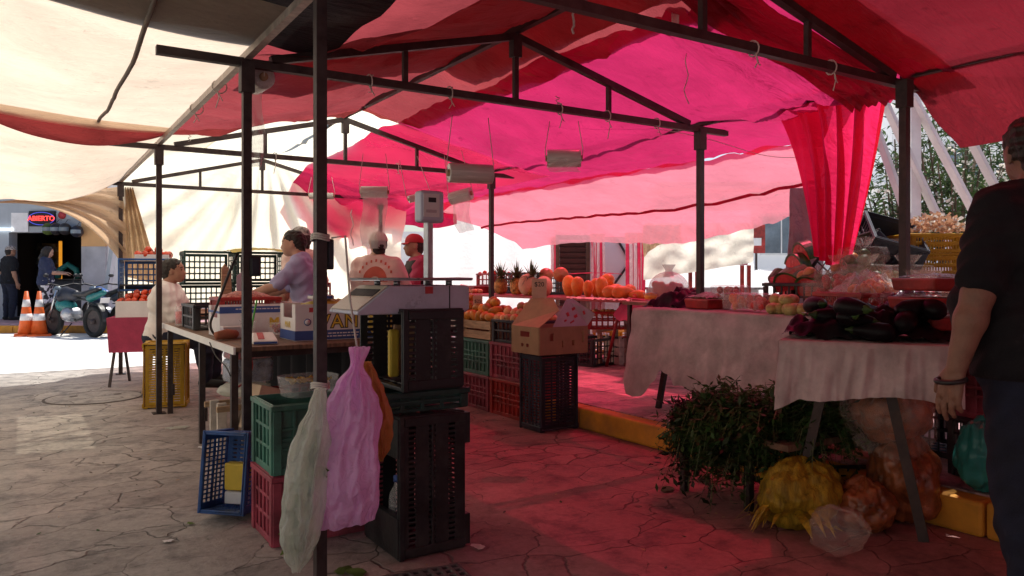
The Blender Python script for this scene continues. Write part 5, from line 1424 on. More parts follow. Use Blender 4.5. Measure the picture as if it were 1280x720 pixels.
# ================================================================= right-hand stall: long table under a stained cloth
ZT = .905
t = thing('trestle_table', 'long trestle table hidden under the stained grey pink cloth', 'table')
mb = MB(); mb.span((3.93, 2.35, ZT - .03), (5.15, 4.26, ZT)); mb.build('table_board', M['board'], t)
for y in (2.6, 4.0):
    for x, s in ((4.02, -1), (4.98, 1)):
        for q in (-1, 1): mb = MB(); mb.bar((x, y + .05 * q, ZT - .03), (x + .02 * s, y + .20 * q, .16), .035); mb.build('leg', M['steel'], t)
def fcloth(u, v):
    y = 4.36 - 2.25 * u
    lip = .06
    if v < .35:
        q = v / .35; x = 5.1 - (5.1 - 3.90) * q; z = ZT + .006 + .005 * nz(x * 4, y * 4, 1, 1.5)
        return (x, y, z)
    q = (v - .35) / .65
    L = .50 + .06 * math.sin(u * 5.0) - .05 * u + .02 * nz(u * 16, 3, 1, 1) + .16 * math.exp(-((u - .045) / .05) ** 2) - .10 * math.exp(-((u - .17) / .05) ** 2) + .016 * math.sin(u * 95) * math.sin(u * 31)
    fold = (.060 * nz(u * 9, q * .7, 3, 1) + .034 * nz(u * 22 + .6 * q, q * .8, 7, 1) + .012 * nz(u * 50, q * 2, 1, 1)) * q ** .7
    cnr = .0
    return (3.895 - .05 * q - fold + .02 * nz(u * 7, q * 4, 2, 1.2), y + (.05 * q * (1 if u < .03 else 0)), ZT + .006 - L * q)
mb = MB(); mb.grid(200, 50, fcloth)
tag(mb.build('tablecloth', M['tablecloth']), 'long stained grey pink cloth with a torn hem over the right stall', 'tablecloth')
def fcloth_end(u, v):
    x = 3.90 + 1.2 * u
    return (x, 4.36 + .012 * math.sin(u * 26) * v + .03 * v, ZT + .004 - v * (.42 + .10 * math.sin(u * 4 + 1)))
mb = MB(); mb.grid(50, 14, fcloth_end)
tag(mb.build('tablecloth', M['tablecloth']), 'end flap of stained cloth hanging at the far end of the right stall', 'tablecloth')
# goods on it
def put(u, v, f=None, z=ZT + .01, x=None):
    d = at(u, v, 1.0) - Vector((0, 0, CAM_Z)); k = x / d.x
    return Vector((x, d.y * k, z))
p = put(885, 372, x=4.15); t = thing('meat_tray', 'film wrapped red tray of dark fruit at the far end of the stained cloth', 'tray', p, R(80))
mb = MB(); mb.box((0, 0, .035), (.26, .20, .07), taper=1.1); mb.build('tray_body', M['redc'], t, bevel=.01); mb = MB(); mb.grid(14, 10, lambda u, v: (-.12 + .24 * u, -.09 + .18 * v, .085 + .02 * nz(u * 9, v * 9, 1, 1) + .03 * math.sin(PI * u) * math.sin(PI * v))); mb.build('wrap', M['film'], t)
mb = MB(); rnd = random.Random(4)
for k in range(18): mb.ell((rnd.uniform(-.1, .1), rnd.uniform(-.07, .07), .07), (.025, .025, .025), 8, 6)
mb.build('fruit_pieces', M['bark'], t)
p = put(855, 370, x=4.30); mb = MB(); mb.grid(26, 18, lambda u, v: ((u - .5) * .42, (v - .5) * .5, .13 * math.sin(PI * u) ** .7 * math.sin(PI * v) ** .7 + .05 * nz(u * 8, v * 8, 1, 1)))
tag(mb.build('plastic_sack', M['eggplant'], None, p), 'dark crumpled sack at the far corner of the right stall', 'sack')
for i, (u, lb, cont) in enumerate(((925, 'clear box of orange fruit pieces leaning on the right stall', 'papaya'), (946, 'clear box of pink melon pieces beside the pale squash', 'redflesh'), (912, 'clear box of red fruit behind the orange one', 'berry'))):
    p = put(u, 375, x=4.12 + .1 * (i == 2), z=ZT + .02 + .05 * (i == 2))
    clamshell(p, R(75 + 10 * i), lb, 'fruit_pieces', M[cont], (.22, .16, .10), .024, 18)
for i, (u, v, dx) in enumerate(((968, 380, .0), (976, 378, .02), (985, 381, -.02), (994, 383, .0), (1003, 386, .02), (980, 368, .03), (990, 371, .03), (970, 370, .1))):
    p = put(u, v, x=4.02 + dx); z = ZT + .040 + (.055 if i >= 5 else 0)
    fruit('zucchini', 'pale_squash', (p[0], p[1], z), 'pale yellow green squash in the small pile on the right stall', 'squash', 'pale squashes on the right stall', 1.15, (R(90), 0, R(115 + 8 * (i % 3))))
p = put(1025, 388, x=4.02); mb = MB(); mb.grid(16, 10, lambda u, v: ((u - .5) * .30, (v - .5) * .20, .012 + .02 * abs(nz(u * 4, v * 4, 1, 1.2)) + .02 * (u - .5) ** 2))
tag(mb.build('paper_sheet', M['paper'], None, p, R(60), solid=.002), 'white crumpled paper beside the pale squashes', 'paper')
# black crate carrying cut watermelon
p = put(1010, 372, x=4.62); o = crate('half', 'black', 'shallow black crate under the pink watermelon slices', (p[0], p[1], ZT + .008), R(90)); 
def slice_(loc, rot, s, label):
    t = thing('watermelon_slice', label, 'watermelon slice', loc); t.rotation_euler = rot; t.scale = (s, s, s)
    n = 14; a = [PI * k / n for k in range(n + 1)]
    for nm, r0, r1, m, th in (('flesh', 0, .13, 'redflesh', .034), ('rind', .131, .148, 'rind', .036)):
        mb = MB()
        if r0 == 0:
            vs = [(0, -th, 0)] + [(r1 * math.cos(q), -th, r1 * math.sin(q)) for q in a] + [(0, th, 0)] + [(r1 * math.cos(q), th, r1 * math.sin(q)) for q in a]
            k = n + 2
            mb.add(vs, [tuple(range(0, n + 2)), tuple(range(2 * k - 1, k - 1, -1))] + [(i, i + k, i + 1 + k, i + 1) for i in range(1, n + 1)] + [(0, k, k + 1, 1), (n + 1, 2 * k - 1, k, 0)])
        else:
            for q0, q1 in zip(a[:-1], a[1:]):
                vs = [(r * math.cos(q), y, r * math.sin(q)) for q in (q0, q1) for r in (r0, r1) for y in (-th, th)]
                mb.add(vs, [(0, 2, 6, 4), (1, 5, 7, 3), (2, 3, 7, 6), (0, 4, 5, 1)])
        mb.build(nm, M[m], t)
SL = [(992, 352, 4.60, .22, (R(-30), R(8), R(80)), 'watermelon slice lying at the left of the slices'), (1006, 345, 4.68, .24, (R(-20), R(-20), R(60)), 'watermelon slice tilted above the black crate'), (1020, 350, 4.55, .20, (R(-35), R(12), R(75)), 'large watermelon slice with a green rind in front'),
      (998, 330, 4.80, .33, (R(-10), R(-30), R(70)), 'watermelon slice higher in the pile of slices'), (1008, 318, 4.85, .42, (R(-15), R(5), R(60)), 'topmost pink watermelon slice of the pile'), (985, 348, 4.75, .24, (R(-60), R(30), R(30)), 'watermelon slice at the back of the pile')]
for u, v, x, dz, rot, lb in SL:
    p = put(u, v, x=x, z=ZT + dz - .06); slice_(p, rot, 1.0, lb)
for i, (u, v, x, z) in enumerate(((975, 352, 4.7, .03), (968, 350, 4.8, .03), (962, 356, 4.6, .03), (950, 357, 4.6, .03), (1004, 352, 4.5, .22), (1012, 348, 4.5, .24), (985, 344, 4.8, .22))):
    p = put(u, v, x=x, z=ZT + .02 + z); fruit('peach', 'round_fruit', p, 'round reddish fruit around the watermelon slices', 'fruit', 'fruit around the watermelon slices', 1.15)
# heaped support below the tilted crate: carton block
p = put(1075, 350, x=4.95)
t = thing('support_carton', 'carton propping up the tilted black crate', 'carton', (p[0], p[1], ZT + .005), .1)
mb = MB(); mb.box((0, 0, .10), (.45, .50, .20)); mb.build('box_body', M['card'], t, bevel=.004); mb = MB(); mb.box((0, 0, .2012), (.06, .502, .002)); mb.build('tape', M['cardpale'], t)
p = put(1066, 312, x=4.85, z=ZT + .33)
o = crate('grid', 'black', 'large black crate tipped toward the aisle above the watermelon slices', p, 0)
Zf = Vector((-.62, .30, .62)).normalized(); Xf = Vector((.30, .95, -.16)); Xf = (Xf - Zf * Xf.dot(Zf)).normalized(); Yf = Zf.cross(Xf)
o.rotation_euler = Matrix((Xf, Yf, Zf)).transposed().to_euler(); o.location = p - Zf * .10 - Vector((0, 0, .05)); o.scale = (1.05, 1.1, .85)
for i, (u, v, dx) in enumerate(((1050, 325, -.12), (1058, 318, -.1), (1045, 335, -.15), (1066, 322, -.08), (1058, 332, -.12))):
    q = put(u, v, x=4.80 + dx, z=1.15 + (345 - v) / 950 * 5.05); fruit('orange', 'orange_fruit', q, 'orange in the tipped black crate', 'orange', 'oranges in the tipped crate', 1.1)
slice_(put(1068, 330, x=4.62, z=ZT + .26), (R(-35), R(-40), R(70)), .9, 'watermelon slice lying across the front of the tipped crate')
for i, (u, v, x, rz, lb) in enumerate(((1060, 352, 4.60, 40, 'dark whole watermelon beside the cut slices'), (1090, 342, 4.70, 100, 'dark watermelon under the tipped crate'))):
    q = put(u, v, x=x, z=ZT + .14); fruit('watermelon', 'watermelon', q, lb, 'watermelon', None, .85, (R(90), 0, R(rz)))
# red basket with oranges and marigold coloured fruit under film
p = put(1075, 385, x=4.05); crate('basket', 'redc', 'red basket of orange fruit wrapped in film at the right stall', (p[0], p[1], ZT + .012), R(70), name='plastic_basket')
p = put(1095, 358, x=4.20)
for k in range(26):
    a, q = random.uniform(0, 2 * PI), random.uniform(0, .15)
    fruit('orange', 'orange_fruit', (p[0] + q * math.cos(a), p[1] + q * math.sin(a), ZT + .16 + .07 * (1 - q / .15) * random.uniform(.5, 1)), 'small orange fruit heaped in the red basket', 'orange', 'oranges in the red basket', .85)
for i, (u, v, x, s, lb) in enumerate(((1085, 372, 4.05, (.32, .26, .16), 'clear crumpled film over the red basket of oranges'), (1140, 385, 3.95, (.30, .24, .16), 'purplish clear bag of produce right of the red basket'), (1060, 355, 4.32, (.24, .2, .2), 'clear bag of onions behind the red basket'))):
    p = put(u, v, x=x, z=ZT + (.10 if i == 0 else .0))
    mb = MB(); mb.grid(34, 22, lambda u_, v_: ((u_ - .5) * s[0] * 1.2, (v_ - .5) * s[1] * 1.2, s[2] * (math.sin(PI * u_) * math.sin(PI * v_)) ** .5 + .05 * nz(u_ * 9, v_ * 9, i, 1) + .02 * nz(u_ * 25, v_ * 25, i, 1)))
    tag(mb.build('film_wrap', M['clear'] if i != 1 else mat('purple_film', (.20, .12, .20), .2, bump=.6, bs=14, alpha=.75, spec=.8), None, p, R(70)), lb, 'plastic wrap')
for k in range(10):
    q = put(1062, 350, x=4.34); fruit('peach', 'onion', (q[0] + random.uniform(-.07, .07), q[1] + random.uniform(-.07, .07), ZT + .05 + .05 * (k % 3)), 'reddish onion in the clear bag behind the red basket', 'onion', 'onions in the clear bag')
for i, (u, v, z) in enumerate(((1165, 405, 0), (1163, 385, .09), (1168, 368, .18))):
    p = put(u, v, x=3.62); t = thing('meat_tray', ('lowest red film wrapped tray beside the man', 'middle red film wrapped tray beside the man', 'top red film wrapped tray beside the man')[i], 'tray', (p[0], p[1], ZT - .005 + z), R(65))
    mb = MB(); mb.box((0, 0, .03), (.30, .22, .06), taper=1.08); mb.build('tray_body', M['redc'], t, bevel=.01)
    mb = MB(); mb.grid(14, 10, lambda a, b: (-.14 + .28 * a, -.10 + .20 * b, .064 + .018 * (math.sin(PI * a) * math.sin(PI * b)) ** .5 + .008 * nz(a * 9, b * 9, i, 1))); mb.build('wrap', M['film'], t)
p = put(1145, 352, x=4.6); t = thing('glass_tray', 'clear topped display tray with a dark metal rim by the right post', 'display tray', (p[0], p[1], ZT + .02), R(70))
mb = MB(); mb.box((0, 0, .10), (.5, .34, .18)); mb.build('case', M['clear'], t, bevel=.01)
mb = MB(); mb.tube([(-.26, -.18, .2), (.26, -.18, .2), (.26, .18, .2), (-.26, .18, .2), (-.26, -.18, .2)], .008, 6); mb.build('rim', M['steel'], t)
mb = MB(); mb.grid(14, 10, lambda a, b: (-.22 + .44 * a, -.15 + .3 * b, .04 + .05 * abs(nz(a * 8, b * 8, 2, 1)))); mb.build('contents', M['leaf2'], t)

# ================================================================= near right table with black bags, herbs, bags below
NT = thing('trestle_table', 'near sawhorse table under the short grey cloth beside the man', 'table', (3.28, 2.06, 0), R(-60))
# local x runs along the visible front edge
mb = MB(); mb.box((0, .14, .835), (.72, .62, .024)); mb.build('table_board', M['board'], NT)
for y in (-.10, .40):
    for s in (-1, 1): mb = MB(); mb.bar((s * .10 - .05, y, .82), (s * .27 - .05, y - .02, 0), .042, up=(0, 1, 0)); mb.build('leg', M['steel'], NT)
    mb = MB(); mb.bar((-.16, y, .62), (.06, y, .62), .03); mb.build('crossbar', M['steel'], NT)
def fnear(u, v):
    L, W = .74, .64; x = -.37 + L * u
    if v < .5: return (x, .46 - .64 * v * 2, .853 + .004 * nz(u * 6, v * 6, 1, 1))
    q = (v - .5) * 2
    Ln = .235 + .02 * math.sin(u * 7) + .075 * max(0, 1 - u * 7)
    return (x - .02 * q * (1 - u), -.185 - .012 * q - (.040 * nz(u * 8, q * .7, 3, 1) + .030 * nz(u * 19 + .5 * q, q * .8, 7, 1) + .008 * nz(u * 45, q * 2, 1, 1)) * q ** .7, .853 - .012 * (q > 0) - Ln * q)
mb = MB(); mb.grid(120, 36, fnear)
for s in (0,):
    mb.grid(40, 12, lambda u, v: (-.372 - .015 * v - .012 * math.sin(u * 25) * v, -.18 + .62 * u, .851 - (.25 + .03 * math.sin(u * 9)) * v))
tag(mb.build('tablecloth', M['tablecloth'], None, (3.28, 2.06, 0), R(-60)), 'short grey cloth over the near sawhorse table', 'tablecloth')
for i in range(17):
    lx, ly = random.uniform(-.27, .27), random.uniform(-.12, .25)
    c, s = math.cos(R(-60)), math.sin(R(-60))
    fruit('eggplant', 'eggplant', (3.28 + lx * c - ly * s, 2.06 + lx * s + ly * c, .900 + .055 * (i > 6) + .05 * (i > 12)), 'glossy black eggplant on the near right table', 'eggplant', 'eggplants on the near table', random.uniform(.72, .95), (R(90 + random.uniform(-16, 16)), 0, random.uniform(0, 6.3)))
mb = MB(); mb.grid(40, 24, lambda u, v: ((u - .5) * .72, (v - .5) * .46, .13 * (math.sin(PI * u) * math.sin(PI * v)) ** .6 + .06 * nz(u * 9, v * 7, 5, 1) + .02 * nz(u * 25, v * 20, 5, 1)))
tag(mb.build('plastic_sack', M['eggplant'], None, (3.42, 2.16, .87), R(-60)), 'black plastic sack behind the eggplants', 'sack')

# herbs: low bench and hanging bunches
t = thing('low_bench', 'low bench with dark legs carrying the green herbs by the kerb', 'bench')
mb = MB(); mb.span((2.95, 2.25, .34), (3.42, 2.97, .37)); mb.build('bench_top', M['board'], t)
for x in (2.98, 3.38):
    for y in (2.5, 2.93): mb = MB(); mb.bar((x, y, 0), (x, y, .34), .035); mb.build('leg', M['steel'], t)
M['herbstem'] = mat('herb_stem', (.10, .13, .05), .6, var=.3)
def herb_bundle(c, L, W, H, label, seed, n=420, hang=.16):
    rnd = random.Random(seed); mb = MB()
    for k in range(n):
        a = rnd.uniform(0, 2 * PI); q = rnd.random() ** .6
        b = Vector((q * math.cos(a) * W, rnd.uniform(-.5, .5) * L, rnd.uniform(0, H) * (1 - .5 * q * q)))
        d = Vector((math.cos(a) * (.6 + q) + rnd.uniform(-.4, .4), rnd.uniform(-.9, .9), rnd.uniform(-.15, .8) - .6 * q)).normalized()
        ln = rnd.uniform(.07, .17); p1 = b + d * ln * .5; p2 = b + d * ln + Vector((0, 0, -hang * q * rnd.uniform(.3, 1.3)))
        s = d.cross(Vector((rnd.random(), rnd.random(), rnd.random()))).normalized() * .0022
        mb.add([b - s, b + s, p1 + s, p1 - s, p2 + s * .6, p2 - s * .6], [(0, 1, 2, 3), (3, 2, 4, 5)], 1)
        for j in range(7):
            w0 = rnd.uniform(.25, 1.05); pp = b + (p1 - b) * w0 * 2 if w0 < .5 else p1 + (p2 - p1) * (w0 - .5) * 2
            dd = Vector((rnd.uniform(-1, 1), rnd.uniform(-1, 1), rnd.uniform(-.8, .5))).normalized(); l_ = rnd.uniform(.016, .060)
            ss = dd.cross(Vector((rnd.uniform(-1, 1), rnd.uniform(-1, 1), 1))).normalized() * l_ * rnd.uniform(.12, .24)
            mb.add([pp, pp + dd * l_ * .5 + ss, pp + dd * l_, pp + dd * l_ * .5 - ss], [(0, 1, 2, 3)])
    return tag(mb.build('herb_bunch', [M['herb'], M['herbstem']], None, c), label, 'herbs')
herb_bundle((3.07, 2.80, .37), .30, .15, .16, 'bushy bunch of dark green herbs nearest the raised pavement', 1, 900, .10)
herb_bundle((3.12, 2.55, .37), .34, .17, .19, 'bushy bunch of dark green herbs beside the grey cloth', 2, 900, .10)
herb_bundle((3.00, 2.66, .22), .46, .15, .18, 'herb stems hanging over the front edge of the low bench', 3, 420, .16)
herb_bundle((3.26, 2.36, .37), .30, .18, .18, 'dark bunch of herbs in the shade under the near table', 4, 500)
# bags under the near table
def lump(name, m, c, rad, label, seed, cat='bag', amp=.22, n=(72, 44), rz=0, ridge=1.0):
    def fn(u, v):
        a = 2 * PI * u; th = PI * v
        d = Vector((math.sin(th) * math.cos(a), math.sin(th) * math.sin(a), -math.cos(th)))
        k = 1 + ridge * (.10 * abs(math.sin(5.5 * a + seed + 1.5 * d.z)) + .05 * abs(math.sin(11 * a + 2 * seed + 2 * d.z))) * (.4 + .6 * max(0, d.z)) + amp * nz(d.x * 1.6 + seed, d.y * 1.6, d.z * 1.6 + seed, 1) + amp * .45 * nz(d.x * 4.5 + seed, d.y * 4.5, d.z * 4.5, 1) - amp * .25 * abs(nz(d.x * 9, d.y * 9 + seed, d.z * 9, 1))
        return (d.x * rad[0] * k, d.y * rad[1] * k, max(-rad[2] * .92, d.z * rad[2] * k) + rad[2] * .93)
    return tag(MB().grid(n[0], n[1], fn).build(name, m, None, c, rz), label, cat)
M['husk'] = mat('yellow_husk', (.52, .34, .03), .5, var=.4, vs=5, stretch=(6, 6, 1), trans=.25, bump=.7, bs=18)
M['carrotbag'] = mat('orange_net', (.30, .085, .03), .35, var=.45, vs=16, bump=.8, bs=26, spec=.6)
M['clearbag'] = mat('thin_clear_bag', (.75, .62, .55), .12, var=.1, bump=.8, bs=16, alpha=.16, spec=1.0)
M['tealbag'] = mat('teal_sack', (.03, .22, .20), .35, bump=.5, bs=14)
p = on(1000, 655); lump('yellow_bag', M['husk'], (p[0], p[1], .002), (.20, .17, .15), 'large yellow bag of husks on the ground behind the sawhorse leg', 1.2)
mb = MB(); rnd = random.Random(11); q0 = on(985, 672)
for k in range(24):
    a = rnd.uniform(2.2, 5.6); r0, r1 = rnd.uniform(.12, .19), rnd.uniform(.22, .34); b = Vector((p[0] + r0 * math.cos(a), p[1] + r0 * math.sin(a), rnd.uniform(.02, .18))); e = Vector((p[0] + r1 * math.cos(a + .2), p[1] + r1 * math.sin(a + .2), rnd.uniform(.008, .06))); s = Vector((-math.sin(a), math.cos(a), .3)) * rnd.uniform(.010, .022)
    mb.add([b - s, b + s, (b + e) / 2 + s + Vector((0, 0, .02)), (b + e) / 2 - s + Vector((0, 0, .02)), e], [(0, 1, 2, 3), (3, 2, 4)])
tag(mb.build('corn_husks', M['husk']), 'loose yellow husks spilling around the yellow bag', 'husks')
p = on(1086, 668); lump('carrot_bag', M['carrotbag'], (p[0] + .05, p[1] + .05, .002), (.13, .11, .11), 'orange bag of carrots on the ground between the sawhorse legs', 3.1)
p = on(1050, 690); lump('clear_bag', M['clearbag'], (p[0], p[1], .002), (.13, .10, .09), 'small clear crumpled bag in front of the carrots', 8.3)
p = on(1140, 672); lump('carrot_bag', M['carrotbag'], (p[0] + .22, p[1] + .16, .002), (.16, .15, .20), 'orange net bag low beside the man', 5.3)
lump('carrot_bag', M['carrotbag'], (p[0] + .20, p[1] + .22, .36), (.19, .16, .17), 'orange net bag on top of the other under the table', 6.8)
lump('clear_bag', M['clearbag'], (p[0] + .14, p[1] + .18, .30), (.22, .18, .22), 'clear film over the orange net bags', 9.4)
lump('teal_bag', M['tealbag'], (p[0] + .42, p[1] - .10, .167), (.12, .11, .16), 'teal sack next to the man\'s leg', 2.6)
p = on(1062, 640); t = thing('flattened_carton', 'flattened brown carton behind the sawhorse legs', 'carton', (p[0] + .25, p[1] + .2, .20), R(-30))
mb = MB(); mb.box((0, 0, .03), (.34, .26, .012), rot=Matrix.Rotation(R(10), 3, 'Y')); mb.build('carton_body', M['card'], t)
mb = MB(); mb.box((0, 0, .038), (.05, .258, .003), rot=Matrix.Rotation(R(10), 3, 'Y')); mb.build('tape', M['cardpale'], t)
crate('grid', 'black', 'black crate in the dark under the near right table', (p[0] + .28, p[1] + .22, 0), R(-30)).scale = (1, 1, .62)
mb = MB(); rnd = random.Random(21); p = on(1078, 640)
for k in range(34):
    a = rnd.uniform(0, 2 * PI); b = Vector((p[0] + rnd.uniform(-.05, .05), p[1] + rnd.uniform(-.05, .05), rnd.uniform(.03, .12))); d = Vector((math.cos(a), math.sin(a), rnd.uniform(-.1, .7))).normalized(); s = d.cross(Vector((0, 0, 1))).normalized() * .022; L_ = rnd.uniform(.09, .17)
    mb.add([b, b + d * L_ * .5 + s, b + d * L_, b + d * L_ * .5 - s], [(0, 1, 2, 3)])
tag(mb.build('lettuce', M['leaf2']), 'pale green leafy lettuce behind the orange bag of carrots', 'lettuce')
# yellow crate of cut flowers behind the stall
p = put(1168, 338, x=5.25, z=.0)
t = thing('side_table', 'narrow dark stand holding up the yellow flower crate', 'stand', (p[0], p[1], .16), 0)
mb = MB(); mb.box((0, 0, .98), (.5, .5, .03)); mb.build('stand_top', M['board'], t)
for x in (-.2, .2):
    for y in (-.2, .2): mb = MB(); mb.bar((x, y, 0), (x, y, .97), .04); mb.build('leg', M['steel'], t)
crate('tall', 'yellow', 'bright yellow crate with dried blossoms beside the right post', (p[0], p[1], 1.155), R(-35)).scale = (.85, 1, 1)
mb = MB(); rnd = random.Random(8)
for k in range(340):
    a, q = rnd.uniform(0, 2 * PI), rnd.random() ** .5 * .19; c = Vector((q * math.cos(a), q * math.sin(a), .0 + rnd.uniform(.02, .16) * (1 - q * 2)))
    d = Vector((rnd.uniform(-1, 1), rnd.uniform(-1, 1), rnd.uniform(-.4, 1))).normalized(); s = d.cross(Vector((rnd.random(), 1, rnd.random()))).normalized()
    mb.add([c, c + d * .02 + s * .014, c + d * .038, c + d * .02 - s * .014], [(0, 1, 2, 3)], 0 if k % 5 else 1)
tag(mb.build('blossom_heap', [M['peachpetal'], M['petal']], None, (p[0], p[1], 1.43)), 'peach and white blossoms heaped in the yellow crate', 'flowers')

# ================================================================= rolls of plastic bags hanging from the frames
def bag_roll(c, rdir, L, r, label, top, film=0, filmw=None, swap=False):
    """roll of bags on a stick; cords go up to the chord at z=top; film is the loose end's length"""
    t = thing('bag_roll', label, 'plastic bag roll', c, math.atan2(rdir[1], rdir[0]))
    ti = rdir[2] if len(rdir) > 2 else 0
    rot = Matrix.Rotation(R(90), 3, 'Y')
    mb = MB(); mb.lathe([(r * .36, -L / 2 + .004), (r * .98, -L / 2), (r, -L / 2 + .004), (r, L / 2 - .004), (r * .98, L / 2), (r * .36, L / 2 - .004)], 28, rot=rot); ro = mb.build('roll', M['filmroll'], t)
    mb = MB(); mb.lathe([(r * .22, -L / 2 - .012), (r * .35, -L / 2 - .012), (r * .35, L / 2 + .012), (r * .22, L / 2 + .012)], 16, rot=rot); mb.build('core', M['card'], t)
    for s in (-1, 1):
        mb = MB(); mb.tube([(s * (L / 2 + .01), 0, 0), (s * (L / 2 + .014), 0, r), (s * L * .42, .0, top - c[2])], .003, 5); mb.build('cord', M['cord'], t)
    if film:
        w_ = filmw or L * .92
        mb = MB(); mb.grid(14, 34, lambda u, v: (lambda x, y, z: (y, -x, z) if swap else (x, y, z))((u - .5) * w_ * (1 - .25 * v * (1 if film > .3 and w_ < .2 else .1)) + .014 * math.sin(v * 7), (-r * .99 if not swap else -L * .35) + .016 * math.sin(u * 9 + v * 6) * v + .02 * v, -r * .2 * swap - film * v))
        mb.build('loose_film', M['film'], t)
    t.rotation_euler = (0, -ti, math.atan2(rdir[1], rdir[0]))
    return t
def rdir(deg, tilt=0): return (math.cos(deg), math.sin(deg), tilt)
bag_roll(at(588, 217, 5.15), rdir(-.25), .30, .066, 'big bag roll in the centre hanging under the main truss', 2.23)
bag_roll(at(705, 198, 5.3), rdir(-.62), .235, .062, 'big bag roll hanging right of centre from the main truss', 2.23, .10)
bag_roll(at(323, 100, 4.0), rdir(-1.5), .16, .062, 'upright looking bag roll with a long twisted film beside the second post', 2.23, .44, .10, True)
bag_roll(at(468, 240, 6.7), rdir(-.52), .235, .050, 'bag roll with a wide sheet of film hanging in front of the capped vendor', 2.23, .50)
bag_roll(at(402, 245, 8.3), rdir(-.5), .26, .035, 'thin bag roll half hidden behind the nearest post', 2.23)
bag_roll(at(524, 246, 6.9), rdir(-.2, .28), .20, .034, 'thin tilted bag roll above the scale display', 2.23)
bag_roll(at(576, 245, 6.6), rdir(-.95, .2), .20, .055, 'white bag roll above the far fruit crates', 2.23, .32)
# loose cords on the trusses
rnd = random.Random(31)
for i, (u, v, f, L, lb) in enumerate(((717, 2, 3.7, .16, 'frayed white cord knotted at the top centre'), (733, 3, 3.65, .06, 'short white knot beside the frayed cord'), (858, 66, 4.45, .30, 'thin cord loop hanging on the far right post'), (440, 262, 7.2, .34, 'white cord hanging in front of the magenta fall'), (697, 120, 5.0, .05, 'small cord knot on the main truss'), (237, 168, 6.2, .06, 'cord end under the left purlin'))):
    p = at(u, v, f); mb = MB(); pts = [p + Vector((.012 * math.sin(k * 1.7 + i), .01 * math.cos(k * 1.3), -L * k / 7)) for k in range(8)]
    mb.tube(pts, .006 if i in (0, 1, 3) else .003, 5)
    tag(mb.build('cord', M['cord']), lb, 'cord')
cable([at(690, 140, 6.2), at(860, 168, 5.72), at(960, 195, 5.6), at(1040, 195, 5.2)], M['cord'], 'thin line strung from the right post to the magenta curtain', .0025)
p = at(845, 14, 4.15); mb = MB(); mb.grid(10, 12, lambda u, v: Vector(p) + Vector(((u - .5) * .07 * (1 - .4 * v), .02 * math.sin(u * 8), .07 - .14 * v)))
tag(mb.build('plastic_scrap', M['film']), 'scrap of clear plastic tied to the near right truss', 'plastic scrap')

# dark crates added under the right-hand tables to close off a bright gap
crate('rib', 'black', 'black crate added under the long right table near the kerb', (4.15, 2.75, .165), R(85))
crate('rib', 'dgreen', 'dark green crate added on the black one under the long right table', (4.15, 2.75, .467), R(88))
crate('grid', 'bluedark', 'navy crate added at the near end below the long right table', (4.35, 2.20, .165), R(80))
crate('rib', 'black', 'black crate added on the navy one behind the near table', (4.35, 2.20, .467), R(84))
crate('grid', 'black', 'black crate added on the raised pavement behind the orange net bags', (3.95, 1.72, .165), R(70))
crate('rib', 'pinkc', 'dull red crate added on top of the black crate behind the orange net bags', (3.95, 1.72, .467), R(74))

# more bagged vegetables heaped toward the right post
M['carrot'] = M['papaya']
BAGS = [(1078, 318, 4.62, 'leaf', 'clear bag of dark greens lying against the tipped crate'), (1050, 340, 4.42, 'redflesh', 'clear bag of red peppers in front of the tipped crate'), (1112, 312, 4.95, 'leaf2', 'clear bag of pale greens topmost on the heap beside the right post'), (1082, 345, 4.35, 'rind', 'clear bag of dark cucumbers under the tipped crate'), (1040, 372, 4.25, 'leaf2', 'clear bag of pale green vegetables left of the red basket'), (1118, 362, 4.35, 'tomato', 'clear bag of tomatoes heaped behind the red basket'),
        (1135, 340, 4.75, 'leaf', 'clear bag of dark green chillies against the display tray'), (1098, 332, 4.75, 'mango', 'clear bag of mangoes high on the heap by the right post'),
        (1160, 348, 4.45, 'peach', 'clear bag of pinkish fruit next to the flower crate'), (1030, 352, 4.55, 'peach', 'clear bag of pale fruit beside the watermelon slices'), (1150, 378, 4.1, 'redflesh', 'clear bag of red peppers near the film wrapped trays')]
for i, (u, v, x, cm, lb) in enumerate(BAGS):
    p = put(u, v, x=x, z=ZT + .01 + (.22 if v < 325 else .10 if v < 346 else 0)); rn = random.Random(60 + i)
    t = thing('bag_of_vegetables', lb, 'bag', p, rn.uniform(0, 6))
    mb = MB()
    for k in range(22):
        a, q = rn.uniform(0, 6.28), rn.random() ** .5 * .12; r = rn.uniform(.022, .040)
        mb.ell((q * math.cos(a), q * math.sin(a), r + rn.uniform(0, .13) * (1 - q * 4)), (r, r * rn.uniform(.7, 1), r * rn.uniform(.7, 1.5)), 10, 7, rot=Matrix.Rotation(rn.uniform(0, 3), 3, 'X'))
    mb.build('vegetables', M[cm], t)
    mb = MB()
    def fbg(u_, v_):
        a = 2 * PI * u_; th = v_
        prof = .15 * math.sin(PI * min(1, .08 + .72 * v_)) ** .6 if v_ < .8 else .055 - .02 * abs(v_ - .87) / .07 + (.06 * (v_ - .87) / .13 if v_ > .87 else 0)
        k = 1 + .10 * nz(math.cos(a) * 2 + i, math.sin(a) * 2, v_ * 4, 1) + .05 * math.sin(9 * a + i + 3 * v_) * v_ + .06 * nz(math.cos(a) * 5, math.sin(a) * 5 + i, v_ * 9, 1)
        return (prof * k * math.cos(a), prof * k * math.sin(a), .27 * v_ ** 1.1)
    mb.grid(48, 30, fbg); mb.build('bag_film', M['clearbag'], t)

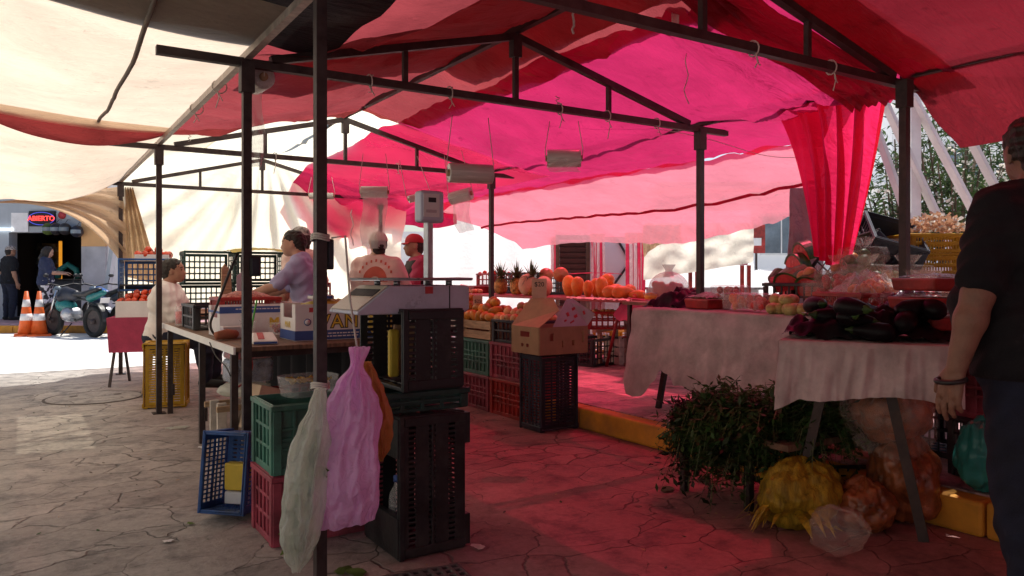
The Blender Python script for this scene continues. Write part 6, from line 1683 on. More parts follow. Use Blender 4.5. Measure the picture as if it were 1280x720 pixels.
# short ties that hold the tarps to the trusses
for i, (x, y, z) in enumerate([(1.6, 3.97, 2.23), (2.1, 3.97, 2.23), (2.9, 3.97, 2.23), (3.3, 3.97, 2.23), (3.75, 3.97, 2.23), (2.9, 2.42, 2.23), (3.5, 2.42, 2.23), (1.9, 6.95, 2.23), (3.1, 6.95, 2.23), (.95, 5.4, 2.262), (.95, 4.7, 2.262)]):
    ax = Vector((0, 1, 0)) if y in (3.97, 2.42, 6.95) else Vector((1, 0, 0))
    mb = MB(); mb.tube([Vector((x, y, z)) + (ax * math.cos(a) + Vector((0, 0, 1)) * math.sin(a)) * .036 + Vector((.004 * a, 0, 0)) for a in [2 * PI * k / 12 for k in range(16)]], .004, 5)
    mb.tube([(x, y - .03, z - .03), (x + .01, y - .034, z - .07), (x - .008, y - .03, z - .07 - .03 * (i % 4))], .003, 5)
    mb.tube([(x, y - .03, z - .03), (x + .02, y - .02, z - .06), (x + .03, y - .03, z - .085)], .003, 5)
    tag(mb.build('cord_tie', M['cord']), 'short pale cord tied round a bar of the roof frames', 'cord', 'cord ties on the roof frames')

q = put(1098, 322, x=5.0, z=ZT + .30)
o = crate('rib', 'bluedark', 'navy crate tipped on the heap behind the right post', q, 0); o.rotation_euler = (R(18), R(-24), R(40))
crate('rib', 'black', 'black crate under the tipped navy crate behind the right post', (q[0], q[1], ZT + .004), R(20)).scale = (1, 1, .8)
# ================================================================= people
def V3(*a): return Vector(a)
def ik(S, T, l1, l2, hint):
    d = T - S; L = min(d.length, (l1 + l2) * .995); d.normalize()
    a = (l1 * l1 - l2 * l2 + L * L) / (2 * L); h = math.sqrt(max(0, l1 * l1 - a * a))
    n = (hint - d * hint.dot(d)).normalized()
    return S + d * a + n * h, S + d * L
def hand_prims(Wr, d, pn, thumb, s=1.0, curl=.5):
    """Wr wrist, d pointing to the fingertips, pn palm normal, thumb towards the thumb side"""
    d = d.normalized(); pn = (pn - d * pn.dot(d)).normalized(); th = (thumb - d * thumb.dot(d) - pn * thumb.dot(pn)).normalized()
    P = [(Wr - d * .01, Wr + d * .045 * s, .026 * s, .030 * s, (pn, .62), .012), (Wr + d * .035 * s + th * .018 * s, Wr + d * .085 * s + th * .02 * s, .022 * s, .017 * s, (pn, .75), .012), (Wr + d * .035 * s - th * .016 * s, Wr + d * .08 * s - th * .022 * s, .022 * s, .016 * s, (pn, .75), .012)]
    for k, (off, ln) in enumerate(((.033, .072), (.011, .082), (-.011, .076), (-.032, .058))):
        b = Wr + d * (.088 - .006 * abs(k - 1)) * s + th * off * s
        c = curl * (.8 + .12 * k)
        d1 = (d * math.cos(c * .6) + pn * math.sin(c * .6)); d2 = (d * math.cos(c * 1.3) + pn * math.sin(c * 1.3)); d3 = (d * math.cos(c * 1.9) + pn * math.sin(c * 1.9))
        j1 = b + d1 * ln * .5 * s; j2 = j1 + d2 * ln * .32 * s; j3 = j2 + d3 * ln * .24 * s
        P += [(b - d * .012 * s, j1, .0105 * s, .0092 * s, None, .004), (j1, j2, .0092 * s, .0085 * s, None, .004), (j2, j3, .0085 * s, .0072 * s, None, .004)]
    b = Wr + d * .022 * s + th * .026 * s; t1 = b + (d * .72 + th * .62 + pn * .25).normalized() * .045 * s; t2 = t1 + (d * .9 + th * .22 + pn * .35).normalized() * .036 * s
    P += [(b, t1, .014 * s, .0115 * s, None, .008), (t1, t2, .0115 * s, .009 * s, None, .006)]
    return P
def person(label, pos, rz, H=1.66, bulk=1.0, lean=0, sit=False, hands=None, skin='skin', shirt='whitecloth', pants='jeans', sleeve=.75, hair='short', headyaw=0, headpitch=0, cap=None, capback=False, res=.011, vest=None, belly=0, group=None, shoes=True, longsleeve=False, step=.0, hem=.84, extra=None, capflip=0, stool=True):
    t = thing('person', label, 'person', pos, rz, group)
    s = H / 1.70; B = bulk
    zs = -.36 if sit else 0
    Rl = Matrix.Rotation(-lean, 3, 'X'); piv = V3(0, 0, .95)
    def U(x, y, z): p = Rl @ (V3(x, y, z) - piv) + piv; return (p + V3(0, 0, zs)) * s
    def D(x, y, z): return V3(x, y, z + zs) * s
    fx = (1, 0, 0); fy = Rl @ V3(0, 1, 0)
    sw = .185 * (1 + .35 * (B - 1))
    torso = [(U(-.075 * B, 0, .98), U(.075 * B, 0, .98), .125 * B * s, .125 * B * s, (fy, .92)), (U(-.055 * B, .005, 1.12), U(.055 * B, .005, 1.12), .118 * B * s, .118 * B * s, (fy, .88)),
             (U(-.085 * B, 0, 1.28), U(.085 * B, 0, 1.28), .125 * B * s, .125 * B * s, (fy, .84)), (U(-sw + .05, -.01, 1.39), U(sw - .05, -.01, 1.39), .072 * s, .072 * s, (fy, .95)),
             (U(-.06, -.02, 1.44), U(.06, -.02, 1.44), .05 * s, .05 * s, None, .05)]
    if belly: torso.append((U(-.06, .06 + belly * .6, 1.08), U(.06, .06 + belly * .6, 1.08), .13 * B * s, .13 * B * s, None, .06))
    Hc = U(0, .02, 1.59)
    Rh = Rl @ Matrix.Rotation(headyaw, 3, 'Z') @ Matrix.Rotation(-headpitch, 3, 'X')
    def Hd(x, y, z): return Hc + (Rh @ V3(x, y, z)) * s
    hx = Rh @ V3(1, 0, 0)
    head = [(Hd(0, -.012, .02), Hd(0, .022, .03), .085 * s, .080 * s, (hx, .90), .02), (Hd(0, .045, -.06), Hd(0, .06, -.075), .052 * s, .040 * s, (hx, 1.0), .03), (Hd(0, .04, -.02), Hd(0, .05, -.03), .062 * s, .058 * s, (hx, 1.0), .03),
            (Hd(0, .092, .005), Hd(0, .113, -.026), .009 * s, .015 * s, None, .012), (Hd(-.03, .085, .025), Hd(.03, .085, .025), .012 * s, .012 * s, None, .015), (Hd(-.014, .098, -.060), Hd(.014, .098, -.060), .008 * s, .008 * s, None, .008)]
    for q in (-1, 1):
        head.append((Hd(q * .078, -.002, .012), Hd(q * .080, .004, -.022), .020 * s, .015 * s, (hx, .4), .006))
        head.append((Hd(q * .034, .094, .010), Hd(q * .035, .094, .010), .013 * s, .013 * s, None, 0 if res < .008 else .004)) if res < .008 else None
    neck = [(U(0, -.015, 1.42), Hd(0, -.015, -.04), .060 * s * (1 + .3 * (B - 1)), .054 * s * (1 + .3 * (B - 1)), None, .03)]
    arms, sl, hp = [], [], []
    l1, l2 = .285 * s, .25 * s
    hands = hands or {}
    for q in (-1, 1):
        S = U(q * sw, -.01, 1.385); T_, hint = hands.get(q, (None, None))
        T_ = D(*T_) if T_ is not None else S + V3(q * .07, .03, -.52) * s
        hint = V3(*(hint or (q * .4, -1, -.2)))
        E, W_ = ik(S, T_, l1, l2, hint)
        ab = 1 + .5 * (B - 1)
        arms += [(S, E, .052 * s * ab, .041 * s * ab, None, .03), (E, E + (W_ - E) * .35, .042 * s * ab, .042 * s * ab, None, .02), (E + (W_ - E) * .35, W_, .042 * s * ab, .027 * s * ab, None, .02)]
        d = (W_ - E).normalized(); hang = d.z < -.7
        pn = V3(-q, .15, 0) if hang else V3(0, 0, -1); th = V3(0, 1, 0) if hang else V3(-q, 0, 0)
        hp += hand_prims(W_, d, pn, th, s * (1 + .12 * (B - 1)), .45)
        e2 = S + (E - S) * sleeve
        sl += [(S, e2, (.052 * ab + .016) * s, (.045 * ab + .020) * s, None, .03)]
        if longsleeve: sl += [(S, E, (.052 * ab + .014) * s, .056 * s, None, .03), (E, E + (W_ - E) * .93, .054 * s, .040 * s, None, .02)]
    legs = []
    for q in (-1, 1):
        st = step * q
        hipj = D(q * .09 * B, 0, .93)
        if sit: kn = hipj + V3(q * .07, .42, .0) * s; an = kn + V3(0, .02, -.40) * s; an.z = max(an.z, .08)
        else: kn = D(q * .10 * B, .02 + st * .6, .50); an = D(q * .10 * B, -.02 + st, .085)
        legs += [(hipj, kn, .092 * s * B, .060 * s * B, None, .04), (kn, kn + (an - kn) * .35, .058 * s * B, .058 * s * B, None, .02), (kn + (an - kn) * .35, an, .058 * s * B, .040 * s, None, .02)]
        if shoes:
            mb_ = sdf_obj('shoe', M['rubber'], [(an + V3(0, -.03, -.035) * s, an + V3(q * .02, .15, -.045) * s, .045 * s, .040 * s, None, .01)], .012, t, cuts=[((0, 0, .004), (0, 0, -1))])
    sdf_obj('body', M[skin], head + neck + torso + arms + hp + legs, res, t)
    def folds(amp, sc):
        def f(X, Y, Z): return (amp * (np.sin(X * sc * .9 + Z * sc * 1.3 + 2 * np.sin(Y * sc * .7)) * np.sin(Z * sc * .8 + Y * sc * .9 + 1.7 * np.sin(X * sc * .5)))).astype(np.float32)
        return f
    grow = lambda P, g: [(p[0], p[1], p[2] + g, p[3] + g) + tuple(p[4:]) for p in P]
    hemz = D(0, 0, hem).z
    low = [(D(-.075 * B, 0, .90), D(.075 * B, 0, .90), .13 * B * s, .13 * B * s, (fx if False else (0, 1, 0), .92))]
    sdf_obj('shirt', M[shirt], grow(torso + low, .018 * s) + sl, max(.008, res), t, folds(.007, 34), cuts=[((0, 0, hemz), (0, 0, -1)), (tuple(Hd(0, 0, -.115)), tuple(Rl @ V3(0, .25, 1)))])
    if vest: sdf_obj('vest', M[vest], grow(torso + low, .028 * s), .012, t, folds(.004, 30), cuts=[((0, 0, hemz + .03), (0, 0, -1)), (tuple(U(0, 0, 1.43)), tuple(Rl @ V3(0, 0, 1)))])
    hips = [(D(-.075 * B, 0, .93), D(.075 * B, 0, .93), .128 * B * s, .128 * B * s, ((0, 1, 0), .95))]
    sdf_obj('trousers', M[pants], grow(hips + legs, .016 * s), max(.010, res), t, folds(.006, 30), cuts=[((0, 0, .06), (0, 0, -1)), ((0, 0, D(0, 0, 1.0).z), (0, 0, 1))])
    up = Rh @ V3(0, 0, 1)
    if hair:
        ck = .88 if cap else 1.0
        hp_ = [(Hd(0, -.018, .035), Hd(0, .006, .045), .094 * s * ck, .086 * s * ck, (hx, .92), .02), (Hd(0, -.05, -.01), Hd(0, -.045, -.05), .07 * s, .058 * s, (hx, 1.05), .03)]
        if hair == 'long': hp_ += [(Hd(0, -.06, .0), Hd(0, -.07, -.22), .085 * s, .075 * s, (hx, 1.15), .04), (Hd(-.06, .0, .0), Hd(-.07, -.01, -.2), .045 * s, .04 * s, None, .03), (Hd(.06, 0, 0), Hd(.07, -.01, -.2), .045 * s, .04 * s, None, .03)]
        fc = Rh @ V3(0, .80, -.60)
        if hair == 'scarf': fc = Rh @ V3(0, 1, -.1); hp_ += [(Hd(0, -.02, -.02), Hd(0, -.02, -.15), .10 * s, .12 * s, None, .04)]
        sdf_obj('hair' if hair != 'scarf' else 'headscarf', M['hair'], hp_, max(.007, res * .7), t, folds(.006, 90), cuts=[(tuple(Hd(0, .062, .02)), tuple(fc))])
    if cap:
        sg = -1 if capback else 1
        cp = [(Hd(0, -.012, .045), Hd(0, .012, .05), .098 * s, .094 * s, (hx, .94), .02)]
        c = sdf_obj('cap', M[cap], cp, .009, t, cuts=[(tuple(Hd(0, 0, .038)), tuple(-(up)))])
        mb = MB(); mb.grid(12, 6, lambda u, v: Hd(.085 * math.sin((u - .5) * 2.6) * (1 - .1 * v), sg * (.065 + (.085 * math.cos((u - .5) * 2.4)) * v), .048 - .022 * v - .012 * (2 * u - 1) ** 2 * v)); mb.build('brim', M[cap], c, solid=.006)
    for q in (-1, 1):
        mb = MB(); mb.ell(Hd(q * .034, .086, .010), (.011 * s,) * 3, 10, 8); mb.build('eye', M['eye'], t)
    if hair != 'scarf':
        for q in (-1, 1):
            mb = MB(); mb.tube([Hd(q * .018, .098, .028), Hd(q * .034, .097, .034), Hd(q * .052, .084, .030)], .0045 * s, 6); mb.build('eyebrow', M['hair'], t)
    return t
M['blackcloth'] = mat('black_jersey', (.006, .006, .009), .9, var=.2, bump=.35, bs=200, rnd=0)
M['skindark'] = mat('skin_deep', (.25, .125, .085), .5, var=.14, vs=14, bump=.25, bs=120, rnd=.05)
M['eye'] = mat('eye_dark', (.03, .02, .015), .2)
M['blackvest'] = mat('black_apron', (.025, .02, .02), .8)
M['camo'] = mat('black_white_print', (.30, .30, .33), .85, var=0, bump=0)
nt = M['camo'].node_tree; bsd = nt.nodes['Principled BSDF']
tcn = _n(nt, 'ShaderNodeTexCoord'); n_ = _n(nt, 'ShaderNodeTexNoise', Scale=11, Detail=2); nt.links.new(tcn.outputs['Object'], n_.inputs['Vector'])
nt.links.new(ramp(nt, n_.outputs[0], [(.47, (.03, .03, .04)), (.52, (.70, .70, .74))]), bsd.inputs['Base Color'])
M['navycloth'] = mat('navy_cotton', (.03, .04, .09), .85)
M['patterned'] = mat('grey_patterned_cap', (.30, .26, .24), .8, var=.7, vs=30)

LEFT, RIGHT, AWAY = -TH + R(90), -TH - R(90), -TH
def stool(loc, h):
    t = thing('stool', 'plain wooden stool under the man in the white shirt', 'stool', loc)
    mb = MB(); mb.box((0, 0, h - .02), (.34, .34, .035)); mb.build('seat', M['wood'], t, bevel=.005)
    for a in (-1, 1):
        for b in (-1, 1): mb = MB(); mb.bar((a * .13, b * .13, h - .03), (a * .16, b * .16, 0), .035); mb.build('leg', M['wood'], t)
p = rf((205 - 640) / 950 * 7.35, 7.35)
person('man in a white shirt sitting sideways at the far end of the left table', p, RIGHT + .15, 1.66, 1.25, .10, True, {-1: ((-.12, .42, 1.18), None), 1: ((.12, .40, 1.16), None)}, shirt='whitecloth', sleeve=.95, hair='short', headpitch=-.15, longsleeve=False, hem=.90)
stool(p, .47)
p = rf((387 - 640) / 950 * 6.5, 6.5)
person('dark haired vendor in a lavender shirt reaching across the left table', p, LEFT + .1, 1.54, 1.08, .20, False, {-1: ((-.22, .50, 1.10), (-.6, -.6, -.6)), 1: ((.12, .48, 1.08), None)}, skin='skinlight', shirt='lilaccloth', sleeve=.9, hair='short', headpitch=-.1)
p = rf((380 - 640) / 950 * 7.3, 7.3)
person('person in a patterned cap half hidden behind the lavender shirted vendor', p, LEFT - .6, 1.60, 1.0, .05, False, None, shirt='peachcloth', cap='patterned', headyaw=.2)
p = rf((472 - 640) / 950 * 6.75, 6.75)
pp = person('vendor in a peach T-shirt and tan cap seen from behind', p, AWAY - .15, 1.52, 1.22, .0, False, {-1: ((-.20, .34, 1.05), None), 1: ((.22, .34, 1.05), None)}, skin='skinlight', shirt='peachcloth', sleeve=.98, cap='capcloth', headyaw=.5, belly=.05)
# coral print on the back of the shirt: a curved patch that follows the back
for o in pp.children:
    if o.name.startswith('shirt'):
        from mathutils.bvhtree import BVHTree
        bv = BVHTree.FromPolygons([v.co for v in o.data.vertices], [tuple(q.vertices) for q in o.data.polygons])
        def onback(x, z):
            h = bv.ray_cast(Vector((x, -1, z)), Vector((0, 1, 0)))
            return (h[0] + Vector((0, -.004, 0))) if h[0] is not None else Vector((x, -.1, z))
        mb = MB(); mb.grid(14, 8, lambda u, v: onback(.11 * math.cos(PI * u) * (.45 + .55 * v) + .02, 1.10 + .135 * math.sin(PI * u) * (.35 + .65 * v)))
        mb.build('print', M['coral'], o)
        for i in range(9):
            a = PI * (i + .5) / 9; mb = None
        mb = MB()
        for i in range(9):
            a = PI * (.12 + .76 * i / 8); c = Vector((.02 + .15 * math.cos(a), 0, 1.13 + .155 * math.sin(a)))
            mb.add([onback(c.x - .008, c.z - .012), onback(c.x + .008, c.z - .012), onback(c.x + .008, c.z + .012), onback(c.x - .008, c.z + .012)], [(0, 1, 2, 3)])
        mb.build('print', M['coral'], o)
p = rf((520 - 640) / 950 * 7.9, 7.9)
person('vendor in a red cap with a black apron over pink sleeves', p, LEFT + .35, 1.56, 1.0, .0, False, {-1: ((-.18, .30, 1.0), None), 1: ((.15, .30, 1.0), None)}, shirt='pinkcloth', vest='blackvest', cap='redcap', sleeve=.95)
p = rf((1316 - 640) / 950 * 2.46, 2.46)
person('heavy man in black T-shirt and dark jeans standing close at the right edge', p, AWAY + R(13), 1.67, 1.26, .08, False, {-1: ((-.37, .03, .80), (-.5, -1, -.1)), 1: ((.36, .14, .84), None)}, shirt='blackcloth', pants='jeans', sleeve=.82, hair='short', res=.0062, belly=.06, skin='skindark', headyaw=-.35, headpitch=.15, step=.04)
for o in list(COL.objects):
    if o.name.startswith('person') and o.get('label', '').startswith('heavy man'): man = o

s_ = 1.67 / 1.70; wr = Vector((-.37, .03, .80)) * s_
mb = MB(); mb.tube([wr + Vector((.041 * math.cos(a), .041 * math.sin(a), .035 + .006 * math.cos(a))) for a in [2 * PI * k / 24 for k in range(25)]], .008, 8); mb.build('bracelet', M['black'], man)
# ================================================================= background across the street, laid out on the street's own axes
BG = -TH
def bgthing(name, label, cat, r, f, z=0, rz=0): return thing(name, label, cat, rf(r, f, z), BG + rz)
def ur(u, f): return (u - 640) / 950 * f
def vz(v, f): return CAM_Z + (345 - v) / 950 * f
# pavement and yellow kerb in front of the shop
g = MB(); g.span((-16, 15.35, 0), (3.0, 22, .15)); struct(g.build('pavement', M['platform'], None, (0, 0, 0), BG))
g = MB(); 
for i in range(19): g.span((-16 + i + .004, 15.22, 0), (-15 + i - .004, 15.347, .153))
struct(g.build('kerb', M['kerb'], None, (0, 0, 0), BG, bevel=.015))
M['shopwall'] = mat('pale_blue_wall', (.40, .43, .47), .8, var=.08, vs=1.5, rnd=0)
M['orangewall'] = mat('orange_wall', (.80, .46, .20), .8, var=.08, vs=1.5, rnd=0)
M['creamwall'] = mat('cream_wall', (.75, .68, .55), .8, var=.06, vs=1.5, rnd=0)
M['greywall'] = mat('grey_wall_base', (.50, .50, .52), .8, var=.12, vs=2.5, rnd=0)
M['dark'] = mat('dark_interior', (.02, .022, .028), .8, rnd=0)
M['whitewall'] = mat('white_wall', (.93, .92, .90), .85, var=.02, vs=.8, bump=.05, rnd=0)
M['glassdark'] = mat('window_glass', (.16, .20, .24), .1, var=.3, vs=1.2, spec=.8)
M['neon'] = mat('neon_red', (.8, .05, .04), .4, emit=(1, .06, .05), es=1.6)
M['neonb'] = mat('neon_blue', (.1, .12, .8), .4, emit=(.15, .2, 1), es=.25)
M['lamp'] = mat('fluorescent_tube', (.9, .95, 1), .4, emit=(.8, .92, 1), es=3)
M['amber'] = mat('amber_strip', (.9, .35, .03), .4, emit=(1, .38, .03), es=.7)
F = 17.6
shop = bgthing('shop_building', 'open fronted helmet shop with a neon sign across the street', 'shop', 0, 0)
def bpart(name, m, boxes, parent=shop, bevel=0):
    mb = MB()
    for a, b in boxes: mb.span(a, b)
    return mb.build(name, m, parent, bevel=bevel)
xl, xr = ur(11, F), ur(104, F)
bpart('wall', M['shopwall'], [((-16, F, .15), (xl, F + .3, 4.6))])
bpart('fascia', M['shopwall'], [((xl + .003, F, 2.16), (xr, F + .25, 4.6))])
bpart('pillar', M['greywall'], [((xr + .003, F - .08, .15), (ur(134, F), F + .3, 1.83))])
bpart('pillar', M['orangewall'], [((xr + .003, F - .08, 1.833), (ur(134, F), F + .3, 4.6))])
bpart('wall', M['whitewall'], [((ur(134, F) + .003, F, .15), (ur(134, F) + 2.5, F + .3, 4.6))])
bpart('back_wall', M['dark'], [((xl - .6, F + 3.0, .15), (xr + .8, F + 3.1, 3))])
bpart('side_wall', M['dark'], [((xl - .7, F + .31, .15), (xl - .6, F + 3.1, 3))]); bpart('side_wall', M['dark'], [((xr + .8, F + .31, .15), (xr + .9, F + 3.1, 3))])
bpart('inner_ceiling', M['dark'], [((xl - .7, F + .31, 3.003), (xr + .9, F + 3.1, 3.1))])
bpart('roof', M['shopwall'], [((-16.2, F - .2, 4.603), (ur(134, F) + 2.7, F + 6, 4.75))])
# strip light band just under the fascia and signs
bpart('sign_panel', M['paper'], [((ur(15, F), F - .03, vz(290, F)), (ur(36, F), F - .003, vz(266, F)))])
sp = bpart('neon_sign', M['dark'], [((ur(38, F), F - .06, vz(283, F)), (ur(70, F), F - .003, vz(264, F)))])
text('lettering', 'ABIERTO', .155, M['neon'], sp, (ur(54, F), F - .075, vz(273.5, F)), ext=.006, off=.004)
mb = MB(); mb.tube([(ur(54, F) + .30 * math.cos(a), F - .07, vz(273.5, F) + .145 * math.sin(a)) for a in [2 * PI * k / 28 for k in range(29)]], .010, 6); mb.build('neon_ring', M['neonb'], sp)
mb = MB(); mb.lathe([(.09, 0), (.09, .02)], 20, (ur(78, F), F - .003, vz(269, F)), rot=Matrix.Rotation(R(90), 3, 'X')); mb.build('emblem', M['redink'], shop)
for u in (8, 93): bpart('lamp_tube', M['lamp'], [((ur(u, F) - .18, F + .5 if u > 50 else F - .06, vz(288, F)), (ur(u, F) + .18, F + .56 if u > 50 else F - .003, vz(288, F) + .05))])
for u in (24, 74): bpart('amber_strip', M['amber'], [((ur(u, F + 2), F + 1.98, .6), (ur(u, F + 2) + .06, F + 2.03, 2.05))])
sh = bpart('shelf_unit', mat('shelf_wood', (.20, .12, .05), .7), [((ur(26, F + 2.2), F + 2.2, .2), (ur(73, F + 2.2), F + 2.25, 2.0))])
rnd = random.Random(3); mb = MB()
for k in range(5):
    z = .5 + k * .32; mb.span((ur(27, F + 2), F + 1.95, z), (ur(72, F + 2), F + 2.19, z + .02))
    x = ur(28, F + 2)
    while x < ur(71, F + 2): w_ = rnd.uniform(.03, .09); mb.span((x, F + 2.0, z + .021), (x + w_ * .8, F + 2.1, z + .02 + rnd.uniform(.06, .2))); x += w_
mb.build('stock', mat('mixed_stock', (.10, .09, .07), .5, var=.9, vs=5), sh)
for i, (u, col) in enumerate(((61, 'leaf2'), (71, 'black'), (82, 'black'), (97, 'bluedark'))):
    t = bgthing('helmet', ('green helmet hanging at the shop front', 'black helmet hanging second from the pillar side group', 'black helmet hanging right of the middle', 'dark helmet hanging nearest the orange pillar')[i], 'helmet', ur(u, F - .2), F - .22, vz(287 if i != 3 else 290, F))
    mb = MB(); mb.ell((0, 0, 0), (.13, .15, .14), 18, 12); mb.build('shell', M[col], t)
    mb = MB(); mb.grid(10, 5, lambda a, b: (.128 * math.sin((a - .5) * 2.4), -.148 * math.cos((a - .5) * 2.4) - .006, -.05 + .085 * b)); mb.build('visor', M['glassdark'], t)
    mb = MB(); mb.tube([(0, .0, .13), (0, .10, .22), (0, .21, .22)], .006, 6); mb.build('hook', M['steel'], t)
counter = bgthing('shop_counter', 'dark counter with a grey armchair shape inside the shop opening', 'counter', ur(82, F + .7), F + .9, .15)
mb = MB(); mb.box((0, 0, .45), (.9, .5, .9)); mb.build('counter_body', M['bluedark'], counter, bevel=.02)
mb = MB(); mb.box((.0, -.02, .915), (.96, .56, .03)); mb.build('counter_top', M['black'], counter)
mb = MB(); mb.tube([(-.25, -.1, .95), (-.2, -.1, 1.15), (0, -.1, 1.28), (.2, -.1, 1.15), (.25, -.1, .95)], .07, 10); mb.build('cushion', M['tealbag'], counter)
person('woman in a navy top and black and white patterned trousers at the shop front', rf(ur(57, 16.3), 16.3, .15), RIGHT + .3, 1.62, 1.12, .04, False, {-1: ((-.10, .36, 1.12), None), 1: ((.12, .36, 1.10), None)}, skin='skinlight', shirt='navycloth', pants='camo', hair='scarf', res=.016, headpitch=.25, sleeve=1.0)
person('man in dark clothes and a grey cap with his back turned in the shop', rf(ur(12, 17.2), 17.2, .15), AWAY - .5, 1.66, 1.15, .0, False, None, shirt='blackcloth', pants='greytrousers' if 'greytrousers' in M else 'jeans', cap='patterned', res=.016)

# traffic cones
def cone(u, label):
    p = on(u, 420); t = thing('traffic_cone', label, 'traffic cone', p)
    mb = MB(); mb.box((0, 0, .02), (.40, .40, .04)); mb.build('base', M['rubber'] if False else M['cone'], t, bevel=.012)
    def rr(z): return .145 - .115 * (z - .04) / .82
    for nm, z0, z1, m, e in (('cone_body', .041, .86, 'cone', 0), ('reflective_band', .30, .43, 'paper', .003), ('reflective_band', .56, .70, 'paper', .003)):
        mb = MB(); mb.lathe([(rr(z0) + e, z0), (rr(z1) + e, z1)] + ([(.012, z1)] if e == 0 else []), 28, smooth=True); mb.build(nm, M[m], t)
cone(33, 'left traffic cone of the pair by the far kerb'); cone(49, 'right traffic cone of the pair next to the motorcycle')

# motorcycles
def motorcycle(u, f, rz, label, tank, panel):
    t = thing('motorcycle', label, 'motorcycle', rf(ur(u, f), f, .0), BG + rz)
    def wheel(y, r=.30, wd=.055):
        mb = MB(); n = 36; pr = [(r - .05 + .05 * math.cos(a), wd * math.sin(a)) for a in [2 * PI * k / 10 for k in range(11)]]
        mb.lathe([(rad, z) for rad, z in pr], n, (0, y, r), rot=Matrix.Rotation(R(90), 3, 'Y')); wh = mb.build('wheel', M['rubber'], t)
        mb = MB()
        for k in range(10): a = 2 * PI * k / 10; mb.bar((0, y, r), (0, y + (r - .07) * math.cos(a), r + (r - .07) * math.sin(a)), .014)
        mb.lathe([(r - .085, -.02), (r - .07, -.025), (r - .07, .025), (r - .085, .02)], n, (0, y, r), rot=Matrix.Rotation(R(90), 3, 'Y')); mb.lathe([(.05, -.06), (.05, .06)], 14, (0, y, r), rot=Matrix.Rotation(R(90), 3, 'Y'))
        mb.build('rim', M['steel'], wh)
    wheel(.66); wheel(-.62, .30, .065)
    for s in (-1, 1):
        mb = MB(); mb.tube([(s * .09, .66, .30), (s * .09, .42, .88)], .022, 8); mb.build('fork', M['chrome'], t)
    mb = MB(); mb.tube([(0, .42, .85), (0, .30, .55), (0, -.05, .30), (0, -.35, .38), (0, -.60, .30)], .025, 8); mb.tube([(0, .40, .84), (0, 0, .72), (0, -.5, .70), (0, -.85, .82)], .022, 8); mb.build('frame', M['black'], t)
    sdf_obj('engine', M['galv'], [((-.06, .08, .42), (.06, .08, .42), .14, .14, None, .03), ((0, .12, .5), (0, .2, .62), .10, .09, None, .03)], .02, t)
    sdf_obj('tank', M[tank], [((0, .26, .80), (0, -.02, .78), .15, .11, ((1, 0, 0), .8), .04), ((-.08, .28, .74), (.08, .28, .74), .09, .09, None, .04)], .018, t)
    sdf_obj('side_panel', M[panel], [((0, .33, .60), (0, .12, .56), .15, .12, ((1, 0, 0), .95), .03)], .02, t)
    sdf_obj('seat', M['black'], [((0, -.08, .80), (0, -.42, .80), .085, .11, ((0, 0, 1), .6), .03), ((0, -.42, .82), (0, -.72, .90), .11, .07, ((0, 0, 1), .55), .03)], .016, t)
    sdf_obj('tail', M[panel], [((0, -.5, .74), (0, -.88, .84), .085, .05, None, .03)], .018, t)
    mb = MB(); mb.tube([(-.36, .30, .98), (-.22, .40, 1.0), (0, .42, .95), (.22, .40, 1.0), (.36, .30, .98)], .015, 8); hb = mb.build('handlebar', M['black'], t)
    for s in (-1, 1):
        mb = MB(); mb.tube([(s * .22, .40, 1.0), (s * .27, .42, 1.14)], .007, 6); mb.ell((s * .29, .42, 1.16), (.055, .015, .035), 10, 7); mb.build('mirror', M['black'], hb)
    mb = MB(); mb.ell((0, .53, .86), (.09, .08, .10), 16, 10); mb.build('headlight', M['glassdark'], t)
    mb = MB(); mb.tube([(.10, .10, .34), (.13, -.2, .28), (.14, -.45, .34), (.15, -.78, .44)], [.022, .025, .045, .05], 12); mb.build('exhaust', M['chrome'], t)
    mb = MB(); mb.grid(10, 4, lambda a, b: ((b - .5) * .13, .66 + .335 * math.cos(R(20 + 130 * a)), .30 + .335 * math.sin(R(20 + 130 * a)))); mb.build('mudguard', M['black'], t, solid=.006)
    mb = MB(); mb.grid(10, 4, lambda a, b: ((b - .5) * .15, -.62 + .345 * math.cos(R(70 + 110 * a)), .30 + .345 * math.sin(R(70 + 110 * a)))); mb.build('mudguard', M['black'], t, solid=.006)
    mb = MB(); mb.box((0, -.92, .70), (.18, .01, .10), rot=Matrix.Rotation(R(15), 3, 'X')); mb.build('number_plate', M['paper'], t)
    mb = MB(); mb.tube([(-.06, -.02, .26), (-.22, .08, .02)], .012, 6); mb.build('side_stand', M['black'], t)
    return t
motorcycle(93, 14.45, R(62), 'motorcycle with a teal front panel parked beside the traffic cones', 'bluedark', 'teal')
motorcycle(131, 14.7, R(50), 'dark blue motorcycle parked beside the pink draped stand', 'blue', 'bluedark')
t = bgthing('leaning_pole', 'blue grey pole leaning beside the orange pillar', 'pole', ur(130, 15.5), 15.45, .15)
mb = MB(); mb.bar((0, 0, 0), (.16, .2, 1.9), .16, .08); mb.build('shaft', M['shopwall'], t); mb = MB(); mb.box((0, 0, .02), (.3, .3, .04)); mb.build('foot', M['steel'], t)

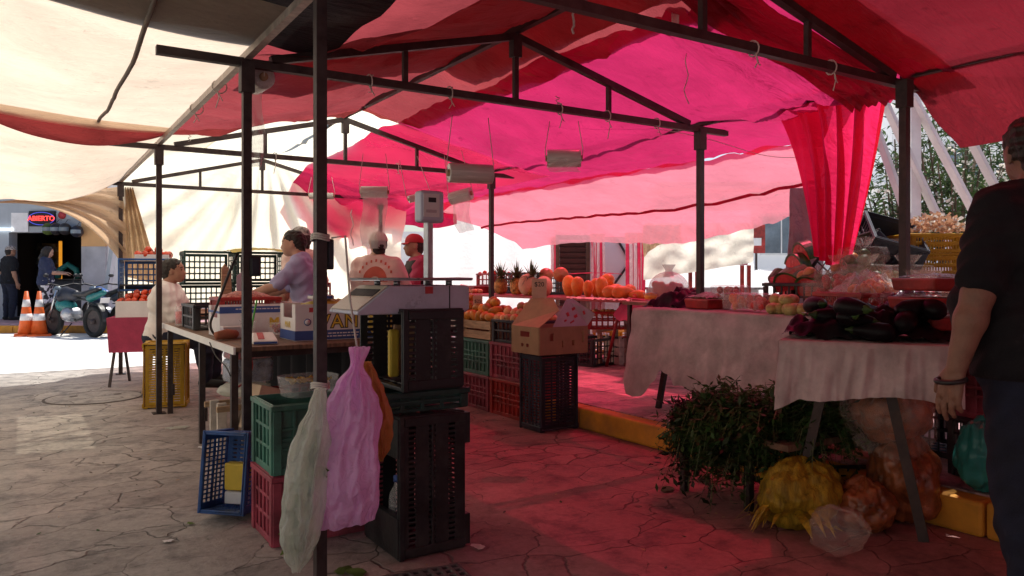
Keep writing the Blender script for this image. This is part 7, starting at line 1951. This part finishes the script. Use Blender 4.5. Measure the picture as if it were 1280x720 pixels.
# ---- white building behind the centre, with its windows
def block(label, r0, r1, f, h, m, wins, depth=5, rz=0):
    t = thing('building', label, 'building', rf((r0 + r1) / 2, f), BG + rz); w_ = r1 - r0
    mb = MB(); mb.span((-w_ / 2, 0, 0), (w_ / 2, depth, h)); mb.build('wall', m, t)
    mb = MB(); mb.span((-w_ / 2 - .15, -.15, h + .003), (w_ / 2 + .15, depth + .15, h + .22)); mb.build('cornice', m, t)
    for (x, z, ww, hh) in wins:
        mb = MB()
        for a, b in (((x - ww / 2 - .06, -.05, z - .06), (x + ww / 2 + .06, -.003, z)), ((x - ww / 2 - .06, -.05, z + hh), (x + ww / 2 + .06, -.003, z + hh + .06)), ((x - ww / 2 - .06, -.05, z + .001), (x - ww / 2, -.003, z + hh - .001)), ((x + ww / 2, -.05, z + .001), (x + ww / 2 + .06, -.003, z + hh - .001)), ((x - .02, -.045, z + .001), (x + .02, -.004, z + hh - .001))): mb.span(a, b)
        fr = mb.build('window', M['white'], t)
        mb = MB(); mb.span((x - ww / 2, -.02, z), (x + ww / 2, -.006, z + hh)); mb.build('pane', M['glassdark'], fr)
    return t
WIN = lambda xs, zs, w_, h_: [(x, z, w_, h_) for x in xs for z in zs]
block('plain white building across the open street behind the fruit table', -4.6, 4.4, 27, 2.5, M['whitewall'], WIN((-2.2, .3, 2.4), (.9,), 1.1, 1.1), rz=0)
block('pale building with tall gridded windows right of the hanging canvas', 5.0, 12.5, 25, 4.0, M['whitewall'], WIN((-1.6, .1, 1.8), (1.9,), 1.25, 1.2), rz=0)
block('low cream building far behind the cream canopies', -13, -5.2, 27, 5.5, M['whitewall'], WIN((-2, 0, 2), (3,), 1.1, 1.3))
block('pale building behind the oleander shrubs', 13.0, 24, 26, 7, M['whitewall'], WIN((-3, 0, 3), (1.5, 4.2), 1.2, 1.4))
# unseen buildings added behind and left of the camera to shape the light
def block2(label, c, rz, w_, h, m, wins):
    t = block(label, -w_ / 2, w_ / 2, 0, h, m, wins); t.location = c; t.rotation_euler = (0, 0, rz); return t
block2('unseen grey building added behind the camera to block light', (1.5, -9, 0), R(180), 22, 7, M['greywall'], WIN((-6, -2, 2, 6), (1.2, 4.2), 1.2, 1.4))
block2('unseen cream building added left of the walkway to bounce light', (-7.5, 1, 0), R(90), 24, 5, M['creamwall'], WIN((-8, -4, 0, 4, 8), (1.2, 3.8), 1.1, 1.4))

# ---- things standing between the fruit table and the street
def upr(name, label, cat, u0, u1, v0, f, z0=.16): return None
t = bgthing('louvred_shutter', 'dark brown slatted shutter panel standing behind the papayas', 'shutter', ur(716, 12), 12.0, .16)
w_ = ur(735, 12) - ur(697, 12); hh = vz(294, 12) - .16
mb = MB()
for s in (-1, 1): mb.span((s * w_ / 2 - .03, -.03, 0), (s * w_ / 2 + .03, .03, hh))
mb.span((-w_ / 2 + .031, -.029, 0), (w_ / 2 - .031, .029, .08)); mb.span((-w_ / 2 + .031, -.029, hh - .08), (w_ / 2 - .031, .029, hh)); mb.build('frame', M['bark'], t)
mb = MB()
n = 16
for k in range(n): mb.box((0, 0, .12 + (hh - .22) * (k + .5) / n), (w_ - .066, .02, (hh - .2) / n * 1.02), rot=Matrix.Rotation(R(22), 3, 'X'))
mb.build('slats', mat('shutter_slats', (.075, .032, .025), .6, var=.2, rnd=0), t)
def strip(u0, u1, v0, v1, f, m, label, folds=5):
    x0, x1 = ur(u0, f), ur(u1, f)
    mb = MB(); mb.grid(40, 10, lambda a, b: rf(x0 + (x1 - x0) * a + .01 * math.sin(b * 3), f + .035 * math.sin(a * folds * 6.28) * (.4 + .6 * b), vz(v0, f) + (vz(v1, f) - vz(v0, f)) * b))
    return tag(mb.build('curtain', m), label, 'curtain')
strip(738, 756, 292, 392, 11.9, T['stripe'], 'narrow pink and red striped curtain right of the dark shutter')
strip(781, 806, 291, 392, 11.7, T['stripe'], 'wider red striped curtain beside the tan canvas')
strip(688, 696, 296, 345, 12.1, T['stripe'], 'thin pink strip of curtain left of the dark shutter', 2)
t = bgthing('white_partition', 'white partition with a dark diagonal brace between the striped curtains', 'partition', ur(768, 12.3), 12.3, .16)
w_ = ur(800, 12.3) - ur(735, 12.3); hh = vz(296, 12.3) - .16
mb = MB(); mb.span((-w_ / 2, 0, 0), (w_ / 2, .04, hh)); mb.build('panel', M['whitewall'], t)
mb = MB(); mb.bar((-w_ * .10, -.03, .75), (w_ * .30, -.03, 1.22), .05, .03); mb.bar((w_ * .30, -.03, 1.22), (w_ * .05, -.03, hh - .04), .05, .03); mb.build('brace', M['steel'], t)
# canvas
def fcan(u, v):
    f = 10.8; x = ur(806, f) + (ur(941, f) - ur(806, f)) * u
    return rf(x, f + .08 * math.sin(u * 17 + 2 * v) * (.3 + v) + .05 * nz(u * 8, v * 4, 2, 1), vz(279, f) + (vz(350 - 22 * u, f) - vz(279, f)) * v)
mb = MB(); mb.grid(80, 30, fcan); tag(mb.build('canvas', T['bg']), 'pale tan canvas hanging in loose folds behind the right stall', 'canvas')
def fcan2(u, v):
    f = 10.6; x = ur(804, f) + (ur(852, f) - ur(804, f)) * u
    return rf(x, f + .06 * math.sin(u * 25 + 4 * v), vz(281, f) + (vz(322 - 18 * u, f) - vz(281, f)) * v * (1 - .25 * math.sin(PI * u)))
mb = MB(); mb.grid(40, 20, fcan2); tag(mb.build('canvas', T['drape']), 'brown canvas bunched over the corner of the pale canvas', 'canvas')
t = bgthing('market_counter', 'grey counter with red uprights below the pale canvas', 'counter', ur(890, 11.4), 11.4, .16)
mb = MB(); mb.span((-.9, 0, 0), (.7, .5, .78)); mb.build('counter_body', M['greywall'], t)
mb = MB(); mb.span((-.95, -.05, .783), (.75, .55, .82)); mb.build('counter_top', M['galv'], t)
for x in (-.35, -.25, .42, .52): mb = MB(); mb.bar((x, -.10, 0), (x, -.10, 1.15), .05); mb.build('upright', M['redc'], t)
mb = MB(); mb.span((-.30, -.115, 1.153), (.50, -.085, 1.25)); mb.build('valance', M['pinkcloth'], t)
# grey wrapped cloth by the magenta curtain
def fwrap(u, v):
    a = 2 * PI * u; f = 6.2; r = .12 + .02 * math.sin(5 * a + 3 * v) + .03 * nz(math.cos(a) * 2, v * 5, 1, 1)
    return rf(ur(1006, f) + r * math.cos(a), f + r * math.sin(a), .16 + (1.86 - .16) * v)
mb = MB(); mb.grid(50, 40, fwrap); tag(mb.build('wrapped_post', tarp('lilac_wrap', (.36, .30, .33), (.4, .3, .34), .25)), 'post wrapped in grey lilac cloth left of the magenta curtain', 'post')
t = bgthing('notice_board', 'small red notice board with a white mark far behind the stall', 'sign', ur(946, 20), 20, 0)
mb = MB(); mb.span((-.22, 0, 1.75), (.22, .03, 2.5)); mb.build('panel', M['redc'], t); mb = MB(); mb.span((-.12, -.006, 1.95), (.12, -.002, 2.15)); mb.build('print', M['paper'], t)
mb = MB(); mb.bar((0, .05, 0), (0, .05, 2.5), .05); mb.build('pole', M['steel'], t)
t = bgthing('street_railing', 'curved grey railing in the bright street behind the canvas', 'railing', ur(965, 17), 17, 0)
for x in (-.4, .0, .45): mb = MB(); mb.tube([(x, 0, 0), (x, 0, .9), (x - .08, 0, 1.15), (x - .25, 0, 1.25)], .035, 8); mb.build('upright', M['galv'], t)
mb = MB(); mb.tube([(-.65, 0, 1.25), (.2, 0, 1.25)], .035, 8); mb.build('handrail', M['galv'], t)

# ---- pergola and oleanders
t = bgthing('pergola', 'white timber screen with slanting boards in front of the oleanders', 'pergola', 0, 0)
f = 7.4
mb = MB(); mb.bar(Vector((ur(1142, f), f, .16)), Vector((ur(1142, f), f, 2.9)), .10); mb.build('post', M['white'], t, bevel=.006)
for u0, u1 in ((1098, 1132), (1118, 1176), (1155, 1228), (1199, 1270), (1243, 1316), (1290, 1362)):
    mb = MB(); mb.bar(Vector((ur(u0 - 26, f), f - .07, vz(110, f))), Vector((ur(u1 + 18, f), f - .07, vz(330, f))), .035, .115, up=(0, 1, 0)); mb.build('slat', M['white'], t, bevel=.004)
mb = MB(); mb.bar(Vector((ur(1060, f), f + .0, vz(104, f))), Vector((ur(1420, f), f + .0, vz(104, f))), .08, .10); mb.build('beam', M['white'], t)
mb = MB(); mb.bar(Vector((ur(1075, f), f, vz(338, f))), Vector((ur(1420, f), f, vz(338, f))), .08, .10); mb.build('beam', M['white'], t)
mb = MB(); mb.bar(Vector((ur(1410, f), f, .16)), Vector((ur(1410, f), f, 2.9)), .10); mb.build('post', M['white'], t, bevel=.006)
def oleander(r, f, h, w_, label, seed, n=1500, nf=26):
    t = bgthing('oleander_shrub', label, 'shrub', r, f, 0); rnd = random.Random(seed)
    st = MB(); lv = MB(); fl = MB(); tips = []
    for k in range(16):
        a = rnd.uniform(0, 2 * PI); q = rnd.uniform(.2, 1) * w_
        P = [Vector((.1 * math.cos(a), .1 * math.sin(a), .0)), Vector((q * .4 * math.cos(a), q * .4 * math.sin(a), h * .45)), Vector((q * math.cos(a), q * math.sin(a), h * rnd.uniform(.7, 1)))]
        st.tube(P, [.025, .015, .007], 6); tips += [(P[1], P[2])]
    st.build('stems', M['bark'], t)
    for k in range(n):
        if rnd.random() < .6: A, B_ = rnd.choice(tips); c = A.lerp(B_, rnd.random()) + Vector((rnd.gauss(0, .16), rnd.gauss(0, .16), rnd.gauss(0, .14)))
        else: c = Vector((rnd.gauss(0, w_ * .5), rnd.gauss(0, w_ * .4), h * rnd.uniform(.15, 1.02)))
        d = Vector((rnd.uniform(-1, 1), rnd.uniform(-1, 1), rnd.uniform(-.3, 1.1))).normalized(); L_ = rnd.uniform(.09, .17)
        s = d.cross(Vector((rnd.uniform(-1, 1), rnd.uniform(-1, 1), rnd.uniform(-1, 1)))).normalized() * L_ * .10
        lv.add([c, c + d * L_ * .45 + s, c + d * L_ - Vector((0, 0, .02)), c + d * L_ * .45 - s], [(0, 1, 2, 3)])
    lv.build('foliage', M['oleander'], t)
    for k in range(nf):
        A, B_ = rnd.choice(tips); c = A.lerp(B_, rnd.uniform(.3, 1.05)) + Vector((rnd.gauss(0, .16), -abs(rnd.gauss(0, .25)), rnd.gauss(0, .12)))
        for j in range(11):
            b = c + Vector((rnd.gauss(0, .035), rnd.gauss(0, .03), rnd.gauss(0, .03))); d = Vector((rnd.uniform(-1, 1), rnd.uniform(-1, .2), rnd.uniform(-.3, 1))).normalized()
            s = d.cross(Vector((rnd.uniform(-1, 1), rnd.uniform(-1, 1), 1))).normalized() * .020
            fl.add([b, b + d * .022 + s, b + d * .042, b + d * .022 - s], [(0, 1, 2, 3)])
    fl.build('blossoms', M['petal'], t)
for i, (u, f, h, w_) in enumerate(((1130, 8.6, 2.7, .75), (1195, 8.4, 3.1, .85), (1265, 8.8, 3.0, .9), (1345, 8.6, 3.0, .9), (1235, 10.2, 3.6, 1.2), (1130, 10.4, 2.9, 1.0))):
    oleander(ur(u, f), f, h, w_, ('white flowered oleander left of the white timber post', 'white flowered oleander right of the white timber post behind the slats', 'oleander behind the man\'s shoulder', 'oleander just beyond the man at the edge', 'tall oleander in the second row behind the slats', 'dark oleander in the second row near the magenta curtain')[i], 40 + i, 1700, 30 if i < 4 else 14)

# ================================================================= small things on the ground
rnd = random.Random(77)
def litter(u, v, m, label, s, z=.004):
    p = on(u, v, z); mb = MB(); mb.grid(5, 4, lambda a, b: ((a - .5) * s * (1 + .3 * math.sin(b * 5)), (b - .5) * s * .7, .003 + .012 * abs(nz(a * 3 + u, b * 3, 1, 1))))
    return tag(mb.build('litter_scrap', m, None, p, rnd.uniform(0, 6)), label, 'litter')
litter(598, 684, M['petal'], 'pink white paper scrap beside the tall black crate', .06)
litter(238, 655, M['leaf2'], 'small yellow green scrap by the blue basket', .035)
litter(471, 636, M['paper'], 'pale scrap near the bags on the paving', .05)
litter(445, 716, M['leaf2'], 'wilted green leaf at the bottom edge near the post', .09)
litter(428, 714, M['leaf2'], 'wilted pale leaf left of the other leaf by the post', .07)
litter(210, 677, M['paper'], 'tiny white scrap on the left walkway', .04)
litter(840, 500, M['paper'], 'white paper scrap on the raised pavement', .10, .165)
litter(790, 488, M['paper'], 'flat pale scrap on the pink lit pavement', .12, .165)
litter(880, 600, M['herb'], 'fallen herb leaves by the bench leg', .10)
litter(835, 612, M['herb'], 'herb sprig on the paving left of the bench', .09)
litter(222, 535, M['whitebag'], 'white plastic scrap beside the table leg', .14)
litter(255, 560, M['paper'], 'scrap of white paper at the foot of the folded stand', .07)
mb = MB(); mb.lathe([(0, .002), (.0, .006), (.40, .006), (.405, .002)], 44)
p = on(118, 497)
mc = thing('manhole_cover', 'round concrete manhole cover set in the left walkway', 'manhole cover', (p[0], p[1], 0))
mb = MB(); mb.lathe([(.40, .001), (.40, .006), (0, .006)], 48, smooth=False); mb.build('lid', M['ground'], mc)
mb = MB(); mb.lathe([(.425, .001), (.425, .005), (.403, .005), (.403, .001)], 48, smooth=False); mb.build('ring', M['gum'], mc)
for a in (.4, 2.4): mb = MB(); mb.lathe([(.035, .0062), (.035, .0075), (0, .0075)], 12, (.22 * math.cos(a), .22 * math.sin(a), 0)); mb.build('lifting_hole', M['gum'], mc)

# backlit white sheets added to make the background glow behind the fruit table
T['white'] = tarp('white_sheet', (.85, .84, .82), (1, .98, .95), .8, stain=.06, wr=.15, clear=.1)
def fwhite(u, v):
    f = 13.4; x = ur(532, f) + (ur(694, f) - ur(532, f)) * u
    return rf(x, f + .05 * math.sin(u * 19) + .03 * nz(u * 6, v * 3, 1, 1), .2 + 2.3 * v)
mb = MB(); mb.grid(60, 12, fwhite); tag(mb.build('back_sheet', T['white']), 'plain white sheet added as bright background behind the far end of the fruit table', 'sheet')
def fwhite2(u, v):
    f = 14.5; x = ur(735, f) + (ur(1004, f) - ur(735, f)) * u
    return rf(x, f + .05 * math.sin(u * 23) + .03 * nz(u * 6, v * 3, 4, 1), .2 + (1.05 if u > .75 else 2.2) * v)
mb = MB(); mb.grid(60, 12, fwhite2); tag(mb.build('back_sheet', T['white']), 'white sheet added as bright background low behind the striped curtains and the canvas', 'sheet')
# trodden scraps and crumbs over the paving
mb = MB(); rnd = random.Random(5)
for k in range(420):
    x, y = rnd.uniform(-.3, 3.4), rnd.uniform(1.6, 8.5); s_ = rnd.uniform(.004, .014); a = rnd.uniform(0, 6.28)
    c, s = math.cos(a) * s_, math.sin(a) * s_
    mb.add([(x - c, y - s, .002), (x + s * .6, y - c * .6, .004), (x + c, y + s, .003 + s_ * .3), (x - s * .6, y + c * .6, .003)], [(0, 1, 2, 3)], rnd.choice((0, 0, 1, 2)))
o = mb.build('ground_litter', [M['gum'], M['herb'], M['card']]); o['kind'] = 'stuff'; o['label'] = 'crumbs leaves and scraps trodden over the paving'
